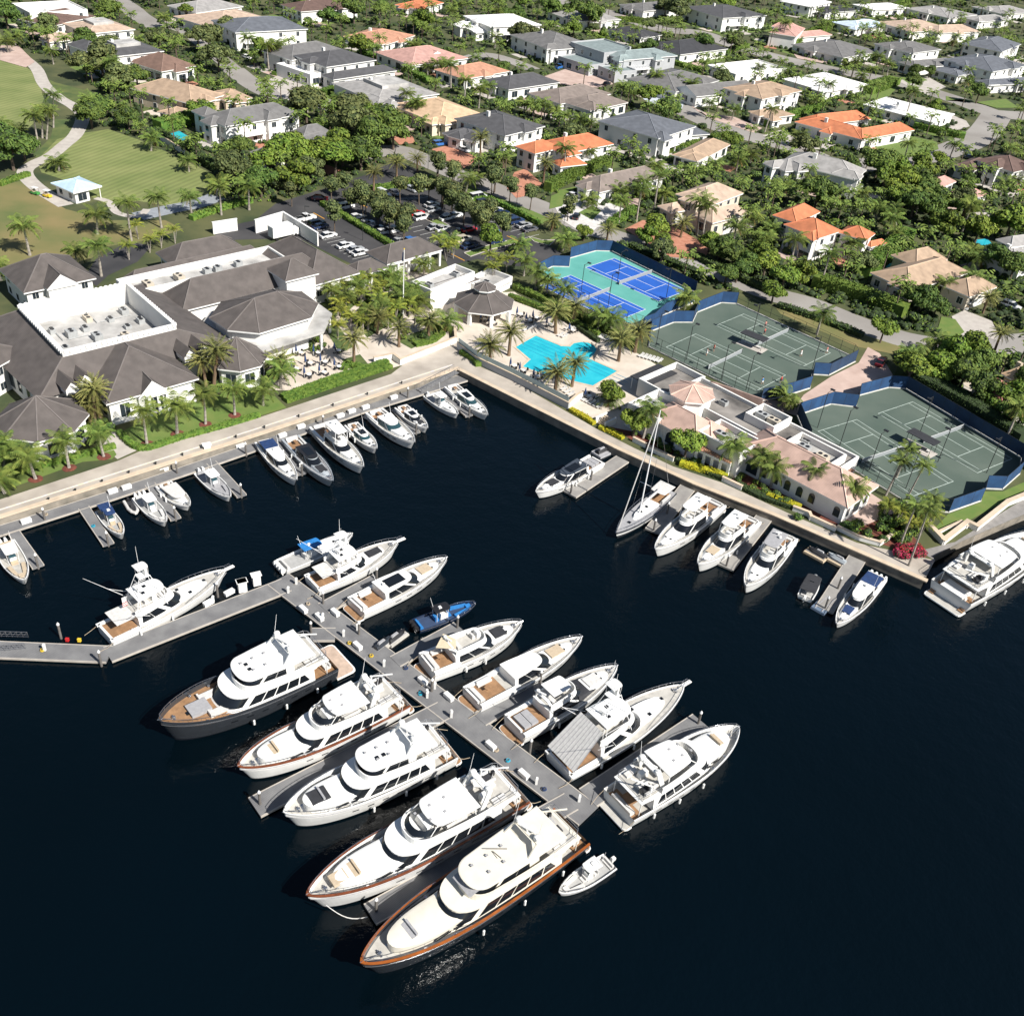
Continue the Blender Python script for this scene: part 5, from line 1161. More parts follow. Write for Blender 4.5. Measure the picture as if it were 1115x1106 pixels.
def walls(o, off, r, z0, z1, wm, name='wall', win=None, sides='MR ML', storeys=None, arch_=False, wsize=(1.3, 1.4), step=3.2, maxw=6):
    q = M(); q.prism(corners(r), z0, z1); w_ = q.build(name, wm, o, off=off)
    if win is None: return w_
    m_, tu, lu, tv, lv = r; storeys = storeys or max(1, round((z1-z0)/3.2)); sh = (z1-z0)/storeys
    for side in (0, 1, 2, 3):
        ln, th = ((lv, tu+pi), (lu, tv+pi), (lv, tu), (lu, tv))[side]
        if side > 1 and win != 'all': continue
        n_ = max(1, min(maxw, int(ln/step)))
        for s in range(storeys):
            for i in range(n_):
                if R.random() < .10: continue
                t = (i+.5)/n_*ln; p = pt(r, *((0, t), (t, 0), (lu, t), (t, lv))[side])
                big = R.random() < .25 and s == 0
                ws_ = (wsize[0]*(1.9 if big else 1), min(sh-.9, wsize[1]*(1.35 if big else 1)))
                window(o, off, p, th, ws_[0], ws_[1], z0+sh*s+sh*.52-(.15 if big else 0), arch_)
    return w_
def flatroof(o, off, r, z, par=.7, m_=None, wm=None, th=.35, name='flat_roof'):
    q = M().prism(corners(inset(r, th)), z-.2, z+.02); f = q.build(name, m_ or MEMB, o, off=off)
    C = corners(r); D = corners(inset(r, th)); p = M()
    for i in range(4):
        j = (i+1) % 4; vs = [(*C[i], z-.3), (*C[j], z-.3), (*D[j], z-.3), (*D[i], z-.3), (*C[i], z+par), (*C[j], z+par), (*D[j], z+par), (*D[i], z+par)]
        p.add(vs, [(0, 1, 5, 4), (2, 3, 7, 6), (4, 5, 6, 7)])
    p.build('parapet', wm or WALLW, f, off=off); return f
def acunit(o, off, p, z, s=(2.4, 1.3, 1.2), th=.8, m_=None):
    a = M().box((p[0], p[1], z+s[2]/2), s, th).build('air_conditioner', m_ or ACM, o, off=off)
    q = M()
    for k in (-.25, .25): q.lathe((p[0]+cos(th)*s[0]*k, p[1]+sin(th)*s[0]*k, z+s[2]), [(.38, 0), (.38, .1), (.3, .1)], 8)
    q.build('fan_cowl', BLACK, a, off=off)
def octroof(o, off, c, r, z, rise, rm, n=8, rot=pi/8, cap=True, top=0.):
    q = M(); P = [(c[0]+r*cos(rot+2*pi*i/n), c[1]+r*sin(rot+2*pi*i/n)) for i in range(n)]
    T_ = [(c[0]+top*cos(rot+2*pi*i/n), c[1]+top*sin(rot+2*pi*i/n)) for i in range(n)]
    vs = [(*p, z) for p in P]+[(*p, z-.28) for p in P]+([(*c, z+rise)] if not top else [(*p, z+rise) for p in T_])
    for i in range(n):
        j = (i+1) % n; q.add(vs, [(i, j, 2*n) if not top else (i, j, 2*n+j, 2*n+i)], 0); q.add(vs, [(i, n+i, n+j, j)], 1)
    q.add(vs, [tuple(range(2*n-1, n-1, -1))], 1)
    ro = q.build('roof', [rm, TRIM], o, off=off); cm = M()
    for i in range(n): cm.tube((*P[i], z+.03), (*(T_[i] if top else c), z+rise+.03), .12, 4)
    cm.build('ridge_cap', capmat(rm), ro, off=off); return P
def octwall(o, off, c, r, z0, z1, wm, n=8, rot=pi/8, win=True):
    P = [(c[0]+r*cos(rot+2*pi*i/n), c[1]+r*sin(rot+2*pi*i/n)) for i in range(n)]
    M().prism(P, z0, z1).build('wall', wm, o, off=off)
    if win:
        for i in range(n):
            j = (i+1) % n; a = rot+2*pi*(i+.5)/n; p = ((P[i][0]+P[j][0])/2, (P[i][1]+P[j][1])/2)
            window(o, off, p, a, r*.42, (z1-z0)*.5, (z0+z1)/2-.1)
def columns(o, off, a, b, n_, z0, z1, s=.5, beam=True):
    for i in range(n_):
        t = i/(n_-1); M().box((a[0]+(b[0]-a[0])*t, a[1]+(b[1]-a[1])*t, (z0+z1)/2), (s, s, z1-z0), atan2(b[1]-a[1], b[0]-a[0])).build('column', TRIM, o, off=off)
    if beam:
        q = M(); strip(q, [a, b], s*.9, z1-.5, z1-.02); q.build('beam', TRIM, o, off=off)
# ---------------------------------------------------------------- clubhouse with charcoal roofs
aa = tile(0, 260, 6.97); bb = tile(140, 220, 6.97); cc = tile(0, 350, 6.97); dd = tile(150, 300, 6.97); ee = tile(260, 220, 6.97); ff = tile(400, 250, 6.97)
c0 = G(150, 380); cl = thing('clubhouse', (*c0, GZ), 0, 'large white clubhouse with charcoal tiled roofs and a rooftop plant well', 'clubhouse'); OF = (*c0, GZ); cr = RF['club']
r = rectLMR((-25, 365), (42, 436), (250, 370), 6.6); ir = rectLMR((27.3, 330.3), (67.4, 382.7), (188, 350), 12.)
C, D = corners((r[0], r[1], 33, r[3], r[4])), corners(ir)
q = M()
for i in range(4): j = (i+1) % 4; q.add([(*C[i], 6.6), (*C[j], 6.6), (*D[j], 10.9), (*D[i], 10.9)], [(0, 1, 2, 3)])
rr_ = q.build('roof', cr, cl, off=OF); q = M()
for i in range(4): q.tube((*C[i], 6.63), (*D[i], 10.93), .14, 4)
q.build('ridge_cap', capmat(cr), rr_, off=OF)
walls(cl, OF, inset((r[0], r[1], 33, r[3], r[4]), .8), GZ, 6.5, WALLW, win=1, wsize=(1.6, 2.2), storeys=1, maxw=8)
q = M(); D2 = corners(inset(ir, .5))
for i in range(4):
    j = (i+1) % 4; q.add([(*D[i], 10.2), (*D[j], 10.2), (*D[j], 12), (*D[i], 12), (*D2[i], 7.7), (*D2[j], 7.7), (*D2[j], 12), (*D2[i], 12)], [(0, 1, 2, 3), (5, 4, 7, 6), (3, 2, 6, 7)])
wl = q.build('plant_well_parapet', WALLW, cl, off=OF); q = M().prism(D2, 7.4, 7.7); fl = q.build('plant_well_floor', MEMB, cl, off=OF)
q = M()                                             # small brackets along the parapet
for i in range(4):
    a, b = D[i], D[(i+1) % 4]; n_ = 22
    for k in range(n_): t = (k+.5)/n_; q.box((a[0]+(b[0]-a[0])*t, a[1]+(b[1]-a[1])*t, 11.8), (.45, .45, .55), ir[3])
q.build('parapet_brackets'[:-1], TRIM, wl, off=OF)
for a, b, s in ((2.5, 5, (5, 2.2, 1.6)), (3.2, 17, (5, 2.4, 1.6)), (8, 3, (1.2, 1.2, 1)), (14, 9, (1.4, 1.2, .9)), (9.5, 9.5, (2.0, 1.6, 1.2)), (7, 14, (2.2, 1.4, 1.1)), (13, 6, (1.8, 1.8, 1.3)), (18, 11, (2.2, 1.2, .9)), (11, 16, (1.2, 1.2, .7)), (5, 12, (1.4, 1., .6)), (15.5, 14.5, (1.3, 1.1, .8)), (12, 19, (1.6, 1.2, 1)), (6.5, 8, (1.1, 1.3, .9)), (16, 3.5, (1.2, 1, 1)), (17.5, 18, (1.8, 1.4, 1))):
    acunit(cl, OF, pt(ir, a, b), 7.72, s, ir[1], ACM if s[0] > 2 else ACG)
def wing(o, off, r, z, rise, rm, wm=WALLW, gable=None, win=1, base=GZ, over=.7, **kw):
    walls(o, off, inset(r, over), base, z-.1, wm, win=win, **kw); return hiproof(o, off, r, z, rise, rm, gable)
wing(cl, OF, rectMR((115.5, 440.4), (216.7, 412), 19, 6.55), 6.55, 5.0, cr, storeys=1, wsize=(1.8, 2.6), step=4)
r = rectMR((151, 434), (184, 425), 14, 6.0); hiproof(cl, OF, (r[0], r[1], max(r[2], r[4]+1), r[3], r[4]), 6.0, 2.7, cr, 'u'); columns(cl, OF, pt(r, .5, .3), pt(r, .5, r[4]-.3), 4, GZ, 5.8)
# dormers
def dormer(p, ln=3.2, w_=2.2, z=8., th=radians(-43)):
    o_ = M(); c, s = cos(th), sin(th)
    def W(x, y, zz): return (p[0]+c*x-s*y, p[1]+s*x+c*y, zz)
    o_.add([W(0, -w_/2, z-1.4), W(0, w_/2, z-1.4), W(0, w_/2, z), W(0, 0, z+1.1), W(0, -w_/2, z), W(-ln, -w_/2, z-1.4), W(-ln, w_/2, z-1.4), W(-ln, w_/2, z), W(-ln, -w_/2, z)], [(0, 1, 2, 3, 4), (1, 6, 7, 2), (0, 4, 8, 5)], 0)
    d_ = o_.build('dormer', WALLW, cl, off=OF)
    q = M(); h_ = w_/2+.3; q.add([W(.35, -h_, z-.25), W(.35, 0, z+1.25), W(.35, h_, z-.25), W(-ln-2, -h_, z-.25), W(-ln-2, 0, z+1.25), W(-ln-2, h_, z-.25)], [(0, 1, 4, 3), (1, 2, 5, 4)]); q.add([W(.36, -h_, z-.38), W(.36, 0, z+1.12), W(.36, h_, z-.38), W(.36, -h_, z-.2), W(.36, 0, z+1.3), W(.36, h_, z-.2)], [(0, 1, 4, 3), (1, 2, 5, 4)])
    q.build('dormer_roof', cr, d_, off=OF)
for px in (cc(545, 500), cc(650, 440), dd(395, 600), dd(500, 560)): dormer(G(*px, 8.3), z=8.4)
# gabled block at the left edge
wing(cl, OF, rectMR((-30, 415), (31, 381), 16, 7.5), 7.5, 3.6, cr)
# flat tar-and-chip patches, pipes and vents between the roofs
for a, b, s_ in ((4, 9, 5.), (12, 4, 4.), (16, 12, 6.)):
    p = pt(ir, a, b); M().tube((*p, 7.85), (p[0]+cos(ir[1])*s_, p[1]+sin(ir[1])*s_, 7.85), .12, 6).tube((p[0]+.6, p[1]+.4, 7.85), (p[0]+.6+cos(ir[3])*s_, p[1]+.4+sin(ir[3])*s_, 7.85), .09, 6).build('roof_pipe', ACG, cl, off=OF)
# octagon pavilions
for px, rad in (((39, 431), 7.6), ((257, 367), 5.6)):
    c = G(*px, 10.4); P = octroof(cl, OF, c, rad, 6.1, 4.3, cr, rot=radians(43)+pi/8); octwall(cl, OF, c, rad-.8, GZ, 6.0, WALLW, rot=radians(43)+pi/8)
# big faceted roof
P8 = [G(x, y, 8.6) for x, y in ((227.5, 346), (247.6, 359.5), (282.7, 363), (339, 346), (346.8, 330.5), (329, 317.6), (297, 314.7), (240.4, 328.7))]
A_, B_ = G(277, 324.7, 12.2), G(301.6, 317.6, 12.2); q = M(); n_ = 8
top = [A_, A_, A_, B_, B_, B_, B_, A_]
for i in range(8):
    j = (i+1) % 8; vs = [(*P8[i], 8.6), (*P8[j], 8.6), (*top[j], 12.2), (*top[i], 12.2)]
    q.add(vs, [(0, 1, 2)] if top[i] == top[j] else [(0, 1, 2, 3)], 0); q.add([(*P8[i], 8.6), (*P8[j], 8.6), (*P8[j], 8.3), (*P8[i], 8.3)], [(0, 3, 2, 1)], 1)
br = q.build('roof', [cr, TRIM], cl, off=OF); q = M()
for i in range(8): q.tube((*P8[i], 8.62), (*top[i], 12.22), .13, 4)
q.tube((*A_, 12.22), (*B_, 12.22), .13, 4); q.build('ridge_cap', capmat(cr), br, off=OF)
cen = (sum(p[0] for p in P8)/8, sum(p[1] for p in P8)/8)
sc8 = lambda k: [(cen[0]+(p[0]-cen[0])*k, cen[1]+(p[1]-cen[1])*k) for p in P8]
M().prism(sc8(.9), GZ, 8.4).build('wall', WALLW, cl, off=OF); M().prism(sc8(1.26), 5.5, 6.0).build('terrace_roof', MEMB, cl, off=OF)
for p in sc8(1.2): M().box((*p, 3.55), (.5, .5, 3.9), radians(43)).build('column', TRIM, cl, off=OF)
# rear long wing with plant yard
r = rectMR((199, 339), (362, 298.5), 9.5, 6.6); wing(cl, OF, r, 6.6, 4.2, cr, win=None)
r2 = rectMR((338, 312), (392, 297), 23, 6.6); wing(cl, OF, r2, 6.6, 4.6, cr, win=1, storeys=1)
r3 = (pt(r, 9.6, -6), r[1], 7.5, r[3], 36); walls(cl, OF, r3, GZ, 7.0, WALLW, name='plant_yard_wall'); flatroof(cl, OF, r3, 7.0, 1.5, MEMB)
for b in (5, 12, 18.5, 21, 26): acunit(cl, OF, pt(r3, 3.4, b), 7.05, (2.6 if b < 15 else 1.3, 1.6, 1.3), r3[1], ACM if b < 15 else ACG)
r4 = (pt(r3, 7.6, 3), r[1], 4.5, r[3], 32); wing(cl, OF, r4, 6.2, 2.2, cr, win=None)
# tower
r = rectLMR((288.7, 293), (311, 306.8), (348, 298), 9.6); wing(cl, OF, r, 9.6, 2.8, cr, win=None, over=.6)
wing(cl, OF, rectLMR((174, 274.5), (189, 291), (267.7, 271), 6.), 6., 3.2, cr)
# left rear gabled block
r = rectLMR((5, 297), (25.8, 319.5), (95.4, 303.8), 6.6); r = (r[0], r[1], 14, r[3], 15); wing(cl, OF, r, 6.6, 4.4, cr)
r5 = (pt(r, -1.5, 4.2), r[1], 8, r[3], 6.4); walls(cl, OF, inset(r5, .3), GZ, 6.9, WALLW); hiproof(cl, OF, r5, 7.0, 2.6, cr, 'u')
# entrance wing to the right with colonnade
r = rectMR((421.5, 288), (481.8, 272), 8.5, 5.8); wing(cl, OF, r, 5.8, 2.6, cr, win=None, over=1.8); columns(cl, OF, pt(r, .5, .4), pt(r, .5, r[4]-.4), 6, GZ, 5.55)
r = rectMR((388, 302), (423.5, 291.5), 6, 5.3); wing(cl, OF, r, 5.3, 2.0, cr, win=None, over=1.6); columns(cl, OF, pt(r, .5, .4), pt(r, .5, r[4]-.4), 5, GZ, 5.05)
# front porches of the projecting wing and octagon
land((110, 345), 'plant well of the charcoal-roofed clubhouse', 8)
land((165, 420), 'clubhouse front porch'); land((40, 450), 'clubhouse corner octagon'); land((262, 395), 'middle octagon of the clubhouse'); land((310, 350), 'white clubhouse terrace roof'); land((45, 300), 'rear left clubhouse gable'); land((225, 290), 'clubhouse rear wing'); land((450, 283), 'clubhouse entrance wing')
MASK.append(poly([(-60, 330), (0, 290), (70, 280), (100, 300), (180, 270), (260, 262), (340, 250), (385, 290), (482, 275), (485, 290), (420, 305), (370, 320), (365, 360), (300, 395), (262, 412), (215, 425), (115, 460), (60, 470), (20, 480), (-60, 460)]))
# box truck and yard walls
p = G(322, 262); q = M(); yw = poly([(279, 254), (309, 245), (346, 268)])
o = thing('yard_wall', (*G(309, 245), GZ), 0, 'white service yard wall around the box truck', 'wall'); strip(q, yw, .35, GZ, GZ+3.4); q.build('wall', WALLW, o, off=tuple(o.location)); q = M(); strip(q, yw, .5, GZ+3.4, GZ+3.52); q.build('coping', TRIM, o, off=tuple(o.location))
o = thing('yard_wall', (*G(250, 250), GZ), 0, 'short white wall behind the clubhouse rear wing', 'wall'); q = M(); strip(q, poly([(233, 255), (258, 251)]), .35, GZ, GZ+3.); q.build('wall', WALLW, o, off=tuple(o.location)); q = M(); strip(q, poly([(233, 255), (258, 251)]), .5, GZ+3.0, GZ+3.12); q.build('coping', TRIM, o, off=tuple(o.location))
a, b = G(295, 262), G(321, 256); th = atan2(b[1]-a[1], b[0]-a[0]); o = thing('box_truck', (*a, GZ), th, 'white box truck parked in the walled service yard', 'truck')
M().box((2.9, 0, 2.2), (5.8, 2.4, 2.7)).build('cargo_box', WHITE, o); M().box((6.9, 0, 1.35), (1.9, 2.2, 1.6), taper=.85).build('cab', WHITE, o); M().box((7.3, 0, 1.75), (1.3, 1.9, .6), taper=.85).build('windscreen', GLASS, o)
for x in (1.2, 6.6):
    for y in (-1.0, 1.0): M().tube((x, y-.15, .45), (x, y+.15, .45), .45, 10).build('wheel', BLACK, o)
# ---------------------------------------------------------------- poolside bar building, octagon pavilion
c0 = G(485, 325); o = thing('pool_bar', (*c0, GZ), 0, 'small white flat-roofed building beside the octagonal pool pavilion', 'building'); OF = (*c0, GZ)
r = rectMR((468.9, 316.7), (517, 296.6), 6, 6.6); walls(o, OF, r, GZ, 5.35, WALLW); flatroof(o, OF, r, 5.6, 1.2, MEMB); acunit(o, OF, pt(r, 3, 3), 5.65, (1.6, 1.2, .9), r[1], ACG); acunit(o, OF, pt(r, 3, 12), 5.65, (1.6, 1.2, .9), r[1], ACG)
r = rectMR((466, 323), (523, 304.5), 9.5, 4.6); q = M(); C = corners(r); D = corners(inset(r, 2.6))
for i in range(4): j = (i+1) % 4; q.add([(*C[i], 4.6), (*C[j], 4.6), (*D[j], 5.7), (*D[i], 5.7)], [(0, 1, 2, 3)], 0); q.add([(*C[i], 4.6), (*C[j], 4.6), (*C[j], 4.35), (*C[i], 4.35)], [(0, 3, 2, 1)], 1)
q.build('skirt_roof', [cr, TRIM], o, off=OF); walls(o, OF, inset(r, .8), GZ, 4.5, WALLW, win=1, storeys=1)
r = rectMR((530, 318), (558, 304), 7, 3.6); walls(o, OF, r, GZ, 3.2, WALLW); flatroof(o, OF, r, 3.2, 1.1, MEMB); acunit(o, OF, pt(r, 3, 4), 3.3, (1.3, 1.2, .9), r[1], ACG)
c = G(527.5, 322, 6.2); o = thing('pool_pavilion', (*c, GZ), 0, 'octagonal open pavilion with charcoal roof and cupola by the pool', 'pavilion'); OF = (*c, GZ); rad = 7.0
octroof(o, OF, c, rad, 4.8, 2.6, cr, rot=radians(43)+pi/8, top=1.9); octwall(o, OF, c, 1.9, 6.6, 8.2, WALLW, rot=radians(43)+pi/8, win=False); octroof(o, OF, c, 2.6, 8.2, 1.3, cr, rot=radians(43)+pi/8)
for i in range(8):
    a = radians(43)+pi/8+pi/4*i; M().box((c[0]+cos(a)*(rad-.7), c[1]+sin(a)*(rad-.7), GZ+1.5), (.7, .7, 3.), a).build('column', TRIM, o, off=OF)
M().lathe((*c, GZ), [(2.2, 0), (2.2, 1.1), (2.4, 1.1), (2.4, 1.2)], 8).build('bar_counter', CUSHT, o, off=OF)
land((527, 325), 'octagonal pool pavilion'); land((485, 318), 'small pool bar building'); land((610, 392), 'swimming pool'); land((600, 330), 'poolside path'); land((430, 380), 'waterfront garden wall')
MASK.append(poly([(452, 335), (500, 350), (560, 338), (560, 300), (517, 290), (452, 300)])); MASK.append(poly([(540, 345), (560, 330), (600, 345), (660, 372), (700, 395), (680, 420), (650, 430), (618, 440), (560, 410), (530, 395)]))
# ---------------------------------------------------------------- pink-tiled waterfront building
gg = tile(670, 400, 6.97); hh = tile(800, 430, 6.97)
c0 = G(810, 500); o = thing('waterfront_building', (*c0, GZ), 0, 'white waterfront building with pale pink tiled roofs and flat plant roofs', 'building'); OF = (*c0, GZ); pk = roofmat('pale_pink_tile', (.48, .33, .27))
u0 = radians(137)
def R2(px, z, lu, lv, th=radians(47)): m_ = G(*px, z); return (m_, th+pi/2, lu, th, lv)
rb = R2((905, 517), 6.0, 36, 9.5); walls(o, OF, rb, GZ, 5.15, WALLW); flatroof(o, OF, rb, 5.4, .7, GRAVEL)
# white boxes
rw = R2(gg(372, 385), 7.0, 13, 6.5); 
for px, z, lu, lv in ((gg(330, 395), 6.6, 7.5, 9), (gg(950, 655), 7.0, 9.5, 7.0), (hh(300, 245), 7.2, 6.5, 6.), (hh(705, 545), 7.2, 9.5, 6.5), (gg(400, 200), 5.6, 7.5, 12)):
    rx = R2(px, z, lu, lv); walls(o, OF, rx, GZ, z-1.55, WALLW); flatroof(o, OF, rx, z-1.3, 1.3, MEMB if z > 6 else GRAVEL)
    for k in range(2 if z > 6 else 0): acunit(o, OF, pt(rx, lu*(.3+.4*k), lv*.5), z-1.25, (2.2, 1.5, 1.), rx[1], ACG if k else ACM)
for a, b in ((5, 3), (9, 6), (14, 2.5), (18, 7), (27, 5)): acunit(o, OF, pt(rb, a, b), 5.45, (1.5, 1.2, .9), rb[1], ACG)
c = G(*gg(585, 165), 8.2); octroof(o, OF, c, 4.6, 7.6, 1.6, pk, rot=radians(47)+pi/8); octwall(o, OF, c, 4.0, GZ, 7.5, WALLW, rot=radians(47)+pi/8, win=False)
ra = rectLMR((698, 458.8), (759, 483.5), (775, 468), 5.8); ra = (ra[0], radians(137), 12.5, radians(47), 8.2); wing(o, OF, ra, 5.8, 2.6, pk, win=1, storeys=1, wsize=(1.1, 1.8), arch_=True)
rc = (pt(ra, -1.0, 3.2), ra[1], 6, ra[3], 6.); wing(o, OF, rc, 5.6, 1.8, pk, win=None)
rB = rectLMR((800, 498), (923.4, 553.4), (950.6, 529), 5.8); rB = (rB[0], radians(138), 23.5, radians(48), 10.5); wing(o, OF, rB, 5.8, 2.9, pk, win=1, storeys=1, wsize=(1.2, 2.0), arch_=True, maxw=9, step=2.4)
# lean-to tiled strip behind
a, b = G(*gg(720, 130), 5.6), G(*gg(1115, 270), 5.6); q = M(); dx = (cos(radians(47))*2.2, sin(radians(47))*2.2)
q.add([(*a, 6.4), (*b, 6.4), (b[0]+dx[0], b[1]+dx[1], 5.4), (a[0]+dx[0], a[1]+dx[1], 5.4), (a[0]-.1, a[1]-.1, GZ), (b[0]-.1, b[1]-.1, GZ)], [(0, 1, 2, 3), (0, 4, 5, 1)]); q.build('lean_to_roof', pk, o, off=OF)
# trellis over the terrace
a, b = G(*gg(640, 605), 4.6), G(*gg(885, 715), 4.6); q = M(); n_ = 16
for i in range(n_):
    t = i/(n_-1); x, y = a[0]+(b[0]-a[0])*t, a[1]+(b[1]-a[1])*t; q.box((x+.8*cos(.82), y+.8*sin(.82), 4.6), (3.2, .22, .2), radians(47))
q.build('trellis_slat', mat('terracotta_slat', (.45, .24, .15), .7), o, off=OF)
columns(o, OF, (a[0]-.4, a[1]-.4), (b[0]-.4, b[1]-.4), 5, GZ, 4.5, .5)
MASK.append(poly([(684, 436), (735, 400), (770, 405), (860, 440), (960, 530), (955, 560), (925, 566), (800, 515), (760, 498), (690, 470)]))
land((745, 478), 'near hip roof of the pink-tiled building'); land((795, 495), 'trellis of the pink-tiled building'); land((860, 530), 'long pink roof'); land((715, 425), 'north end of the pink-tiled building'); land((940, 560), 'paved terrace end of the pink roof')
# black awning
p = G(705, 412, 4.2); o = thing('awning', (*p, GZ), radians(47), 'black flat awning between the pool deck and pink-tiled building', 'awning'); M().box((2, 0, 2.8), (9, 5, .15)).build('canopy', GREYD, o)
for x in (-2, 6):
    for y in (-2.2, 2.2): M().tube((x, y, 0), (x, y, 2.8), .08).build('post', TRIM, o)
# square shade beside the near court
p = G(917, 510, 4.2); o = thing('shade_canopy', (*p, GZ), radians(47), 'small brown canopy beside the near clay court', 'canopy'); M().box((0, 0, 2.7), (3.4, 3.4, .5), taper=.5).build('canopy', mat('brown_canvas', (.16, .08, .05), .8), o)
for x in (-1.4, 1.4):
    for y in (-1.4, 1.4): M().tube((x, y, 0), (x, y, 2.5), .05).build('post', FPOST, o)
# ---------------------------------------------------------------- walls along the water
def gwall(label, pxs, hgt, w_=.4, glass=False, m_=None):
    pts = poly(pxs); o = thing('garden_wall', (*pts[0], GZ), 0, label, 'wall'); OF = (*pts[0], GZ)
    q = M(); strip(q, pts, w_, GZ, GZ+hgt); q.build('wall', m_ or WALLW, o, off=OF); q = M(); strip(q, pts, w_+.15, GZ+hgt, GZ+hgt+.1); q.build('coping', CAPM, o, off=OF)
    if glass:
        q = M(); strip(q, pts, .04, GZ+hgt+.1, GZ+hgt+1.1); q.build('glass_balustrade', mat('balustrade_glass', (.35, .45, .45), .1, 0), o, off=OF)
gwall('long grey retaining wall with glass balustrade between pool deck and quay', [(499, 380), (520, 396), (560, 415), (618, 445)], 1.5, .5, True, WALLG)
gwall('white stepped garden wall above the quay corner', [(408, 395), (428, 391), (436, 397), (496, 373), (495, 362)], 1.3)
gwall('white wall piece at the pool deck corner beside the quay stairs', [(618, 445), (628, 436), (634, 433)], 1.4)
for i, (a, b) in enumerate((((690, 481), (702, 487)), ((706, 490), (732, 502)), ((787, 524), (806, 533)))): gwall(('short white planter wall left of the near hip roof', 'curved white planter wall in front of the near hip roof', 'white planter wall in front of the trellis')[i], [a, b], .9)
gwall('white zigzag planter wall at the far right quay', [(864, 556), (880, 562), (882, 566), (908, 578)], .9); gwall('pale wall beside the red-leaved shrubs', [(912, 577), (932, 587), (957, 594), (972, 584)], .8)
gwall('white terraced wall above the largest cropped yacht', [(1010, 575), (1026, 592), (1052, 572), (1062, 577), (1096, 550), (1130, 536)], 1.0, .7); gwall('thin white wall edging the lawn above the cropped yacht', [(1022, 581), (1046, 570), (1052, 575)], .6, .3)
gwall('white wall along the putting lawn beside the neighbouring pool', [(170, 150), (200, 168), (240, 190)], 1.6, .3)
# quay stairs
p = G(655, 463); o = thing('quay_stairs', (*p, GZ), radians(47), 'white stairs from the quay up to the pool deck', 'stairs')
for i in range(6): M().box((i*.35, 0, .1+i*.1), (.36, 2., .2+i*.2)).build('step', CAPM, o)
for y in (-1.2, 1.2): M().box((1., y, .7), (3.2, .3, 1.4)).build('side_wall', WALLW, o)
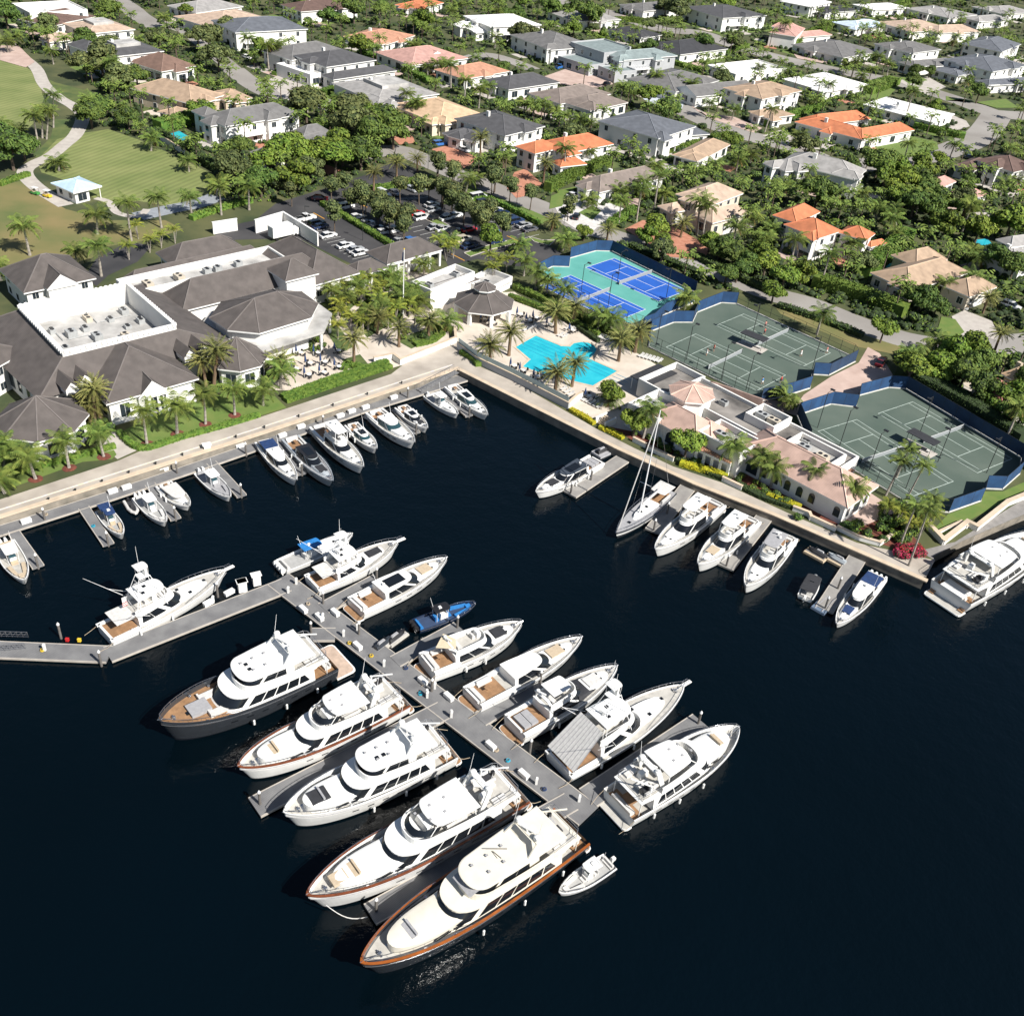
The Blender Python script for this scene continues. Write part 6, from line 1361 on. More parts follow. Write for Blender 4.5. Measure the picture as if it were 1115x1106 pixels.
# quay clutter: bollards
# ---------------------------------------------------------------- houses
T1 = tile(0, 0); T2 = tile(280, 0); T3 = tile(560, 0); T4 = tile(835, 0); T5 = tile(0, 200); T6 = tile(280, 200); T7 = tile(560, 200); T8 = tile(835, 200)
def house(label, t, wings, col, wall=WALLW, extra=None, key=None):
    """wings: (L, M, R, eave height, rise[, roof key, kind])"""
    w0 = wings[0]; z = GZ+w0[3]; c = rectLMR(t(*w0[0]), t(*w0[1]), t(*w0[2]), z); p = pt(c, c[2]/2, c[4]/2)
    o = thing('house', (*p, GZ), 0, label, 'house', 'houses of the neighbourhood'); off = (*p, GZ)
    for w_ in wings:
        L_, M_, R_, eh, rise = w_[:5]; rk = w_[5] if len(w_) > 5 and w_[5] else col; kind = w_[6] if len(w_) > 6 else 'hip'; z = GZ+eh
        r = rectLMR(t(*L_), t(*M_), t(*R_), z); r = (r[0], r[1], min(r[2], 30), r[3], min(r[4], 34)); rm = RF[rk]
        d = .6 if kind != 'flat' else .02
        walls(o, off, inset(r, d), GZ, z-.1, wall, win=1, wsize=(1.5, 1.6) if eh < 5 else (1.3, 1.6), maxw=4, step=3.6)
        if kind == 'flat': flatroof(o, off, r, z+.02, .5, rm, wall)
        else: 
            ro = hiproof(o, off, r, z, rise, rm, 'v' if kind == 'gable' else None)
            if kind == 'top':
                rr = (pt(r, r[2]*.3, r[4]*.3), r[1], r[2]*.42, r[3], r[4]*.42); q = M().prism(corners(rr), z+rise*.45, z+rise*1.02); q.build('roof_terrace', MEMB, o, off=off)
        MASK.append(corners(inset(r, -1.0)))
        if kind == 'hip' and min(r[2], r[4]) > 9:      # smaller cross wings break up the eaves
            for side in (0, 1):
                if R.random() < .30: continue
                ln = r[4] if side == 0 else r[2]; w2 = R.uniform(4.5, 6.5); b0 = R.choice((.04, .5, .62))*(ln-w2); dpt = R.uniform(6, 9); out = R.uniform(1.0, 2.4)
                rr = (pt(r, -out, b0), r[1], dpt, r[3], w2) if side == 0 else (pt(r, b0, -out), r[1], w2, r[3], dpt); ze = z+R.choice((-.12, -.5, .25))
                walls(o, off, inset(rr, .55), GZ, ze-.1, wall, win=1, wsize=(1.6, 1.5), maxw=1); hiproof(o, off, rr, ze, R.uniform(1.3, 1.9), rm, ('v' if w2 > dpt else None) if R.random() < .2 else None)
        # garage doors on the lower wings
        if eh < 5 and kind != 'flat' and rise > 0 and R.random() < .6:
            ri = inset(r, d); s = ri[4]*.5; a = pt(ri, -.05, s); nx = ri[1]+pi; M().box((*a, GZ+1.2), (.1, 4.6, 2.3), nx).build('garage_door', GARW, o, off=off)
    r = rectLMR(t(*w0[0]), t(*w0[1]), t(*w0[2]), GZ+w0[3])
    if R.random() < .55 and (len(w0) < 7 or w0[6] != 'flat'):
        a = pt(r, min(r[2], 30)*.62, min(r[4], 34)*.35); M().box((*a, GZ+w0[3]+w0[4]*.8), (1.1, .8, 2.6), r[1]).build('chimney', wall, o, off=off)
    if w0[3] > 5.5:      # balcony on the front
        ri = inset(r, .6); a, b = pt(ri, -1.1, ri[4]*.12), pt(ri, -1.1, ri[4]*.45); q = M(); strip(q, [a, b], 2.0, GZ+2.9, GZ+3.1); bl = q.build('balcony', TRIM, o, off=off); q = M()
        n_ = 6
        for i in range(n_+1): t_ = i/n_; q.tube((a[0]+(b[0]-a[0])*t_, a[1]+(b[1]-a[1])*t_, GZ+3.1), (a[0]+(b[0]-a[0])*t_, a[1]+(b[1]-a[1])*t_, GZ+4.), .05, 4)
        q.tube((*a, GZ+4.), (*b, GZ+4.), .05, 4); q.build('railing', STEEL, bl, off=off)
        for e in (a, b): M().box((*e, GZ+1.45), (.35, .35, 2.9), r[1]).build('column', TRIM, o, off=off)
    LAND.append((*p, key or label.split(',')[0]))
    NH[0] += 1; zz = NH[0]*.0004; c = corners(inset(r, -4.5)); GL.add([(*q_, GZ+.007+zz) for q_ in c], [(0, 1, 2, 3)], R.choice((0, 0, 0, 1, 1, 2)))
    b0 = R.uniform(.1, .5)*r[4]; DR.add([(*pt(r, a, b), GZ+.058+zz) for a, b in ((-8, b0), (-8, b0+5.5), (1, b0+6.5), (1, b0))], [(0, 1, 2, 3)], R.choice((0, 0, 1, 2))); MASK.append([pt(r, -8, b0), pt(r, -8, b0+5.5), pt(r, 1, b0+6.5), pt(r, 1, b0)])
    b0 = R.uniform(.1, .5)*r[2]; DR.add([(*pt(r, a, b), GZ+.056+zz) for a, b in ((b0, -5), (b0, 1), (b0+8, 1), (b0+8, -5))], [(0, 1, 2, 3)], R.choice((0, 1, 3))); MASK.append([pt(r, b0, -5), pt(r, b0, 1), pt(r, b0+8, 1), pt(r, b0+8, -5)]); HOUSES.append(r)
    if extra: extra(o, off)
    return o
NH = [0]; HOUSES = []; GL = M(); DR = M()
H = house
H('white flat-roofed modern house at the top left', T1, [((60, 20), (130, 62), (375, 45), 6, 0, 'white', 'flat')], 'white', key='white flat house at top left')
H('dark brown hip-roofed house near the top left corner', T1, [((125, 78), (215, 112), (345, 62), 3.5, 3)], 'dbrown', key='dark brown house at top left')
H('tan-pink two-storey house with white flat roof centre', T1, [((325, 100), (380, 148), (552, 118), 6.5, 2.2, None, 'top'), ((210, 155), (255, 182), (330, 160), 3.3, 1.8)], 'ltan', key='tan house with white roof terrace')
H('white house with dark grey roofs and tall balconies, upper left', T1, [((400, 205), (462, 250), (680, 212), 7, 2.6, None, 'top'), ((315, 190), (375, 222), (455, 205), 6.5, 2)], 'dgrey', key='dark-roofed balcony house')
H('brown hip-roofed house with cream ridge lines', T1, [((540, 270), (700, 312), (862, 290), 4.5, 3.6)], 'brown', key='brown hip-roofed house')
H('tan-roofed house with covered terrace above the putting lawn', T1, [((595, 375), (830, 452), (955, 408), 5, 3.2), ((950, 400), (975, 440), (1065, 415), 4.2, 2.0), ((705, 480), (760, 505), (812, 475), 3, 1.2)], 'tan', WALLB, key='tan-roofed terrace house')
H('grey-roofed two-storey white house above the tall hedge', T1, [((915, 500), (975, 550), (1248, 475), 6.5, 2.8), ((845, 480), (885, 510), (960, 495), 6, 1.8)], 'grey', key='grey house above the hedge')
H('mid grey roofed house behind the big shade trees', T2, [((-10, 655), (90, 702), (345, 605), 4.2, 3.0), ((150, 570), (200, 600), (330, 580), 4.2, 2.5)], 'grey', key='grey house behind the shade trees')
H('grey-roofed house at the top edge, left of the pinkish roof', T1, [((765, 22), (850, 58), (1000, 18), 4, 2.6)], 'lgrey', key='grey house at the top edge')
H('broad pinkish tan roofed house near the top, left of the blue-grey roof', T1, [((870, 45), (950, 132), (1110, 62), 4, 3.4)], 'ltan', key='broad pinkish tan roof')
H('two-storey house with blue-grey roof near the top', tile(0, 0, 1), [((245, 22), (256, 36), (324, 27.6), 7, 3)], 'slate', key='blue-grey roofed house near the top')
H('grey hip-roofed house behind the white two-storey house', T2, [((80, 215), (150, 262), (305, 203), 6, 3)], 'grey', key='grey hip roof behind the white villa')
H('large white two-storey villa with dark grey roofs and walled forecourt', T2, [((195, 238), (300, 292), (478, 250), 7, 2.8), ((300, 325), (330, 347), (525, 285), 4, 1.6), ((150, 275), (230, 330), (260, 318), 4, .0, 'white', 'flat')], 'dgrey', key='large white villa with dark roofs')
H('long light grey roofed house with flat centre', T2, [((395, 355), (520, 445), (735, 390), 4.6, 2.6, None, 'top'), ((450, 410), (520, 470), (600, 440), 4.0, 1.4)], 'lgrey', key='light grey long house')
H('orange-pink roofed house with white front edge', T2, [((390, 155), (560, 195), (655, 150), 3.5, 2.6)], 'salmon', key='orange-pink roofed house')
H('dusky pink roofed house with white gable', T2, [((525, 225), (670, 285), (900, 248), 4, 3.4), ((700, 225), (740, 250), (800, 235), 4.6, 1.8, None, 'gable')], 'rose', key='dusky pink house')
H('salmon roofed house half hidden by palms', T2, [((790, 300), (900, 345), (1058, 300), 4, 2.6)], 'salmon', key='salmon roof behind palms')
H('peach-roofed single-storey house with pale chimney', T2, [((650, 445), (790, 540), (950, 487), 4, 3.2)], 'peach', WALLC, key='peach-roofed house')
H('dark grey roofed white house with brick forecourt', T2, [((880, 510), (1075, 590), (1225, 540), 6.2, 2.6), ((810, 575), (930, 615), (1000, 585), 3.4, 1.8)], 'dgrey', key='dark grey house with brick forecourt')
H('dark grey low house left of the wood-garage villa', T2, [((1000, 345), (1090, 390), (1270, 345), 4, 2.6)], 'dgrey', key='low dark grey house')
H('white-roofed white villa near the top centre', T2, [((945, 70), (1010, 118), (1190, 95), 6.5, 2.6), ((890, 100), (935, 135), (1000, 120), 4, 1.5)], 'white', key='white-roofed villa near top centre')
H('brownish pink roofed house at the top edge', T2, [((135, 20), (190, 52), (395, 20), 5, 2.6)], 'dbrown', key='brownish roof at the top edge')
H('orange-red roofed house at the top edge', T2, [((600, 22), (700, 42), (800, 12), 3.6, 2)], 'orange', key='orange-red roof at the top edge')
H('light grey roofed house near the top, left of centre road', T3, [((160, 50), (265, 95), (445, 80), 4, 3)], 'lgrey', key='light grey roof near the top')
H('large greyed brown roofed house left of the wood-garage villa', T3, [((38, 150), (160, 218), (315, 190), 6, 3.6)], 'grey', key='greyed brown roofed house')
H('low black-roofed house behind the wood-garage villa', T3, [((405, 130), (560, 168), (640, 152), 3.4, 2.2)], 'black', key='low black roof')
H('modern villa with wood garage doors and grey-green roofs', T3, [((415, 225), (475, 262), (635, 222), 7, 1.8), ((235, 245), (325, 290), (420, 250), 3.8, 0, 'ggreen', 'flat'), ((300, 185), (390, 235), (480, 205), 7.6, 0, 'ggreen', 'flat'), ((395, 290), (435, 318), (500, 300), 3.8, 0, 'ggreen', 'flat')], 'ggreen', WALLG, key='modern wood-garage villa')
H('dark slate roofed low house right of the modern villa', T3, [((565, 190), (720, 238), (930, 210), 4, 3)], 'black', key='dark slate low house')
H('dark grey roofed house with white gable front', T3, [((490, 340), (700, 400), (880, 345), 4, 3), ((740, 380), (790, 420), (935, 360), 4.2, 2.4, None, 'gable')], 'grey', key='white-gabled dark house')
H('pair of brownish grey roofs below the paved forecourt', T3, [((105, 400), (200, 452), (330, 385), 4.4, 2.6), ((215, 432), (330, 482), (445, 432), 4.4, 2.6)], 'lav', key='paired brownish grey roofs')
H('orange tiled Mediterranean house with chimney in the centre', T3, [((95, 620), (210, 668), (430, 625), 6, 2.6), ((5, 635), (90, 668), (200, 640), 6, 2), ((170, 700), (200, 725), (300, 705), 3.6, 1.5)], 'orange', key='central orange-roofed house')
H('slate-blue roofed white villa with long balcony', T3, [((378, 520), (625, 602), (765, 542), 6.6, 3), ((700, 560), (730, 590), (820, 570), 3.6, 1.2)], 'slate', key='slate-blue roofed villa')
H('low tan-roofed house below the slate-blue villa', T3, [((685, 672), (800, 702), (935, 628), 3.4, 2)], 'tan', key='low tan roof')
H('brown-grey roofed house with blue garage door', T3, [((270, 790), (370, 835), (650, 768), 3.4, 2.8)], 'lav', key='brown-grey roofed house', extra=None)
H('pinkish tan Mediterranean mansion among palms', T7, [((690, 50), (850, 98), (1015, 50), 6.4, 2.6), ((612, 100), (680, 128), (800, 115), 3.8, 1.5), ((780, 130), (860, 172), (1000, 118), 4.6, 2.2)], 'ltan', WALLC, key='pinkish tan mansion')
H('dark grey roofed two-storey house at the top, right of centre', T3, [((790, 28), (905, 80), (1060, 42), 6.8, 2.4)], 'dgrey', key='dark grey house at top right of centre')
H('pink tiled house beside the upper road', T4, [((-65, 95), (50, 106), (165, 88), 6.2, 2.4), ((60, 150), (100, 168), (200, 132), 3.4, 1.6)], 'rose', key='pink tiled house')
H('low white flat-roofed house beside the brown-orange roof', T3, [((860, 285), (960, 328), (1130, 285), 3.4, 0, 'white', 'flat')], 'white', key='low white flat-roofed house')
H('brown-orange roofed two-storey house with many windows', T3, [((890, 385), (1075, 432), (1280, 405), 6.2, 2.4), ((1030, 482), (1100, 515), (1190, 490), 3.2, 1.2)], 'tan', key='brown-orange roofed house')
H('white house at the top edge, right side', T4, [((60, 5), (190, 32), (270, 8), 6, 1.5), ((215, 32), (270, 55), (335, 32), 4, 1.4, 'black')], 'white', key='white house at the top right edge')
H('low house with pale blue roof near the top right', T4, [((300, 95), (400, 127), (490, 100), 3.8, 1.8)], 'blue', key='pale blue roof')
H('greenish grey hip-roofed house by the upper road', T4, [((150, 190), (330, 252), (420, 208), 3.5, 3.2)], 'grey', key='greenish grey hip roof')
H('pinkish tan roofed white house with twin hips', T4, [((520, 95), (640, 140), (760, 95), 4.6, 2.8), ((700, 120), (745, 145), (840, 105), 4.6, 2.4)], 'ltan', key='twin-hip pinkish tan house')
H('grey roofed two-storey house with white terraces', T4, [((465, 190), (620, 232), (755, 215), 7, 2.2), ((590, 270), (640, 292), (765, 248), 4, 1.6)], 'grey', key='grey two-storey terrace house')
H('light grey roofed house at the top edge right', T4, [((640, 35), (790, 80), (862, 42), 4, 2)], 'lgrey', key='light grey roof at the top right')
H('pale grey roofed house in the top right corner', T4, [((920, 30), (1020, 62), (1100, 42), 4, 2.2), ((855, 75), (930, 97), (1000, 72), 4, 1.6)], 'lgrey', key='pale grey corner house')
H('blue-grey roofed two-storey white house at the right edge', T4, [((845, 190), (1020, 226), (1110, 190), 6.4, 3)], 'slate', key='blue-grey roof at the right edge')
H('large slate-roofed white house with long garage', T4, [((780, 255), (980, 312), (1105, 275), 6.4, 2.8), ((725, 300), (840, 332), (900, 302), 3.4, .8), ((930, 350), (970, 372), (1100, 305), 3.6, 1.4)], 'slate', key='slate-roofed house with long garage')
H('low white-roofed house behind the coconut palms', T4, [((90, 340), (260, 400), (395, 355), 3.4, 1.0)], 'white', key='low white roof behind palms')
H('white-roofed bungalow with teal screen, behind the orange roof', T4, [((425, 450), (720, 532), (800, 492), 3.4, 1.4)], 'white', key='white-roofed bungalow')
H('bright orange roofed house shaped like a U', T4, [((120, 530), (410, 605), (470, 578), 4, 2.2), ((345, 575), (415, 606), (572, 545), 4, 2.2), ((160, 515), (215, 545), (380, 495), 4, 2.4)], 'orange', key='orange U-shaped house')
H('pale grey roofed two-storey house above the dense palms', T4, [((60, 700), (380, 780), (432, 738), 6.4, 3.0), ((30, 700), (80, 745), (150, 720), 5.5, 2)], 'lgrey', key='pale grey two-storey house')
H('dark brown roofed house at the right edge', T4, [((925, 690), (1070, 748), (1140, 715), 6.2, 2.6), ((815, 715), (900, 742), (960, 705), 4, 1.6)], 'dbrown', key='dark brown house at the right edge')
H('pinkish roof almost hidden by trees', T4, [((665, 795), (745, 820), (820, 788), 4, 1.6)], 'rose', key='hidden pinkish roof')
H('small pinkish roof deep among the trees', T4, [((830, 832), (870, 862), (912, 832), 4, 1.4)], 'rose', key='small pinkish roof')
H('orange tiled white Mediterranean villa beside the tennis courts', T8, [((65, 180), (225, 238), (335, 210), 6.6, 2.6), ((310, 212), (430, 248), (468, 218), 6.4, 2), ((20, 140), (130, 172), (250, 130), 6.8, 2.2), ((430, 260), (452, 276), (490, 248), 3.6, 1)], 'orange', key='orange villa beside the courts')
H('tan-brown roofed single-storey house right of the orange villa', T8, [((455, 385), (620, 465), (862, 378), 4, 2.8), ((540, 310), (650, 362), (780, 328), 4, 2.6), ((740, 440), (880, 492), (1020, 458), 4, 2.4)], 'tan', WALLC, key='tan-brown single-storey house')
H('white house with light grey roofs at the right edge', T8, [((970, 285), (1090, 352), (1150, 300), 4.4, 1.6), ((1015, 242), (1060, 276), (1150, 235), 6.4, 1.8)], 'lgrey', key='light grey roofed house at right')
H('red-brown roofed house right of the clay courts', T12, [((912, 70), (1020, 150), (1060, 100), 4, 2.4)], 'redbr', WALLB, key='red-brown roof right of the courts')
H('orange-tan roofed house at the right edge above the courts', T12, [((1030, 25), (1080, 62), (1150, 20), 4, 2)], 'peach', WALLB, key='orange-tan roof at right')
H('grey roofed house at the top edge, right of the black roof', T3, [((480, 20), (560, 50), (700, 18), 4, 2)], 'grey', key='grey top-edge house right of centre')
H('white roofed house behind the top right lawn', T4, [((400, 20), (470, 45), (560, 20), 4, 1.4)], 'white', key='white house behind the hedges')
struct('garden_lawns'[:-1], GL, [LAWNB, GRASS, PATHM]); struct('patio_paving', DR, [PATHM, PINKP, BRICK, DECKM])
# golf shelter
p = G(83, 210); r = rectLMR(T1(232, 792), T1(318, 838), T1(435, 805), GZ+3.2); c = pt(r, r[2]/2, r[4]/2)
o = thing('golf_shelter', (*c, GZ), 0, 'small white shelter with pale blue metal roof beside the putting lawn', 'shelter'); OF = (*c, GZ)
walls(o, OF, (pt(r, .8, .8), r[1], r[2]-1.6, r[3], (r[4]-1.6)*.6), GZ, GZ+3.1, WALLW, win=1); hiproof(o, OF, r, GZ+3.2, 1.4, mat('pale_blue_metal', (.38, .50, .60), .5, .08, .8)); 
for a in (.5, r[2]-.5): q = pt(r, a, r[4]-.5); M().tube((*q, GZ), (*q, GZ+3.1), .12).build('post', TRIM, o, off=OF)
MASK.append(corners(inset(r, -2))); land((83, 210), 'golf shelter'); land((140, 180), 'putting lawn'); land((20, 120), 'upper fairway'); land((60, 260), 'dry fairway'); land((960, 385), 'court-side verge'); land((1040, 585), 'right quay lawn')
# private pools
for a, nm in (([(180, 148), (195, 143), (207, 150), (190, 157)], 0), ([(962, 290), (975, 285), (985, 291), (972, 297)], 1), ([(958, 118), (965, 117), (1000, 128), (996, 131)], 2), ([(1060, 262), (1075, 260), (1080, 266), (1066, 268)], 3)):
    area('private_pool', a, WATERP, .09)
# ---------------------------------------------------------------- plants
def leafmat(name, c, c2, var=.22, sc_=1.3):
    m_ = mat(name, c, .75, .2, sc_, c2=c2, objvar=var, spec=.25); b = m_.node_tree.nodes['Principled BSDF']
    b.inputs['Subsurface Weight'].default_value = 0; return m_
FROND = leafmat('palm_frond', (.046, .088, .016), (.155, .195, .038)); DATE = leafmat('date_palm_frond', (.075, .098, .026), (.21, .20, .06)); AREC = leafmat('areca_frond', (.07, .11, .016), (.24, .25, .035)); DRYF = mat('dry_frond', (.24, .15, .05), .9, .2, 2)
LEAF = [leafmat('leaf_deep_green', (.032, .072, .014), (.115, .165, .030)), leafmat('leaf_bright_green', (.060, .115, .014), (.165, .215, .030)), leafmat('leaf_olive_green', (.044, .066, .022), (.135, .155, .050))]
HEDGE = leafmat('hedge_leaf', (.042, .095, .014), (.125, .185, .030)); HEDGED = leafmat('dark_hedge_leaf', (.022, .045, .010), (.06, .095, .02)); YELH = leafmat('yellow_hedge_leaf', (.24, .25, .015), (.40, .36, .02)); REDL = leafmat('red_leaf', (.20, .012, .03), (.42, .035, .06)); SILVL = leafmat('silver_leaf', (.20, .26, .22), (.34, .38, .32))
TRUNK = mat('palm_trunk_grey', (.30, .27, .23), .9, .2, 2.5, stripes=(2.5, 0, .25, .3, 'Z')); BARK = mat('bark', (.10, .075, .055), .95, .25, 2); DTRUNK = mat('date_trunk', (.15, .10, .06), .95, .3, 5)
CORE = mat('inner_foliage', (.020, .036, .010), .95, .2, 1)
RT = random.Random(11)
def frond(m_, az, el, ln, droop, wd_, seg=7, dens=2, mi=0):
    ca, sa_ = cos(az), sin(az); x = z = 0.; pts = [(0, 0)]; e = el
    for k in range(seg): st = ln/seg; e = el-droop*((k+.6)/seg)**1.4; x += cos(e)*st; z += sin(e)*st; pts.append((x, z))
    P = lambda x, y, z: (ca*x-sa_*y, sa_*x+ca*y, z)
    vs = []; fs = []
    for k in range(seg):
        for d in range(dens):
            t = (k+(d+.5)/dens)/seg; f = (d+.5)/dens; bx, bz = pts[k][0]+(pts[k+1][0]-pts[k][0])*f, pts[k][1]+(pts[k+1][1]-pts[k][1])*f
            w_ = wd_*sin(pi*min(1, .12+t*.86))**.7*(.8+.4*RT.random()); hw = ln/seg/dens*.40
            for s in (-1, 1):
                o = len(vs); dz = -w_*(.25+.3*t)-RT.random()*.12*w_; fx = w_*.45
                vs += [P(bx-hw, 0, bz), P(bx+hw, 0, bz), P(bx+fx+hw*.5, s*w_, bz+dz), P(bx+fx-hw*.5, s*w_*.95, bz+dz-.02)]; fs.append((o, o+1, o+2, o+3))
    m_.add(vs, fs, mi)
def palm_crown(kind, seed):
    RT.seed(seed); m_ = M()
    if kind == 'palm':
        for i in range(24): frond(m_, i*2.4+RT.random()*.5, 1.25-1.6*(i/24)+RT.uniform(-.12, .12), 3.1+RT.uniform(-.5, .3), 1.35, .72)
        for i in range(3): frond(m_, RT.random()*6.3, -.8, 2.1, .5, .35, mi=1)
    elif kind == 'date':
        for i in range(46): frond(m_, i*2.4+RT.random()*.4, 1.35-1.75*(i/46)+RT.uniform(-.1, .1), 3.9+RT.uniform(-.5, .3), 1.0, .42, 7, 2)
        for i in range(5): frond(m_, RT.random()*6.3, -.9, 2.6, .4, .3, mi=1)
    else:
        for i in range(16): frond(m_, i*2.4+RT.random()*.5, 1.35-1.2*(i/16), 2.4+RT.uniform(-.3, .3), 1.5, .5, 6, 2)
    return m_
def palm_proto(kind, seed):
    o = thing({'palm': 'coconut_palm', 'date': 'date_palm', 'areca': 'areca_palm'}[kind], (0, 0, -50)); RT.seed(seed+50)
    t = M(); r0, r1 = {'palm': (.24, .15), 'date': (.38, .30), 'areca': (.12, .08)}[kind]; bend = RT.uniform(-.12, .12); n_ = 6; rings = []
    for k in range(n_+1): f = k/n_; rr = r0+(r1-r0)*f+(.12*r0 if k == 0 else 0); rings.append([(bend*sin(f*pi*.5)*3+rr*cos(2*pi*i/7), rr*sin(2*pi*i/7), f) for i in range(7)])
    t.loft(rings, cap1=True)
    if kind == 'areca':
        for dx, dy in ((.5, .3), (-.4, .4)): t.tube((0, 0, 0), (dx, dy, .95), .08, 5, r2=.06)
    tr = t.build('trunk', DTRUNK if kind == 'date' else TRUNK, o, True)
    m_ = palm_crown(kind, seed); c = m_.build('crown', [{'palm': FROND, 'date': DATE, 'areca': AREC}[kind], DRYF], o); c.location = (bend*3, 0, 0)
    return o
PALMS = {k: [palm_proto(k, s) for s in range(5)] for k in ('palm', 'date', 'areca')}
PBASE = {'palm': 'coconut palm', 'date': 'bushy date palm', 'areca': 'yellowish areca palm'}
used = set(); NP = [0]; TREEPOS = []
def solve_h(p, ycrown):
    lo, hi = .5, 26.
    for _ in range(24):
        md = (lo+hi)/2
        if PX(p[0], p[1], GZ+md)[1] > ycrown: lo = md
        else: hi = md
    return lo
RT2 = random.Random(5)
def place_palm(p, h, kind='palm', s=1., lean=None, base=None):
    src = PALMS[kind][NP[0] % 5]; NP[0] += 1; ks = src_kids[id(src)]
    if id(src) in used:
        o = src.copy(); col.objects.link(o); kk = []
        for c in ks: d = c.copy(); col.objects.link(d); d.parent = o; kk.append(d)
    else: o = src; used.add(id(src)); kk = ks
    o.location = (p[0], p[1], GZ); o.rotation_euler = (lean[0] if lean else RT2.uniform(-.05, .05), lean[1] if lean else RT2.uniform(-.05, .05), 0 if lean else RT2.uniform(0, 6.28))
    s *= RT2.uniform(.9, 1.12)
    kk[0].scale = (s, s, h); kk[1].location = (kk[1].location[0]*s, 0, h); kk[1].scale = (s, s, s); kk[1].rotation_euler = (0, 0, RT2.uniform(0, 6.28))
    b_ = base or (('tall ' if h > 8.5 else 'short ' if h < 4.5 else '')+PBASE[kind])
    reg(o, b_, 'palm tree', {'palm': 'coconut palms', 'date': 'date palms', 'areca': 'areca palms'}[kind], (p[0], p[1])); TREEPOS.append(p); return o
src_kids = {id(o): sorted(o.children, key=lambda c: c.name.startswith('crown')) for v in PALMS.values() for o in v}
NPALM = [0]
def pp_(t, b_, c, kind='palm', s=1.):
    px, cx_ = t(*b_), t(*c); p = G(*px); h = solve_h(p, cx_[1]); top = PX(p[0], p[1], GZ+h); dx = (cx_[0]-top[0]); d = hypot(p[0], p[1], CH)
    lean = None
    if abs(dx) > 5: lean = (0, max(-.45, min(.45, dx*d/F/max(h, 1))))
    place_palm(p, max(2., h), kind, s*(1.25 if kind == 'palm' and p[1] > 190 else 1.12 if kind == 'palm' and s == 1. else 1.), lean); NPALM[0] += 1
I1 = tile(0, 0, 1)
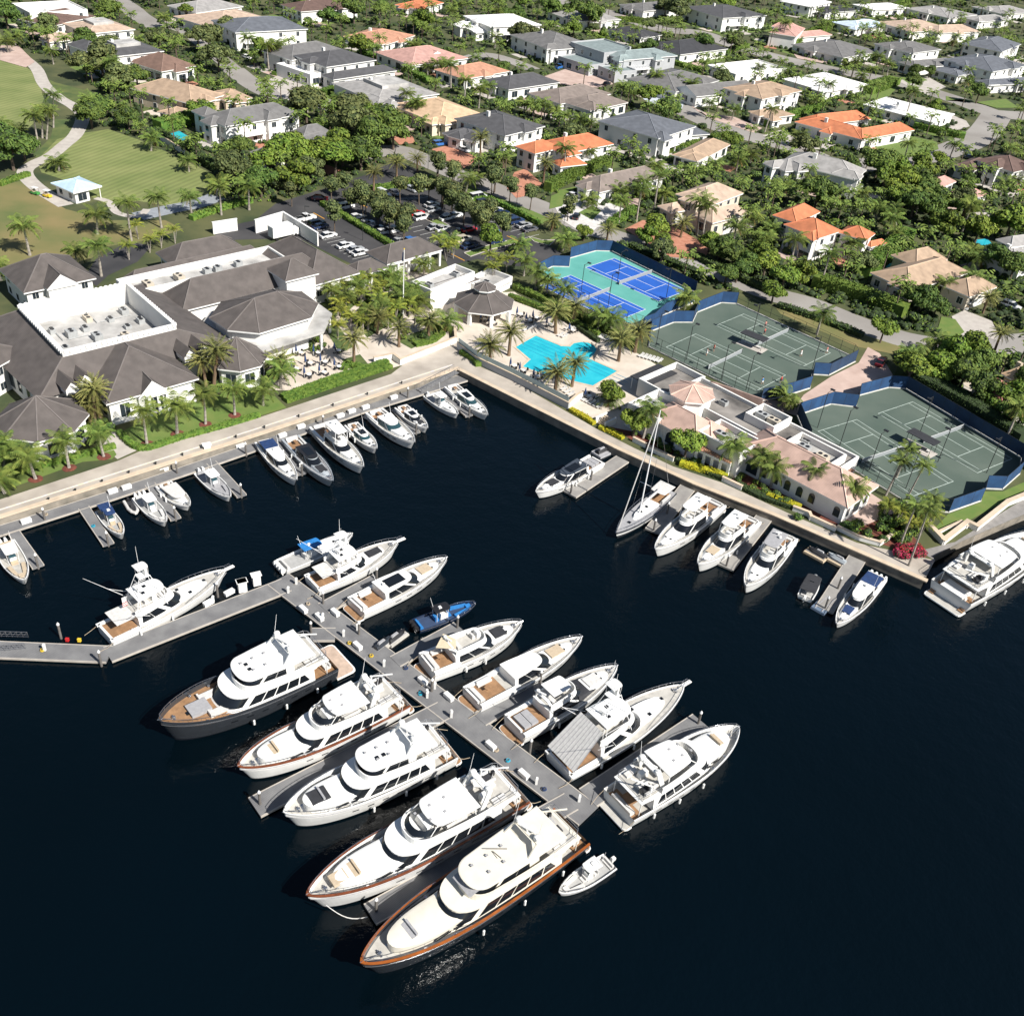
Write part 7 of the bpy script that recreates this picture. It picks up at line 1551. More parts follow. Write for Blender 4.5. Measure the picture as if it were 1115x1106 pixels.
for t, L_ in {
 T5: [((130,312),(112,180)),((422,220),(410,130)),((570,248),(560,85)),((700,192),(690,55)),((832,140),(825,55)),((960,137),(945,15)),((1080,115),(1075,10)),((440,402),(430,265)),((335,365),(325,290)),((5,420),(5,350))],
 T1: [((168,640),(160,500)),((184,600),(182,480)),((202,605),(198,470)),((232,555),(225,405)),((95,630),(85,560)),((20,615),(15,545)),((400,540),(390,430)),((655,655),(640,600)),((820,745),(815,695)),((258,742),(235,705)),((232,280),(220,220)),((715,125),(720,75)),((35,230),(30,180)),((68,200),(60,160)),((940,850),(930,790)),((1040,170),(1035,105)),((1075,250),(1070,165))],
 T2: [((52,310),(42,195)),((76,300),(76,205)),((92,300),(97,190)),((645,500),(655,405)),((680,530),(690,445)),((705,530),(710,455)),((530,110),(535,25)),((840,110),(840,45)),((195,485),(190,435)),((218,488),(222,428)),((360,480),(365,425)),((840,390),(845,285)),((780,330),(775,275)),((900,420),(905,345)),((960,470),(955,385)),((905,830),(905,775)),((945,805),(945,775)),((690,250),(695,195)),((660,240),(665,190)),((1040,110),(1035,50)),((1090,160),(1095,110)),((870,60),(875,20)),((1000,440),(1005,370)),((1030,210),(1030,160)),((940,300),(945,250)),((740,330),(745,290)),((820,320),(825,270))],
 T3: [((520,300),(535,210)),((455,462),(455,375)),((500,452),(505,400)),((610,400),(610,325)),((280,580),(290,515)),((315,725),(315,655)),((215,765),(215,645)),((545,862),(550,785)),((460,852),(450,812)),((400,842),(395,802)),((735,412),(745,370)),((835,512),(840,445)),((945,522),(950,475)),((1085,575),(1110,470)),((190,240),(195,195)),((40,500),(45,450)),((80,510),(85,455)),((130,520),(130,460)),((170,530),(175,480)),((215,560),(215,500)),((330,590),(330,530)),((70,620),(75,590)),((760,420),(765,360)),((690,400),(695,340)),((650,380),(650,330)),((855,110),(860,70)),((1000,480),(1005,430)),((1060,340),(1065,290)),((790,780),(790,740)),((860,760),(865,710)),((960,740),(960,690)),((1020,720),(1025,670)),((610,760),(615,720))],
 T4: [((595,528),(625,395)),((62,205),(75,100)),((590,712),(605,620)),((795,682),(810,625)),((365,335),(375,265)),((470,312),(480,245)),((398,382),(395,325)),((255,425),(255,365)),((205,455),(200,435)),((135,640),(145,585)),((160,372),(165,342)),((430,732),(450,662)),((30,482),(20,445)),((340,320),(345,280)),((500,320),(505,265)),((520,330),(535,280)),((440,360),(440,300)),((195,380),(200,350)),((90,340),(90,310)),((30,330),(20,300)),((310,120),(315,85)),((370,130),(375,90)),((470,160),(475,110)),((180,830),(190,780)),((215,840),(215,790)),((310,840),(315,790)),((360,850),(365,800)),((60,800),(60,760)),((100,830),(100,790)),((20,760),(20,720)),((920,780),(930,740)),((980,60),(985,35)),((850,400),(855,350)),((1010,850),(1015,790)),((1060,830),(1065,780)),((690,520),(690,495))],
 T7: [((528,168),(545,25)),((790,225),(800,70)),((815,235),(832,95)),((940,295),(950,185)),((865,115),(870,60)),((740,548),(750,492)),((1070,322),(1080,235)),((90,470),(90,385)),((140,480),(140,420)),((205,520),(205,455)),((360,640),(370,570)),((420,650),(425,580)),((40,400),(40,330)),((20,300),(30,260)),((210,290),(212,240)),((640,90),(640,40)),((560,60),(565,20)),((320,100),(325,70)),((700,150),(705,90)),((1010,200),(1010,140)),((1100,260),(1105,190)),((380,60),(385,20)),((455,75),(460,30))],
 T8: [((230,445),(285,300)),((100,380),(130,245)),((350,335),(365,255)),((752,502),(775,430)),((858,492),(890,400)),((215,655),(235,560)),((580,805),(590,735)),((640,835),(660,765)),((728,745),(730,685)),((520,220),(525,150)),((560,180),(560,110)),((470,160),(480,100)),((880,330),(885,290)),((900,370),(905,320)),((40,230),(45,180)),((10,260),(10,200)),((290,90),(295,30)),((400,100),(400,40)),((700,790),(700,740)),((540,260),(545,210)),((60,60),(60,10))],
 T9: [((155,485),(135,380)),((300,437),(290,320)),((450,388),(440,280)),((637,332),(625,190)),((768,288),(750,160)),((891,248),(880,110)),((1018,208),(1005,90)),((50,350),(45,270)),((95,320),(100,240)),((20,430),(15,330)),((20,545),(15,480)),((60,440),(50,380))],
 T10: [((105,165),(95,85)),((182,92),(175,10)),((20,70),(20,20))],
 T6: [((725,400),(732,345)),((640,560),(640,490)),((818,635),(815,590)),((700,560),(690,510)),((560,440),(570,400)),((600,440),(600,400)),((830,300),(830,240))],
 T11: [((380,160),(420,120))],
 I1: [((797.7,516),(799,486)),((700,477),(704,446)),((827,524),(828,498)),((839,531),(841,509)),((880,541),(886,512)),((921,557),(926,530)),((1060,660),(1062,640))][:6]+[((850,440),(858,437)),((905,500),(936,497))][:1],
 T12: [((515,555),(585,400)),((590,600),(680,420)),((578,770),(650,600)),((615,860),(710,620)),((560,480),(610,350)),((90,190),(92,150)),((660,700),(720,570))]}.items():
    for b_, c in L_: pp_(t, b_, c, 'palm', .78 if t is T12 else 1.)
Z1 = tile(480, 300, 6.97); Z2 = tile(560, 350, 6.97)
for t, L_ in {Z1: [((375,655),(380,520)),((515,608),(530,430)),((870,440),(870,275)),((995,365),(1000,235)),((865,898),(885,735)),((993,842),(1020,665))], Z2: [((790,302),(800,135)),((915,235),(940,75))],
 T6: [((615,708),(615,630)),((420,785),(420,670)),((520,650),(520,580)),((742,662),(745,590)),((95,845),(95,770))], T2: [((590,552),(590,500)),((968,695),(975,595)),((505,830),(505,750)),((605,772),(605,705)),((695,748),(695,690)),((1070,742),(1075,692))],
 T3: [((125,795),(130,705))], T7: [((720,235),(720,170)),((160,205),(160,160)),((400,250),(400,200))], T8: [((935,562),(965,490)),((860,765),(870,695)),((980,745),(1000,650))], T4: [((800,200),(805,190))], T9: [((412,250),(405,90)),((440,240),(420,160))], cc: [((690,780),(690,640))], dd: [((575,852),(580,560)),((520,850),(480,650))]}.items():
    for b_, c in L_: pp_(t, b_, c, 'date', .9 if t not in (Z1, Z2) else 1.)
for a in ((430,440),(350,450),(300,470),(500,490),(560,540),(470,570),(400,600),(350,640),(600,560),(660,545),(385,470),(450,500),(520,520),(330,500),(540,470),(410,430),(370,580),(320,440),(480,440),(680,590),(820,300),(790,270),(850,290),(350,540),(570,600),(460,620),(1000,340),(1040,360),(1080,350),(1020,390)): pp_(T6, (a[0], a[1]+35), (a[0], a[1]-28), 'areca', 1.05)
for a in ((440,470),(480,590),(385,520),(530,560),(600,480),(325,490),(690,490)): pp_(T6, (a[0], a[1]+45), (a[0], a[1]-35), 'palm', .8)
for a in ((560,640),(640,650),(700,660),(600,690),(660,700),(500,620)): pp_(T12, (a[0], a[1]+40), (a[0]+8, a[1]-20), 'areca', .9)
for a in ((600,210),(700,250),(760,230),(650,270),(560,300)): pp_(T5, (a[0], a[1]+30), (a[0], a[1]-30), 'areca', 1.)
# mulch rings under lawn palms
for a in ((155,485),(300,437),(450,388),(637,332),(768,288),(891,248),(1018,208)):
    p = G(*T9(*a)); q = M().lathe((*p, GZ+.04), [(1.15, 0), (.8, .1), (.1, .12)], 14); q.v = [(x+R.uniform(-.08, .08), y+R.uniform(-.08, .08), z) for x, y, z in q.v]; o = q.build('mulch_ring', MULCH); o['kind'] = 'structure'
# ------------- broadleaf trees
def leaves(m_, c, rad, n_, size, squash=.75, mi=0, fill=.35):
    for _ in range(n_):
        u = RT.uniform(-.55, 1); a = RT.uniform(0, 6.283); s_ = sqrt(max(0, 1-u*u)); rr = rad*(1-fill*RT.random()**2)*RT.uniform(.86, 1.1)
        x, y, z = c[0]+rr*s_*cos(a), c[1]+rr*s_*sin(a), c[2]+rr*u*squash; k = size*RT.uniform(.6, 1.35)
        nx, ny, nz = s_*cos(a)+RT.uniform(-.7, .7), s_*sin(a)+RT.uniform(-.7, .7), u+RT.uniform(-.5, .9); v = Vector((nx, ny, nz)).normalized(); t_ = v.orthogonal().normalized(); t_ = (t_*cos(a*3)+v.cross(t_)*sin(a*3)); b_ = v.cross(t_)
        P = Vector((x, y, z)); m_.add([P-t_*k, P-b_*k*.6, P+t_*k, P+b_*k*.6], [(0, 1, 2, 3)], mi)
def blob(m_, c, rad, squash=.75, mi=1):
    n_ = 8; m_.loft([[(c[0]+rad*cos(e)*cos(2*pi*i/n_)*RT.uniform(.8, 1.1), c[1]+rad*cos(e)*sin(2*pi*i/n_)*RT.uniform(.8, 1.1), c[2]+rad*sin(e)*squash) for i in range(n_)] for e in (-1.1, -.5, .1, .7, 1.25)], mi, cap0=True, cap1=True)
def tree_proto(seed, kind):
    RT.seed(seed); o = thing('broadleaf_tree' if kind != 'small' else 'parking_lot_tree', (0, 0, -50)); t = M(); c = M()
    if kind == 'small': lobes = [((RT.uniform(-.5, .5), RT.uniform(-.5, .5), 2.6+RT.uniform(0, 1.7)), RT.uniform(.9, 1.25)) for _ in range(5)]; th_ = 2.2; lf, nl = .2, 200
    else:
        n_ = RT.randint(6, 9); lobes = [((RT.uniform(-.6, .6), RT.uniform(-.6, .6), 5.3), 1.9)]
        for i in range(n_): a = 2*pi*i/n_+RT.uniform(-.4, .4); d = RT.uniform(1.5, 2.7); lobes.append(((d*cos(a), d*sin(a), RT.uniform(3.0, 5.2)), RT.uniform(1.1, 1.8)))
        th_ = 3.2; lf, nl = .30, 230
    t.tube((0, 0, 0), (.1, .05, th_), .28 if kind != 'small' else .12, 7, r2=.18 if kind != 'small' else .08)
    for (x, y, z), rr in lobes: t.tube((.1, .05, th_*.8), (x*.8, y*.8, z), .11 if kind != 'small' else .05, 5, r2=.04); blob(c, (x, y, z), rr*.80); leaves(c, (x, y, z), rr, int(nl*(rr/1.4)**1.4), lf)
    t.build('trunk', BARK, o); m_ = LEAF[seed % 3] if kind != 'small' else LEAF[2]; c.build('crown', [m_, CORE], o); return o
TREES = [tree_proto(s, 'big') for s in range(7)]; SMALLT = [tree_proto(20+s, 'small') for s in range(3)]
def shrub_proto(seed, m_):
    RT.seed(seed); o = thing('shrub', (0, 0, -50)); c = M(); n_ = 4
    for i in range(n_): a = RT.uniform(0, 6.3); d = RT.uniform(0, .55); r_ = RT.uniform(.5, .8); p = (d*cos(a), d*sin(a), r_*.8); blob(c, p, r_*.8); leaves(c, p, r_, 75, .15)
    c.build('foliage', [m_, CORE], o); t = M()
    for a in (0, 2, 4): t.tube((0, 0, 0), (.3*cos(a), .3*sin(a), .7), .03, 4)
    t.build('stem', BARK, o); return o
SHRUBS = [shrub_proto(40, LEAF[1]), shrub_proto(41, LEAF[0]), shrub_proto(42, HEDGE)]
REDS = [shrub_proto(60+i, REDL) for i in range(2)]
src_kids.update({id(o): list(o.children) for o in TREES+SMALLT+SHRUBS+REDS})
CNT = {}
def place_tree(protos, p, s, base, cat, group, sz=None, idx=None):
    k = CNT.get(cat, 0); CNT[cat] = k+1; src = protos[(k if idx is None else idx) % len(protos)]; ks = src_kids[id(src)]
    if id(src) in used:
        o = src.copy(); col.objects.link(o)
        for c in ks: d = c.copy(); col.objects.link(d); d.parent = o
    else: o = src; used.add(id(src))
    o.location = (p[0], p[1], GZ); o.rotation_euler = (0, 0, RT2.uniform(0, 6.28)); o.scale = (s, s, sz or s); reg(o, base, cat, group, (p[0], p[1])); TREEPOS.append(p); return o
f7 = tile(330, 180, 6.97); g7 = tile(470, 180, 6.97)
for t, L_ in {T6: [(325,100),(335,212),(405,135),(470,150),(560,185),(525,190),(620,90),(575,225),(635,262),(745,85),(800,105),(845,140),(895,185),(960,225),(1060,245),(1025,45),(150,100)], T2: [(780,780),(850,815),(1030,835)], f7: [(320,250),(440,330),(455,400),(560,420),(640,450),(700,500),(880,300),(1060,320),(770,540)], g7: [(45,110),(155,185),(455,225),(590,280),(745,345),(1030,425),(390,560),(520,580),(80,290),(240,440),(360,470),(430,480),(150,350),(330,520)]}.items():
    for a in L_: place_tree(SMALLT, G(*t(*a)), RT2.uniform(1.35, 1.75), 'small rounded parking lot tree', 'tree', 'small trees round the parking lot')
for t, L_ in {T1: [((60,740),1.7,0),((15,700),1.5,0),((110,700),1.2,0),((400,560),1.3,0),((430,520),1.2,0),((450,350),1.8,5),((380,350),1.5,2),((520,400),1.6,5),((910,240),1.6,2),((950,320),1.7,2),((860,200),1.3,5),((1000,180),1.4,2),((880,550),1.2,1),((1060,590),1.4,1),((810,90),1.1,1)],
 T2: [((570,620),2.0,3),((430,640),2.0,2),((380,560),1.8,5),((215,545),1.7,2),((500,680),1.8,3),((120,740),1.6,1),((200,760),1.6,4),((290,740),1.7,1),((370,720),1.7,4),((60,780),1.5,1),((340,770),1.6,1),((450,740),1.6,6),((590,650),1.5,3),((170,700),1.4,4),((720,150),1.7,4),((420,110),1.7,3),((310,130),1.5,6),((230,60),1.6,0)],
 T3: [((40,210),1.8,2),((700,100),2.0,5),((650,80),1.6,2),((320,130),1.9,0),((250,100),1.6,3),((150,90),1.6,0),((20,60),1.6,1),((810,240),1.4,0)],
 T4: [((905,450),1.7,3),((660,790),1.9,4),((560,780),1.8,1),((500,820),1.9,4),((620,840),1.8,1),((740,730),1.2,1),((660,720),1.1,1),((640,340),1.3,0),((700,340),1.2,3)],
 T7: [((610,250),1.6,1),((570,270),1.2,4),((640,300),1.2,1),((880,340),1.5,3),((940,360),1.5,0),((1010,400),1.5,3),((1060,360),1.5,1),((960,430),1.3,6),((910,440),1.2,6),((1080,400),1.5,1),((300,250),.9,1),((220,150),.8,2),((840,300),1.3,4)],
 T8: [((650,560),1.6,3),((600,540),1.3,3),((720,580),1.3,6),((400,400),1.3,2),((60,470),1.5,1),((140,450),1.4,4),((20,520),1.3,1),((700,180),1.9,3),((620,160),1.9,0),((760,240),1.8,4),((840,180),1.8,1),((560,130),1.7,1),((900,260),1.7,4),((660,60),1.9,3),((730,130),2.0,6),((980,380),1.7,3),((1050,420),1.7,0),((780,800),1.6,4),((880,790),1.5,1),((600,880),1.6,1),((700,860),1.6,4),((900,850),1.5,3),((490,690),1.2,1)],
 T12: [((830,100),1.6,3),((900,160),1.5,0),((980,200),1.5,4),((1060,200),1.5,1),((1090,120),1.4,3),((750,60),1.5,1),((860,60),1.4,6),((1050,270),1.3,0)],
 T11: [((415,170),.75,1),((515,300),.8,1),((735,400),.9,1)], T6: [((1010,300),1.0,1),((20,60),1.3,0)]}.items():
    for a, s, k in L_:
        if t in (T7, T8, T4, T12): s *= .72
        place_tree(TREES, G(*t(*a)), s, ('spreading dark green tree', 'bright green leafy tree', 'olive green tree')[k % 3], 'tree', 'broadleaf trees', s*RT2.uniform(.85, 1.1), k)
for a in ((560,150),(590,165),(620,170),(650,160),(610,150),(640,180),(575,180),(665,175),(600,185)): place_tree(REDS, G(*T20(*a)), 1.15, 'dark red leaved shrub', 'shrub', 'red shrubs on the quay corner')
# ------------- hedges
def hedge(pxs, h, w_, m_=HEDGE, base='clipped bright green hedge'):
    P = smooth_line([G(*p) for p in pxs], 3); o = thing('hedge', (*P[0], GZ), 0); OF = (*P[0], GZ); c = M(); strip(c, P, w_*.86, GZ, GZ+h*.95); f = M()
    RT.seed(int(P[0][0]*10))
    for a, b_ in zip(P, P[1:]):
        L_ = hypot(b_[0]-a[0], b_[1]-a[1]); th = atan2(b_[1]-a[1], b_[0]-a[0]); dist = hypot(a[0], a[1]); sz = .13 if dist < 220 else .24; n_ = int(L_*(w_+2*h)*(16 if dist < 220 else 7))
        for _ in range(n_):
            t_ = RT.uniform(-.03, 1.03); v = RT.uniform(-w_/2-h, w_/2+h); y = max(-w_/2, min(w_/2, v)); z = h-max(0, abs(v)-w_/2)+RT.uniform(-.08, .12); y += RT.uniform(-.1, .1)
            x = a[0]+(b_[0]-a[0])*t_-sin(th)*y; yy = a[1]+(b_[1]-a[1])*t_+cos(th)*y; k = sz*RT.uniform(.7, 1.4); n__ = Vector((RT.uniform(-1, 1), RT.uniform(-1, 1), RT.uniform(0, 1.4))).normalized(); u = n__.orthogonal().normalized(); w2 = n__.cross(u); p = Vector((x, yy, GZ+z)); f.add([p-u*k, p-w2*k*.7, p+u*k, p+w2*k*.7], [(0, 1, 2, 3)])
    c.build('hedge_core', CORE if m_ is HEDGED else m_, o, off=OF); f.build('leaves', m_, o, off=OF); reg(o, base, 'hedge', 'hedges', P[len(P)//2]); return o
for P, h, w_ in (([(598,208),(630,192),(660,180)],3,3),([(470,197),(507,217),(535,220),(585,244)],1.3,1.4),([(352,224),(390,246),(428,270)],1.2,1.6),([(408,206),(432,203),(458,196)],1.,2.6),([(211,239),(240,229),(271,221)],1.3,2.),([(19,515),(70,502),(123,488)],.9,1.1),
 ([(131,473),(145,486),(162,489),(196,478),(240,466),(280,454)],.8,1.2),([(314,437),(370,418),(423,401)],.9,1.5),([(310,433),(365,413),(420,396)],.9,1.3),([(562,315),(600,333),(640,350),(690,378)],1.4,1.6),([(556,325),(600,342),(650,366)],1.2,1.2),([(893,313),(930,325),(976,342)],3.2,4.5),
 ([(835,138),(865,128),(893,119)],2.6,2.6),([(858,52),(885,40),(910,29)],3.5,5),([(965,14),(980,7),(993,1)],3,4),([(945,101),(958,96),(970,92)],3,7),([(662,26),(680,24),(700,26)],2.5,3),([(395,60),(430,74),(465,90)],2.2,3),([(178,142),(196,138),(214,133)],3.5,5),
 ([(728,166),(770,154),(795,150)],2,2.4),([(665,247),(677,240),(690,232)],2.2,2.5),([(940,300),(965,280),(985,262)],3.5,4.5),([(1000,140),(1025,146),(1045,150)],2.2,4),([(325,112),(350,104),(375,96)],1.8,3),([(790,60),(800,55),(812,52)],2,3),([(725,68),(750,75),(778,82)],1.8,2.6),([(620,66),(640,72),(660,70)],1.8,3),([(300,82),(315,78),(328,86)],1.5,2.5),
 ([(30,192),(15,197),(2,202)],1.2,1.6),([(0,490),(15,500),(18,512)],1,2),([(455,350),(470,356),(490,360)],.9,1.4),([(395,402),(380,398),(375,402)],.8,1.6),([(480,365),(470,372),(455,376)],.8,1.8),([(504,386),(515,392),(520,398)],1.,1.4)): hedge(P, h, w_)
for P, h, w_ in (([(173,148),(205,168),(239,189)],2.2,2.4),([(850,335),(900,352),(935,366)],1.2,2.),([(760,282),(800,302),(845,322)],1.4,2.4),([(688,270),(730,288),(760,300)],1.4,2.4),([(985,413),(1040,440),(1105,480)],3.,4.),([(580,330),(620,352),(650,372)],.9,1.2),([(735,500),(760,510),(790,523)],.7,1.8),([(806,530),(830,542),(862,553)],.7,1.6)): hedge(P, h, w_, HEDGED, 'dark green hedge')
for P, h, w_ in (([(744,507),(765,513),(788,519)],.9,1.6),([(623,448),(634,454),(645,461)],.7,1.2),([(838,542),(850,547),(868,553)],.8,1.4),([(655,467),(665,471),(676,477)],.7,1.2)): hedge(P, h, w_, YELH, 'yellow flowering low hedge')
# garden beds in the courtyard and along the waterfront building
RB = random.Random(3)
def bedshrubs(pxs, n_, s=(.7, 1.2), base='leafy garden shrub'):
    P = poly(pxs); xs = [p[0] for p in P]; ys = [p[1] for p in P]; k = 0; tr = 0
    while k < n_ and tr < 4000:
        tr += 1; p = (RB.uniform(min(xs), max(xs)), RB.uniform(min(ys), max(ys)))
        if inpoly(p, P): place_tree(SHRUBS, p, RB.uniform(*s), base, 'shrub', 'garden shrubs'); k += 1
for P in ([(345,332),(378,318),(395,325),(372,345)], [(385,350),(425,335),(440,345),(400,368)], [(350,352),(365,350),(385,378),(370,385)], [(430,370),(470,356),(490,360),(448,380)], [(402,326),(440,312),(450,322),(412,335)], [(372,392),(392,386),(402,398),(380,402)]): area('planting_bed', P, mat('bed_ground_cover', (.03, .06, .012), .95, .3, .8, c2=(.09, .12, .03)), .06)
bedshrubs([(345,330),(380,318),(420,315),(440,335),(440,360),(400,365),(370,350)], 45); bedshrubs([(430,365),(480,355),(492,362),(450,378)], 8); bedshrubs([(335,375),(350,368),(360,385),(345,390)], 5)
bedshrubs([(865,565),(935,572),(985,560),(1000,590),(960,592),(905,575)], 24, (.9, 1.5)); bedshrubs([(680,465),(740,490),(790,515),(790,522),(735,502),(690,482)], 16, (.7, 1.1)); bedshrubs([(800,515),(860,545),(860,553),(800,525)], 12, (.7, 1.1)); bedshrubs([(232,420),(300,405),(310,412),(270,425),(235,430)], 14, (.8, 1.2)); bedshrubs([(78,470),(122,455),(125,475),(80,485)], 10, (.8, 1.2)); bedshrubs([(955,548),(985,550),(1010,562),(990,580),(960,565)], 16, (1., 1.6)); bedshrubs([(0,500),(15,492),(20,505),(5,520)], 5); bedshrubs([(590,320),(640,345),(640,352),(588,330)], 8)
# ------------- automatic planting of the neighbourhood
BB = [(min(p[0] for p in P), min(p[1] for p in P), max(p[0] for p in P), max(p[1] for p in P), P) for P in MASK]
def free(p, mg=0.):
    for x0, y0, x1, y1, P in BB:
        if x0-mg <= p[0] <= x1+mg and y0-mg <= p[1] <= y1+mg and inpoly(p, P): return False
    return True
def dens(px):           # share of ground carrying crowns, by photo position
    x, y = px
    if inpoly(px, [(-20,60),(60,60),(110,100),(110,140),(250,200),(250,225),(350,215),(470,185),(600,240),(600,300),(560,350),(340,300),(180,262),(-20,330)]): return 0
    if y > 400 and x < 900: return 0
    if x < 560 and y > 225: return 0
    if inpoly(px, [(560,235),(760,310),(905,345),(985,395),(1000,420),(1120,520),(1120,700),(500,400),(500,330)]): return 0
    return 1
grid = {}
def near(p, d):
    gx, gy = int(p[0]//8), int(p[1]//8)
    for i in (-1, 0, 1):
        for j in (-1, 0, 1):
            for q in grid.get((gx+i, gy+j), ()):
                if hypot(q[0]-p[0], q[1]-p[1]) < d: return True
    return False
def mark(p): grid.setdefault((int(p[0]//8), int(p[1]//8)), []).append(p)
for p in TREEPOS: mark(p)
FOR = [[(270,165),(300,172),(340,150),(385,120),(440,150),(438,172),(400,190),(350,205),(300,220),(270,205)],[(60,60),(85,40),(100,60),(150,95),(165,125),(180,150),(150,148),(115,135),(90,95),(70,85)],[(940,200),(990,180),(1115,200),(1115,260),(1060,290),(1000,290),(960,260)],[(690,250),(745,255),(800,275),(830,300),(880,325),(850,325),(790,300),(740,285),(700,265)],[(985,395),(1115,385),(1115,480),(1060,455),(990,415)],[(205,145),(280,140),(280,215),(240,200)],[(0,30),(60,30),(60,60),(20,50)]]
cand = []
def wide(p, k): return all(free((p[0]+dx*k, p[1]+dy*k)) for dx, dy in ((1, 0), (-1, 0), (0, 1), (0, -1)))
RA = random.Random(21)
for _ in range(60000):
    x, y = RA.uniform(-15, 1130), -12+RA.random()**1.15*560; p = G(x, y)
    if dens((x, y)) and free(p): cand.append((p, (x, y), any(inpoly((x, y), f) for f in FOR)))
NT = len([1 for o, b_, _ in REG if o.get('category') == 'tree']); far_pts = []; shr = 0
for p, px, fo in cand:
    d = hypot(p[0], p[1])
    if fo and NT < 205 and RA.random() < .3:
        if not near(p, 4.6) and wide(p, 2.4): place_tree(TREES, p, RA.uniform(1.0, 1.7), ('spreading dark green tree', 'bright green leafy tree', 'olive green tree')[CNT.get('tree', 0) % 3], 'tree', 'broadleaf trees'); mark(p); NT += 1
    elif NP[0] < 297 and RA.random() < .35:
        if not near(p, 4.4) and wide(p, 1.2): place_palm(p, RA.uniform(5., 10.5), 'palm', RA.uniform(1.0, 1.35)); mark(p)
    elif NT < 205 and RA.random() < .10:
        if not near(p, 5.4) and wide(p, 3.2): place_tree(TREES, p, RA.uniform(.8, 1.5), ('spreading dark green tree', 'bright green leafy tree', 'olive green tree')[CNT.get('tree', 0) % 3], 'tree', 'broadleaf trees'); mark(p); NT += 1
    elif not near(p, 4.8) and len(far_pts) < 820 and wide(p, 2.2): far_pts.append((p, d)); mark(p)
# the many crowns too numerous to single out: one mass of mixed treetops and undergrowth
q = M(); RT.seed(99)
for p, d in far_pts:
    k = RT.random(); mi = RT.choice((0, 0, 1, 2, 3))
    if k < .72:       # small palm
        h = RT.uniform(3.5, 9); s = RT.uniform(.95, 1.3); m2 = M()
        for i in range(13): frond(m2, i*2.4+RT.random(), 1.15-1.5*(i/13), 2.9*s, 1.35, 1.0, 4, 1)
        q.add([(x+p[0], y+p[1], z+GZ+h) for x, y, z in m2.v], m2.f, 3); q.tube((*p, GZ), (*p, GZ+h), .2, 5, 5, r2=.14)
    elif k < .85:
        s = RT.uniform(1.1, 1.9); h = RT.uniform(1.6, 3.6)
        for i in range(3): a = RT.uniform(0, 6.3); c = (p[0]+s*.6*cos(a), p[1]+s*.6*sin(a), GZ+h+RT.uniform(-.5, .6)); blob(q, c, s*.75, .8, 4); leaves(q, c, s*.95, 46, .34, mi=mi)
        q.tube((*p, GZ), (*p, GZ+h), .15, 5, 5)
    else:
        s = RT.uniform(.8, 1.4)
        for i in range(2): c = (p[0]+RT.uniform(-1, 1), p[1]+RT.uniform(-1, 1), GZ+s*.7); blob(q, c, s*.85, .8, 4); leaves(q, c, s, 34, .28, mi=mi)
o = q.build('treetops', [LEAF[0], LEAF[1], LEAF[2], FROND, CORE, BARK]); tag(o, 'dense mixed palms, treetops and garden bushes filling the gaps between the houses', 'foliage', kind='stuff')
q = M(); k = 0; RT.seed(5)
for p, px, fo in cand[::-1]:
    if k > 7500: break
    if RT.random() < .3 or not wide(p, 1.0): continue
    s = RT.uniform(.6, 1.3); mi = RT.choice((0, 1, 1, 2)); c = (*p, GZ+s*.4); blob(q, c, s*.85, .7, 3); leaves(q, c, s, 11, .3, mi=mi); k += 1
for r in HOUSES:           # foundation planting round the houses
    for side in range(4):
        ln = r[4] if side % 2 == 0 else r[2]; k2 = int(ln/1.7)
        for i in range(k2):
            if RT.random() < .22: continue
            t_ = (i+RT.random())/k2*ln; e = RT.uniform(.4, 1.8); p = pt(r, *((-e, t_), (t_, -e), (r[2]+e, t_), (t_, r[4]+e))[side]); s = RT.uniform(.6, 1.35); c = (*p, GZ+s*.6); blob(q, c, s*.85, .85, 3); leaves(q, c, s, 13, .28, mi=RT.choice((0, 1, 2, 1)))
o = q.build('undergrowth', [LEAF[0], LEAF[1], HEDGE, CORE]); tag(o, 'low bushes and ground cover between the gardens', 'ground cover', kind='stuff')
q = M(); RT.seed(6)
o_ = None
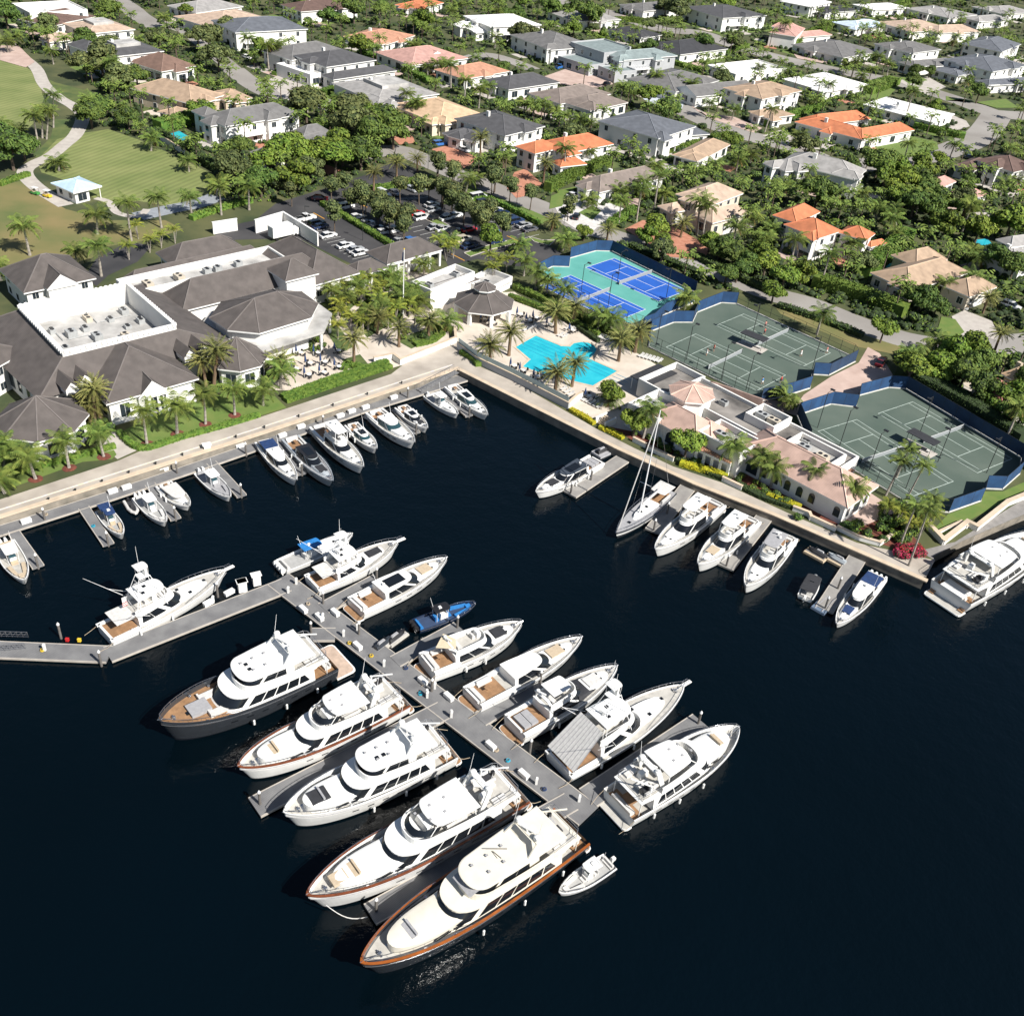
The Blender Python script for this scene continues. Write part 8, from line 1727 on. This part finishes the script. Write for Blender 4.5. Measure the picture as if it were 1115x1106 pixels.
# ---------------------------------------------------------------- cars
PAINT = {k: mat('car_paint_'+k, c, .25, .0, 1, coat=.6) for k, c in dict(white=(.62, .62, .61), black=(.012, .012, .014), silver=(.33, .34, .35), navy=(.015, .03, .08), red=(.38, .015, .015), grey=(.09, .09, .10), blue=(.03, .12, .34), beige=(.42, .38, .30), maroon=(.14, .015, .02)).items()}
HEADL = mat('headlamp_glass', (.6, .62, .6), .15, 0); TAILL = mat('tail_lamp', (.3, .01, .01), .25, 0); RIM = mat('wheel_rim', (.4, .4, .4), .4, 0, metal=.6)
CARP = {}
def make_car(kind, colr):
    pm = PAINT[colr]; o = thing('parked_car', (0, 0, -50)); L_, W_, H_ = dict(car=(4.6, 1.8, 1.42), suv=(4.8, 1.95, 1.75), van=(5.4, 2.0, 2.0), pickup=(5.6, 2.0, 1.8))[kind]
    hood = dict(car=.86, suv=1.05, van=1.1, pickup=1.1)[kind]; b = M(); n_ = 9; rings = []
    for i in range(n_): 
        s = i/(n_-1); x = -L_/2+L_*s; e = 1-abs(2*s-1)**5*.14; zt = hood*(1-.10*max(0, (s-.6)/.4)-.05*max(0, (.12-s)/.12)); w_ = W_/2*e; rings.append([(x, -w_, .28), (x, -w_, zt*.8), (x, -w_*.9, zt), (x, w_*.9, zt), (x, w_, zt*.8), (x, w_, .28)])
    b.loft(rings, cap0=True, cap1=True); b.build('body', pm, o, True)
    x0, x1, x2, x3 = dict(car=(-1.95, -1.25, .35, 1.15), suv=(-2.3, -2.1, .5, 1.2), van=(-2.6, -2.5, 1.2, 1.9), pickup=(-.7, -.6, .6, 1.2))[kind]; w0, w1 = W_/2*.9, W_/2*.74
    g_ = M(); lo = [(x0, -w0, hood-.02), (x3, -w0, hood-.02), (x3, w0, hood-.02), (x0, w0, hood-.02)]; hi = [(x1, -w1, H_-.05), (x2, -w1, H_-.05), (x2, w1, H_-.05), (x1, w1, H_-.05)]
    g_.loft([lo, hi]); cab = g_.build('cabin_glass', GLASS, o); M().prism([(x1-.03, -w1-.02), (x2+.05, -w1-.02), (x2+.05, w1+.02), (x1-.03, w1+.02)], H_-.06, H_).build('car_roof', pm, o)
    q = M()
    for s in (-1, 1): q.tube((x0+(x3-x0)*.48, s*(w0-.0), hood), (x1+(x2-x1)*.55, s*(w1+.01), H_-.04), .045, 4)
    q.build('pillar', pm, cab)
    if kind == 'pickup': M().box((-1.75, 0, hood-.0), (1.8, W_*.75, .06)).build('cargo_bed', BLACK, o)
    for sx in (-1, 1):
        for sy in (-1, 1): wh = M().tube((sx*L_*.30, sy*(W_/2-.2), .33), (sx*L_*.30, sy*(W_/2+.02), .33), .34, 12).build('wheel', BLACK, o); M().tube((sx*L_*.30, sy*(W_/2+.0), .33), (sx*L_*.30, sy*(W_/2+.03), .33), .2, 8).build('rim', RIM, wh)
    for sy in (-1, 1): M().box((L_/2-.08, sy*W_*.33, hood*.68), (.18, .34, .14)).build('headlight', HEADL, o); M().box((-L_/2+.06, sy*W_*.34, hood*.75), (.14, .3, .16)).build('tail_light', TAILL, o)
    return o
CK = {}
def car(px, kind, colr, th, desc=None):
    key = (kind, colr); p = G(*px)
    if key not in CK: o = make_car(kind, colr); CK[key] = o
    else: o = copy_tree(CK[key])
    o.location = (p[0], p[1], GZ+.05); o.rotation_euler = (0, 0, radians(th)); nm = {'car': 'car', 'suv': 'SUV', 'van': 'van', 'pickup': 'pickup truck'}[kind]
    reg(o, f'{colr} {nm}', 'van' if kind == 'van' else 'car', 'cars parked in the lot and on driveways', p)
land((370, 250), 'long hedge of the left parking lane'); land((430, 225), 'middle of the parking lot'); land((530, 245), 'right parking aisle'); land((455, 240), 'central parking islands'); land((560, 262), 'lower right parking lot corner')
for t, L_ in {f7: [((20,418),'pickup','white',45),((130,480),'car','navy',45),((105,462),'suv','black',45),((190,548),'car','white',45),((320,625),'car','white',45),((395,655),'car','silver',45),((435,680),'car','white',45),((128,265),'car','maroon',10),((325,330),'suv','white',45),((405,408),'car','white',45),((480,455),'car','silver',45),((545,490),'car','grey',45),((605,522),'car','white',45),((690,510),'suv','white',45),((730,590),'car','silver',45),((815,585),'car','blue',45),
   ((612,232),'suv','white',-40),((690,225),'car','grey',-40),((820,195),'car','silver',-40),((895,175),'car','silver',-40),((860,380),'car','red',45),((898,412),'suv','white',45),((975,315),'car','white',45),((985,352),'car','silver',45),((1090,415),'car','white',45),((1000,485),'car','silver',45),((1060,495),'car','white',45),((1000,410),'car','black',45)],
  g7: [((350,258),'van','white',42),((392,300),'suv','black',42),((480,355),'car','white',42),((530,378),'car','navy',42),((580,408),'car','navy',42),((640,440),'suv','navy',42),((700,470),'car','silver',42),((745,500),'car','grey',42),((168,292),'car','black',42),((120,405),'car','white',42),((180,395),'car','white',42),((85,495),'car','silver',42),((165,512),'car','black',42),((280,502),'car','red',42),((240,580),'suv','beige',42),((285,628),'car','navy',42),((455,520),'car','blue',42),((490,590),'car','navy',42)],
  T7: [((255,58),'car','white',40),((268,150),'car','black',80),((605,190),'car','navy',30)], T2: [((790,632),'suv','blue',40),((895,657),'car','white',-40),((290,482),'suv','silver',-30),((400,455),'car','navy',45),((10,285),'car','black',40)], T3: [((195,298),'pickup','blue',60),((400,370),'car','black',60),((650,20),'car','white',-30)], T8: [((1055,540),'suv','white',-40),((492,782),'car','maroon',60)], T1: [((1070,255),'car','white',-40)], T4: [((880,690),'car','grey',-20),((300,100),'car','white',-20)]}.items():
    for a, k, c, th in L_: car(t(*a), k, c, th)
# lane markings of the lot
q = M(); th = radians(45)
for t, L_ in {f7: [(445,300),(120,385)], g7: [(620,560),(200,700)]}.items():
    for a in L_: p = G(*t(*a)); q.box((*p, GZ+.045), (5, .3, .006), radians(-43))
struct('lane_marking_yellow', q, mat('yellow_road_paint', (.5, .25, .03), .8, .2, 2)); q = M()
for a, b_, n_ in ((g7(300, 330), g7(760, 540), 10), (f7(850, 470), f7(1100, 590), 6), (f7(640, 260), f7(900, 250), 6), (f7(40, 440), f7(440, 700), 14)):
    A, B_ = G(*a), G(*b_)
    for i in range(n_): t_ = i/(n_-1); q.box((A[0]+(B_[0]-A[0])*t_, A[1]+(B_[1]-A[1])*t_, GZ+.05), (5.2, .12, .006), th)
struct('parking_line_white', q, mat('white_road_paint', (.5, .5, .48), .8, .2, 2))
# kerbed islands in the lot
for P in ([(402,212),(412,214),(418,220),(410,222)], [(430,228),(440,225),(450,228),(438,232)], [(505,276),(530,268),(555,262),(560,266),(535,272),(512,280)], [(575,258),(590,262),(605,262),(598,268),(582,264)], [(463,232),(500,252),(498,256),(460,238)], [(440,196),(460,200),(455,204)]):
    area('planted_island', P, LAWNB, .1, True, PATHM)
# golf carts on the fairway and at the driveway
def cart(px, th, label, m_):
    p = G(*px); o = thing('golf_cart', (*p, GZ+.04), radians(th), label, 'golf cart'); M().box((0, 0, .5), (2.3, 1.15, .45), taper=.9).build('body', m_, o); M().box((0, 0, 1.85), (1.7, 1.15, .08)).build('canopy', WHITE, o)
    M().box((-.35, 0, .85), (.5, 1., .25)).box((-.6, 0, 1.1), (.12, 1., .4)).build('seat', CUSHT, o)
    for x in (-.7, .7):
        for y in (-.5, .5): M().tube((x, y, .7), (x*.95, y, 1.83), .03, 4).build('roof_post', BLACK, o); M().tube((x, y*1.1-.08, .22), (x, y*1.1+.08, .22), .22, 8).build('wheel', BLACK, o)
cart((39, 212), -20, 'green mowing cart on the dry fairway', mat('mower_green', (.05, .22, .05), .4)); cart((52, 215), -20, 'yellow and green cart trailing on the dry fairway', YEL); cart(T8(865, 545), 60, 'white golf cart on the driveway at right', WHITE)
# ---------------------------------------------------------------- parasols, loungers, flagpole, lamps
def parasol(px, z=GZ, m_=NAVY, base='closed navy parasol'):
    p = G(*px); o = thing('closed_parasol', (*p, GZ+.03), 0); M().tube((0, 0, 0), (0, 0, 2.5), .04, 5).build('pole', TRIM, o); M().lathe((0, 0, .95), [(.1, 0), (.24, .1), (.2, .7), (.06, 1.5), (.02, 1.6)], 8).build('folded_canopy', m_, o); M().lathe((0, 0, 0), [(.35, 0), (.3, .1)], 8).build('base_plate', GREYD, o)
    q = M().lathe((.9, .2, 0), [(.3, 0), (.05, .03), (.05, .7), (.42, .72), (.42, .76)], 10); reg(o, base, 'parasol', 'closed parasols'); t_ = thing('patio_table', (p[0]+.9, p[1]+.2, GZ+.03), 0); M().lathe((0, 0, 0), [(.3, 0), (.05, .03), (.05, .7)], 10).build('leg', GREYD, t_); M().lathe((0, 0, .7), [(.5, 0), (.5, .05)], 12).build('table_top', TRIM, t_); reg(t_, 'round patio table', 'table', 'patio tables')
    for k in range(3):
        a = k*2.1+p[0]; c = thing('patio_chair', (p[0]+.9+.85*cos(a), p[1]+.2+.85*sin(a), GZ+.03), a); M().box((0, 0, .42), (.48, .48, .08)).build('seat', GREYD, c); M().box((.22, 0, .68), (.06, .48, .5)).build('backrest', GREYD, c)
        for x in (-.2, .2):
            for y in (-.2, .2): M().tube((x, y, 0), (x, y, .4), .02, 4).build('leg', GREYD, c)
        reg(c, 'dark patio chair', 'chair', 'patio chairs')
for a in ((170,745),(245,745),(210,790),(275,785),(335,805),(205,840),(270,830),(335,735),(150,815),(120,790)): parasol(T6(*a))
for a in ((525,705),(595,740),(700,785),(970,435),(800,390),(695,340),(645,360),(575,315),(1090,935),(365,375),(300,350)): parasol(Z1(*a))
def lounger(p, th):
    o = thing('sun_lounger', (*p, GZ+.03), th); M().box((0, 0, .3), (1.3, .65, .1)).build('mattress', CUSH, o); M().box((-.85, 0, .46), (.65, .65, .1), ry=.6).build('backrest', CUSH, o)
    for x in (-.55, .55):
        for y in (-.27, .27): M().tube((x, y, 0), (x, y, .26), .03, 4).build('leg', TRIM, o)
    reg(o, 'white sun lounger', 'sun lounger', 'sun loungers round the pool')
for a, b_, n_ in ((Z2(955, 268), Z2(1095, 310), 6), (Z2(590, 110), Z2(720, 150), 6), (Z1(640, 420), Z1(700, 400), 3), (Z1(900, 460), Z1(930, 470), 2), (Z2(400, 60), Z2(470, 55), 3), (Z2(530, 600), Z2(640, 655), 5), (Z1(620, 790), Z1(760, 830), 5), (Z2(370, 520), Z2(420, 560), 3)):
    A, B_ = G(*a), G(*b_)
    for i in range(n_): t_ = i/max(1, n_-1); lounger((A[0]+(B_[0]-A[0])*t_, A[1]+(B_[1]-A[1])*t_), radians(47+180))
p = G(438.7, 344.4); o = thing('flagpole', (*p, GZ), 0, 'tall white flagpole in the palm garden beside the entrance wing', 'flagpole'); h = solve_h(p, 272); M().tube((0, 0, 0), (0, 0, h), .14, 8, r2=.08).build('pole', TRIM, o); M().lathe((0, 0, h), [(.02, 0), (.16, .12), (.12, .28), (.02, .34)], 8).build('ball_finial', YEL, o); M().box((0, 0, .15), (1., 1., .3)).build('plinth', PATHM, o)
M().add([(0, 0, h-.5), (-.1, .12, h-2.6), (-.5, .2, h-2.7), (-.35, .1, h-.6)], [(0, 1, 2, 3)]).build('furled_flag', NAVY, o)
for px in ((562,228),(466,185),(395,262),(333,252),(612,262)):
    p = G(*px); o = thing('street_lamp', (*p, GZ), 0); M().tube((0, 0, 0), (0, 0, 6.5), .08, 6, r2=.05).build('pole', FPOST, o); M().box((.5, 0, 6.55), (1.2, .3, .14)).build('lamp_head', FPOST, o); reg(o, 'thin dark lamp post', 'street lamp', 'lamp posts of the car park')
for i, t_ in enumerate([.08+.07*k for k in range(13)]):
    P = [(20, 555), (280, 468), (480, 403)]; px = mid(P[0], P[1], t_*1.6) if t_ < .625 else mid(P[1], P[2], (t_-.625)/.375)
    p = G(px[0], px[1]+1); o = thing('mooring_bollard', (*p, GZ+.04), 0); M().lathe((0, 0, 0), [(.16, 0), (.12, .1), (.12, .4)], 8).build('post', FPOST, o); M().lathe((0, 0, .4), [(.2, 0), (.2, .08), (.04, .14)], 8).build('cap', FPOST, o); reg(o, 'small dark bollard on the quay edge', 'bollard', 'quay bollards')
# ---------------------------------------------------------------- people on the courts
SKIN = mat('skin', (.42, .24, .16), .6, .05, 3); SHIRTS = [mat('shirt_white', (.65, .65, .63), .8), mat('shirt_blue', (.04, .22, .5), .8), mat('shirt_pink', (.55, .20, .18), .8), mat('shirt_red', (.45, .04, .04), .8)]; HAIR = mat('dark_hair', (.03, .018, .012), .9); SHORT = mat('shorts_dark', (.03, .03, .04), .9)
def person(px, th, label, shirt, white_shorts=True):
    p = G(*px); o = thing('person', (*p, GZ+.06), th, label, 'person', 'tennis players')
    J = [(0, 0, .95), (0, .0, 1.2), (0, 0, 1.42), (.02, 0, 1.52), (.04, 0, 1.66), (.03, .1, .9), (.16, .14, .5), (.02, .18, .08), (.14, .2, .04), (.03, -.1, .9), (-.08, -.14, .5), (-.2, -.18, .1), (-.08, -.2, .04), (0, .19, 1.4), (.12, .3, 1.16), (.34, .26, 1.08), (0, -.19, 1.4), (.1, -.32, 1.2), (.34, -.38, 1.25)]
    Eg = [(0, 1), (1, 2), (2, 3), (3, 4), (0, 5), (5, 6), (6, 7), (7, 8), (0, 9), (9, 10), (10, 11), (11, 12), (2, 13), (13, 14), (14, 15), (2, 16), (16, 17), (17, 18)]
    rd = [.15, .14, .15, .06, .105, .095, .065, .045, .04, .095, .065, .045, .04, .06, .045, .035, .06, .045, .035]
    me = bpy.data.meshes.new('body'); me.from_pydata(J, Eg, []); me.skin_vertices or me.attributes
    b = bpy.data.objects.new('body', me); col.objects.link(b); b.parent = o; s = b.modifiers.new('skin', 'SKIN')
    if not me.skin_vertices: me.attributes.new('skin', 'FLOAT', 'POINT') if False else None
    sv = me.skin_vertices[0].data if me.skin_vertices else None
    if sv:
        for i, r_ in enumerate(rd): sv[i].radius = (r_, r_)
        sv[0].use_root = True
    b.modifiers.new('sub', 'SUBSURF').levels = 1; me.materials.append(SKIN)
    M().loft([[(.17*cos(a)*k+x, .21*sin(a)*k, z) for a in [2*pi*i/8 for i in range(8)]] for k, z, x in ((.95, .92, 0), (.92, 1.15, 0), (1.05, 1.36, 0), (.6, 1.49, 0))]).build('shirt', shirt, o, True)
    M().loft([[(.18*cos(a)*k, .22*sin(a)*k, z) for a in [2*pi*i/8 for i in range(8)]] for k, z in ((1.15, .62), (1.05, .95))]).build('shorts', SHIRTS[0] if white_shorts else SHORT, o, True)
    M().lathe((.02, 0, 1.66), [(.05, -.02), (.12, .02), (.115, .09), (.06, .14), (.01, .15)], 8).build('hair', HAIR, o, True)
    q = M().tube((.34, -.38, 1.25), (.55, -.42, 1.4), .02, 4); q.lathe((.68, -.45, 1.46), [(.13, -.01), (.13, .01)], 8); q.build('racket', BLACK, o)
qq = tile(700, 320, 4.46)
for a, th, lab, s, w_ in (((308,300),.6,'tennis player in white, left half of the near middle clay court',SHIRTS[0],True),((343,280),3.6,'tennis player in red near the service line of the near middle clay court',SHIRTS[3],False),((592,165),-.7,'tennis player in pink behind the net of the far middle clay court',SHIRTS[2],False),((765,305),2.4,'tennis player in white on the right half of the far middle clay court',SHIRTS[0],True),
  ((890,290),2.6,'tennis player in pink at the far right baseline of the middle courts',SHIRTS[2],True),((577,440),2.3,'tennis player in blue at the lower baseline of the middle courts',SHIRTS[1],True),((668,434),2.3,'tennis player in dark clothes at the lower right of the middle courts',SHIRTS[3],False),((588,200),-.7,'tennis player in red waiting beside the shade canopy',SHIRTS[3],False)): person(qq(*a), th, lab, s, w_)
finish_labels()
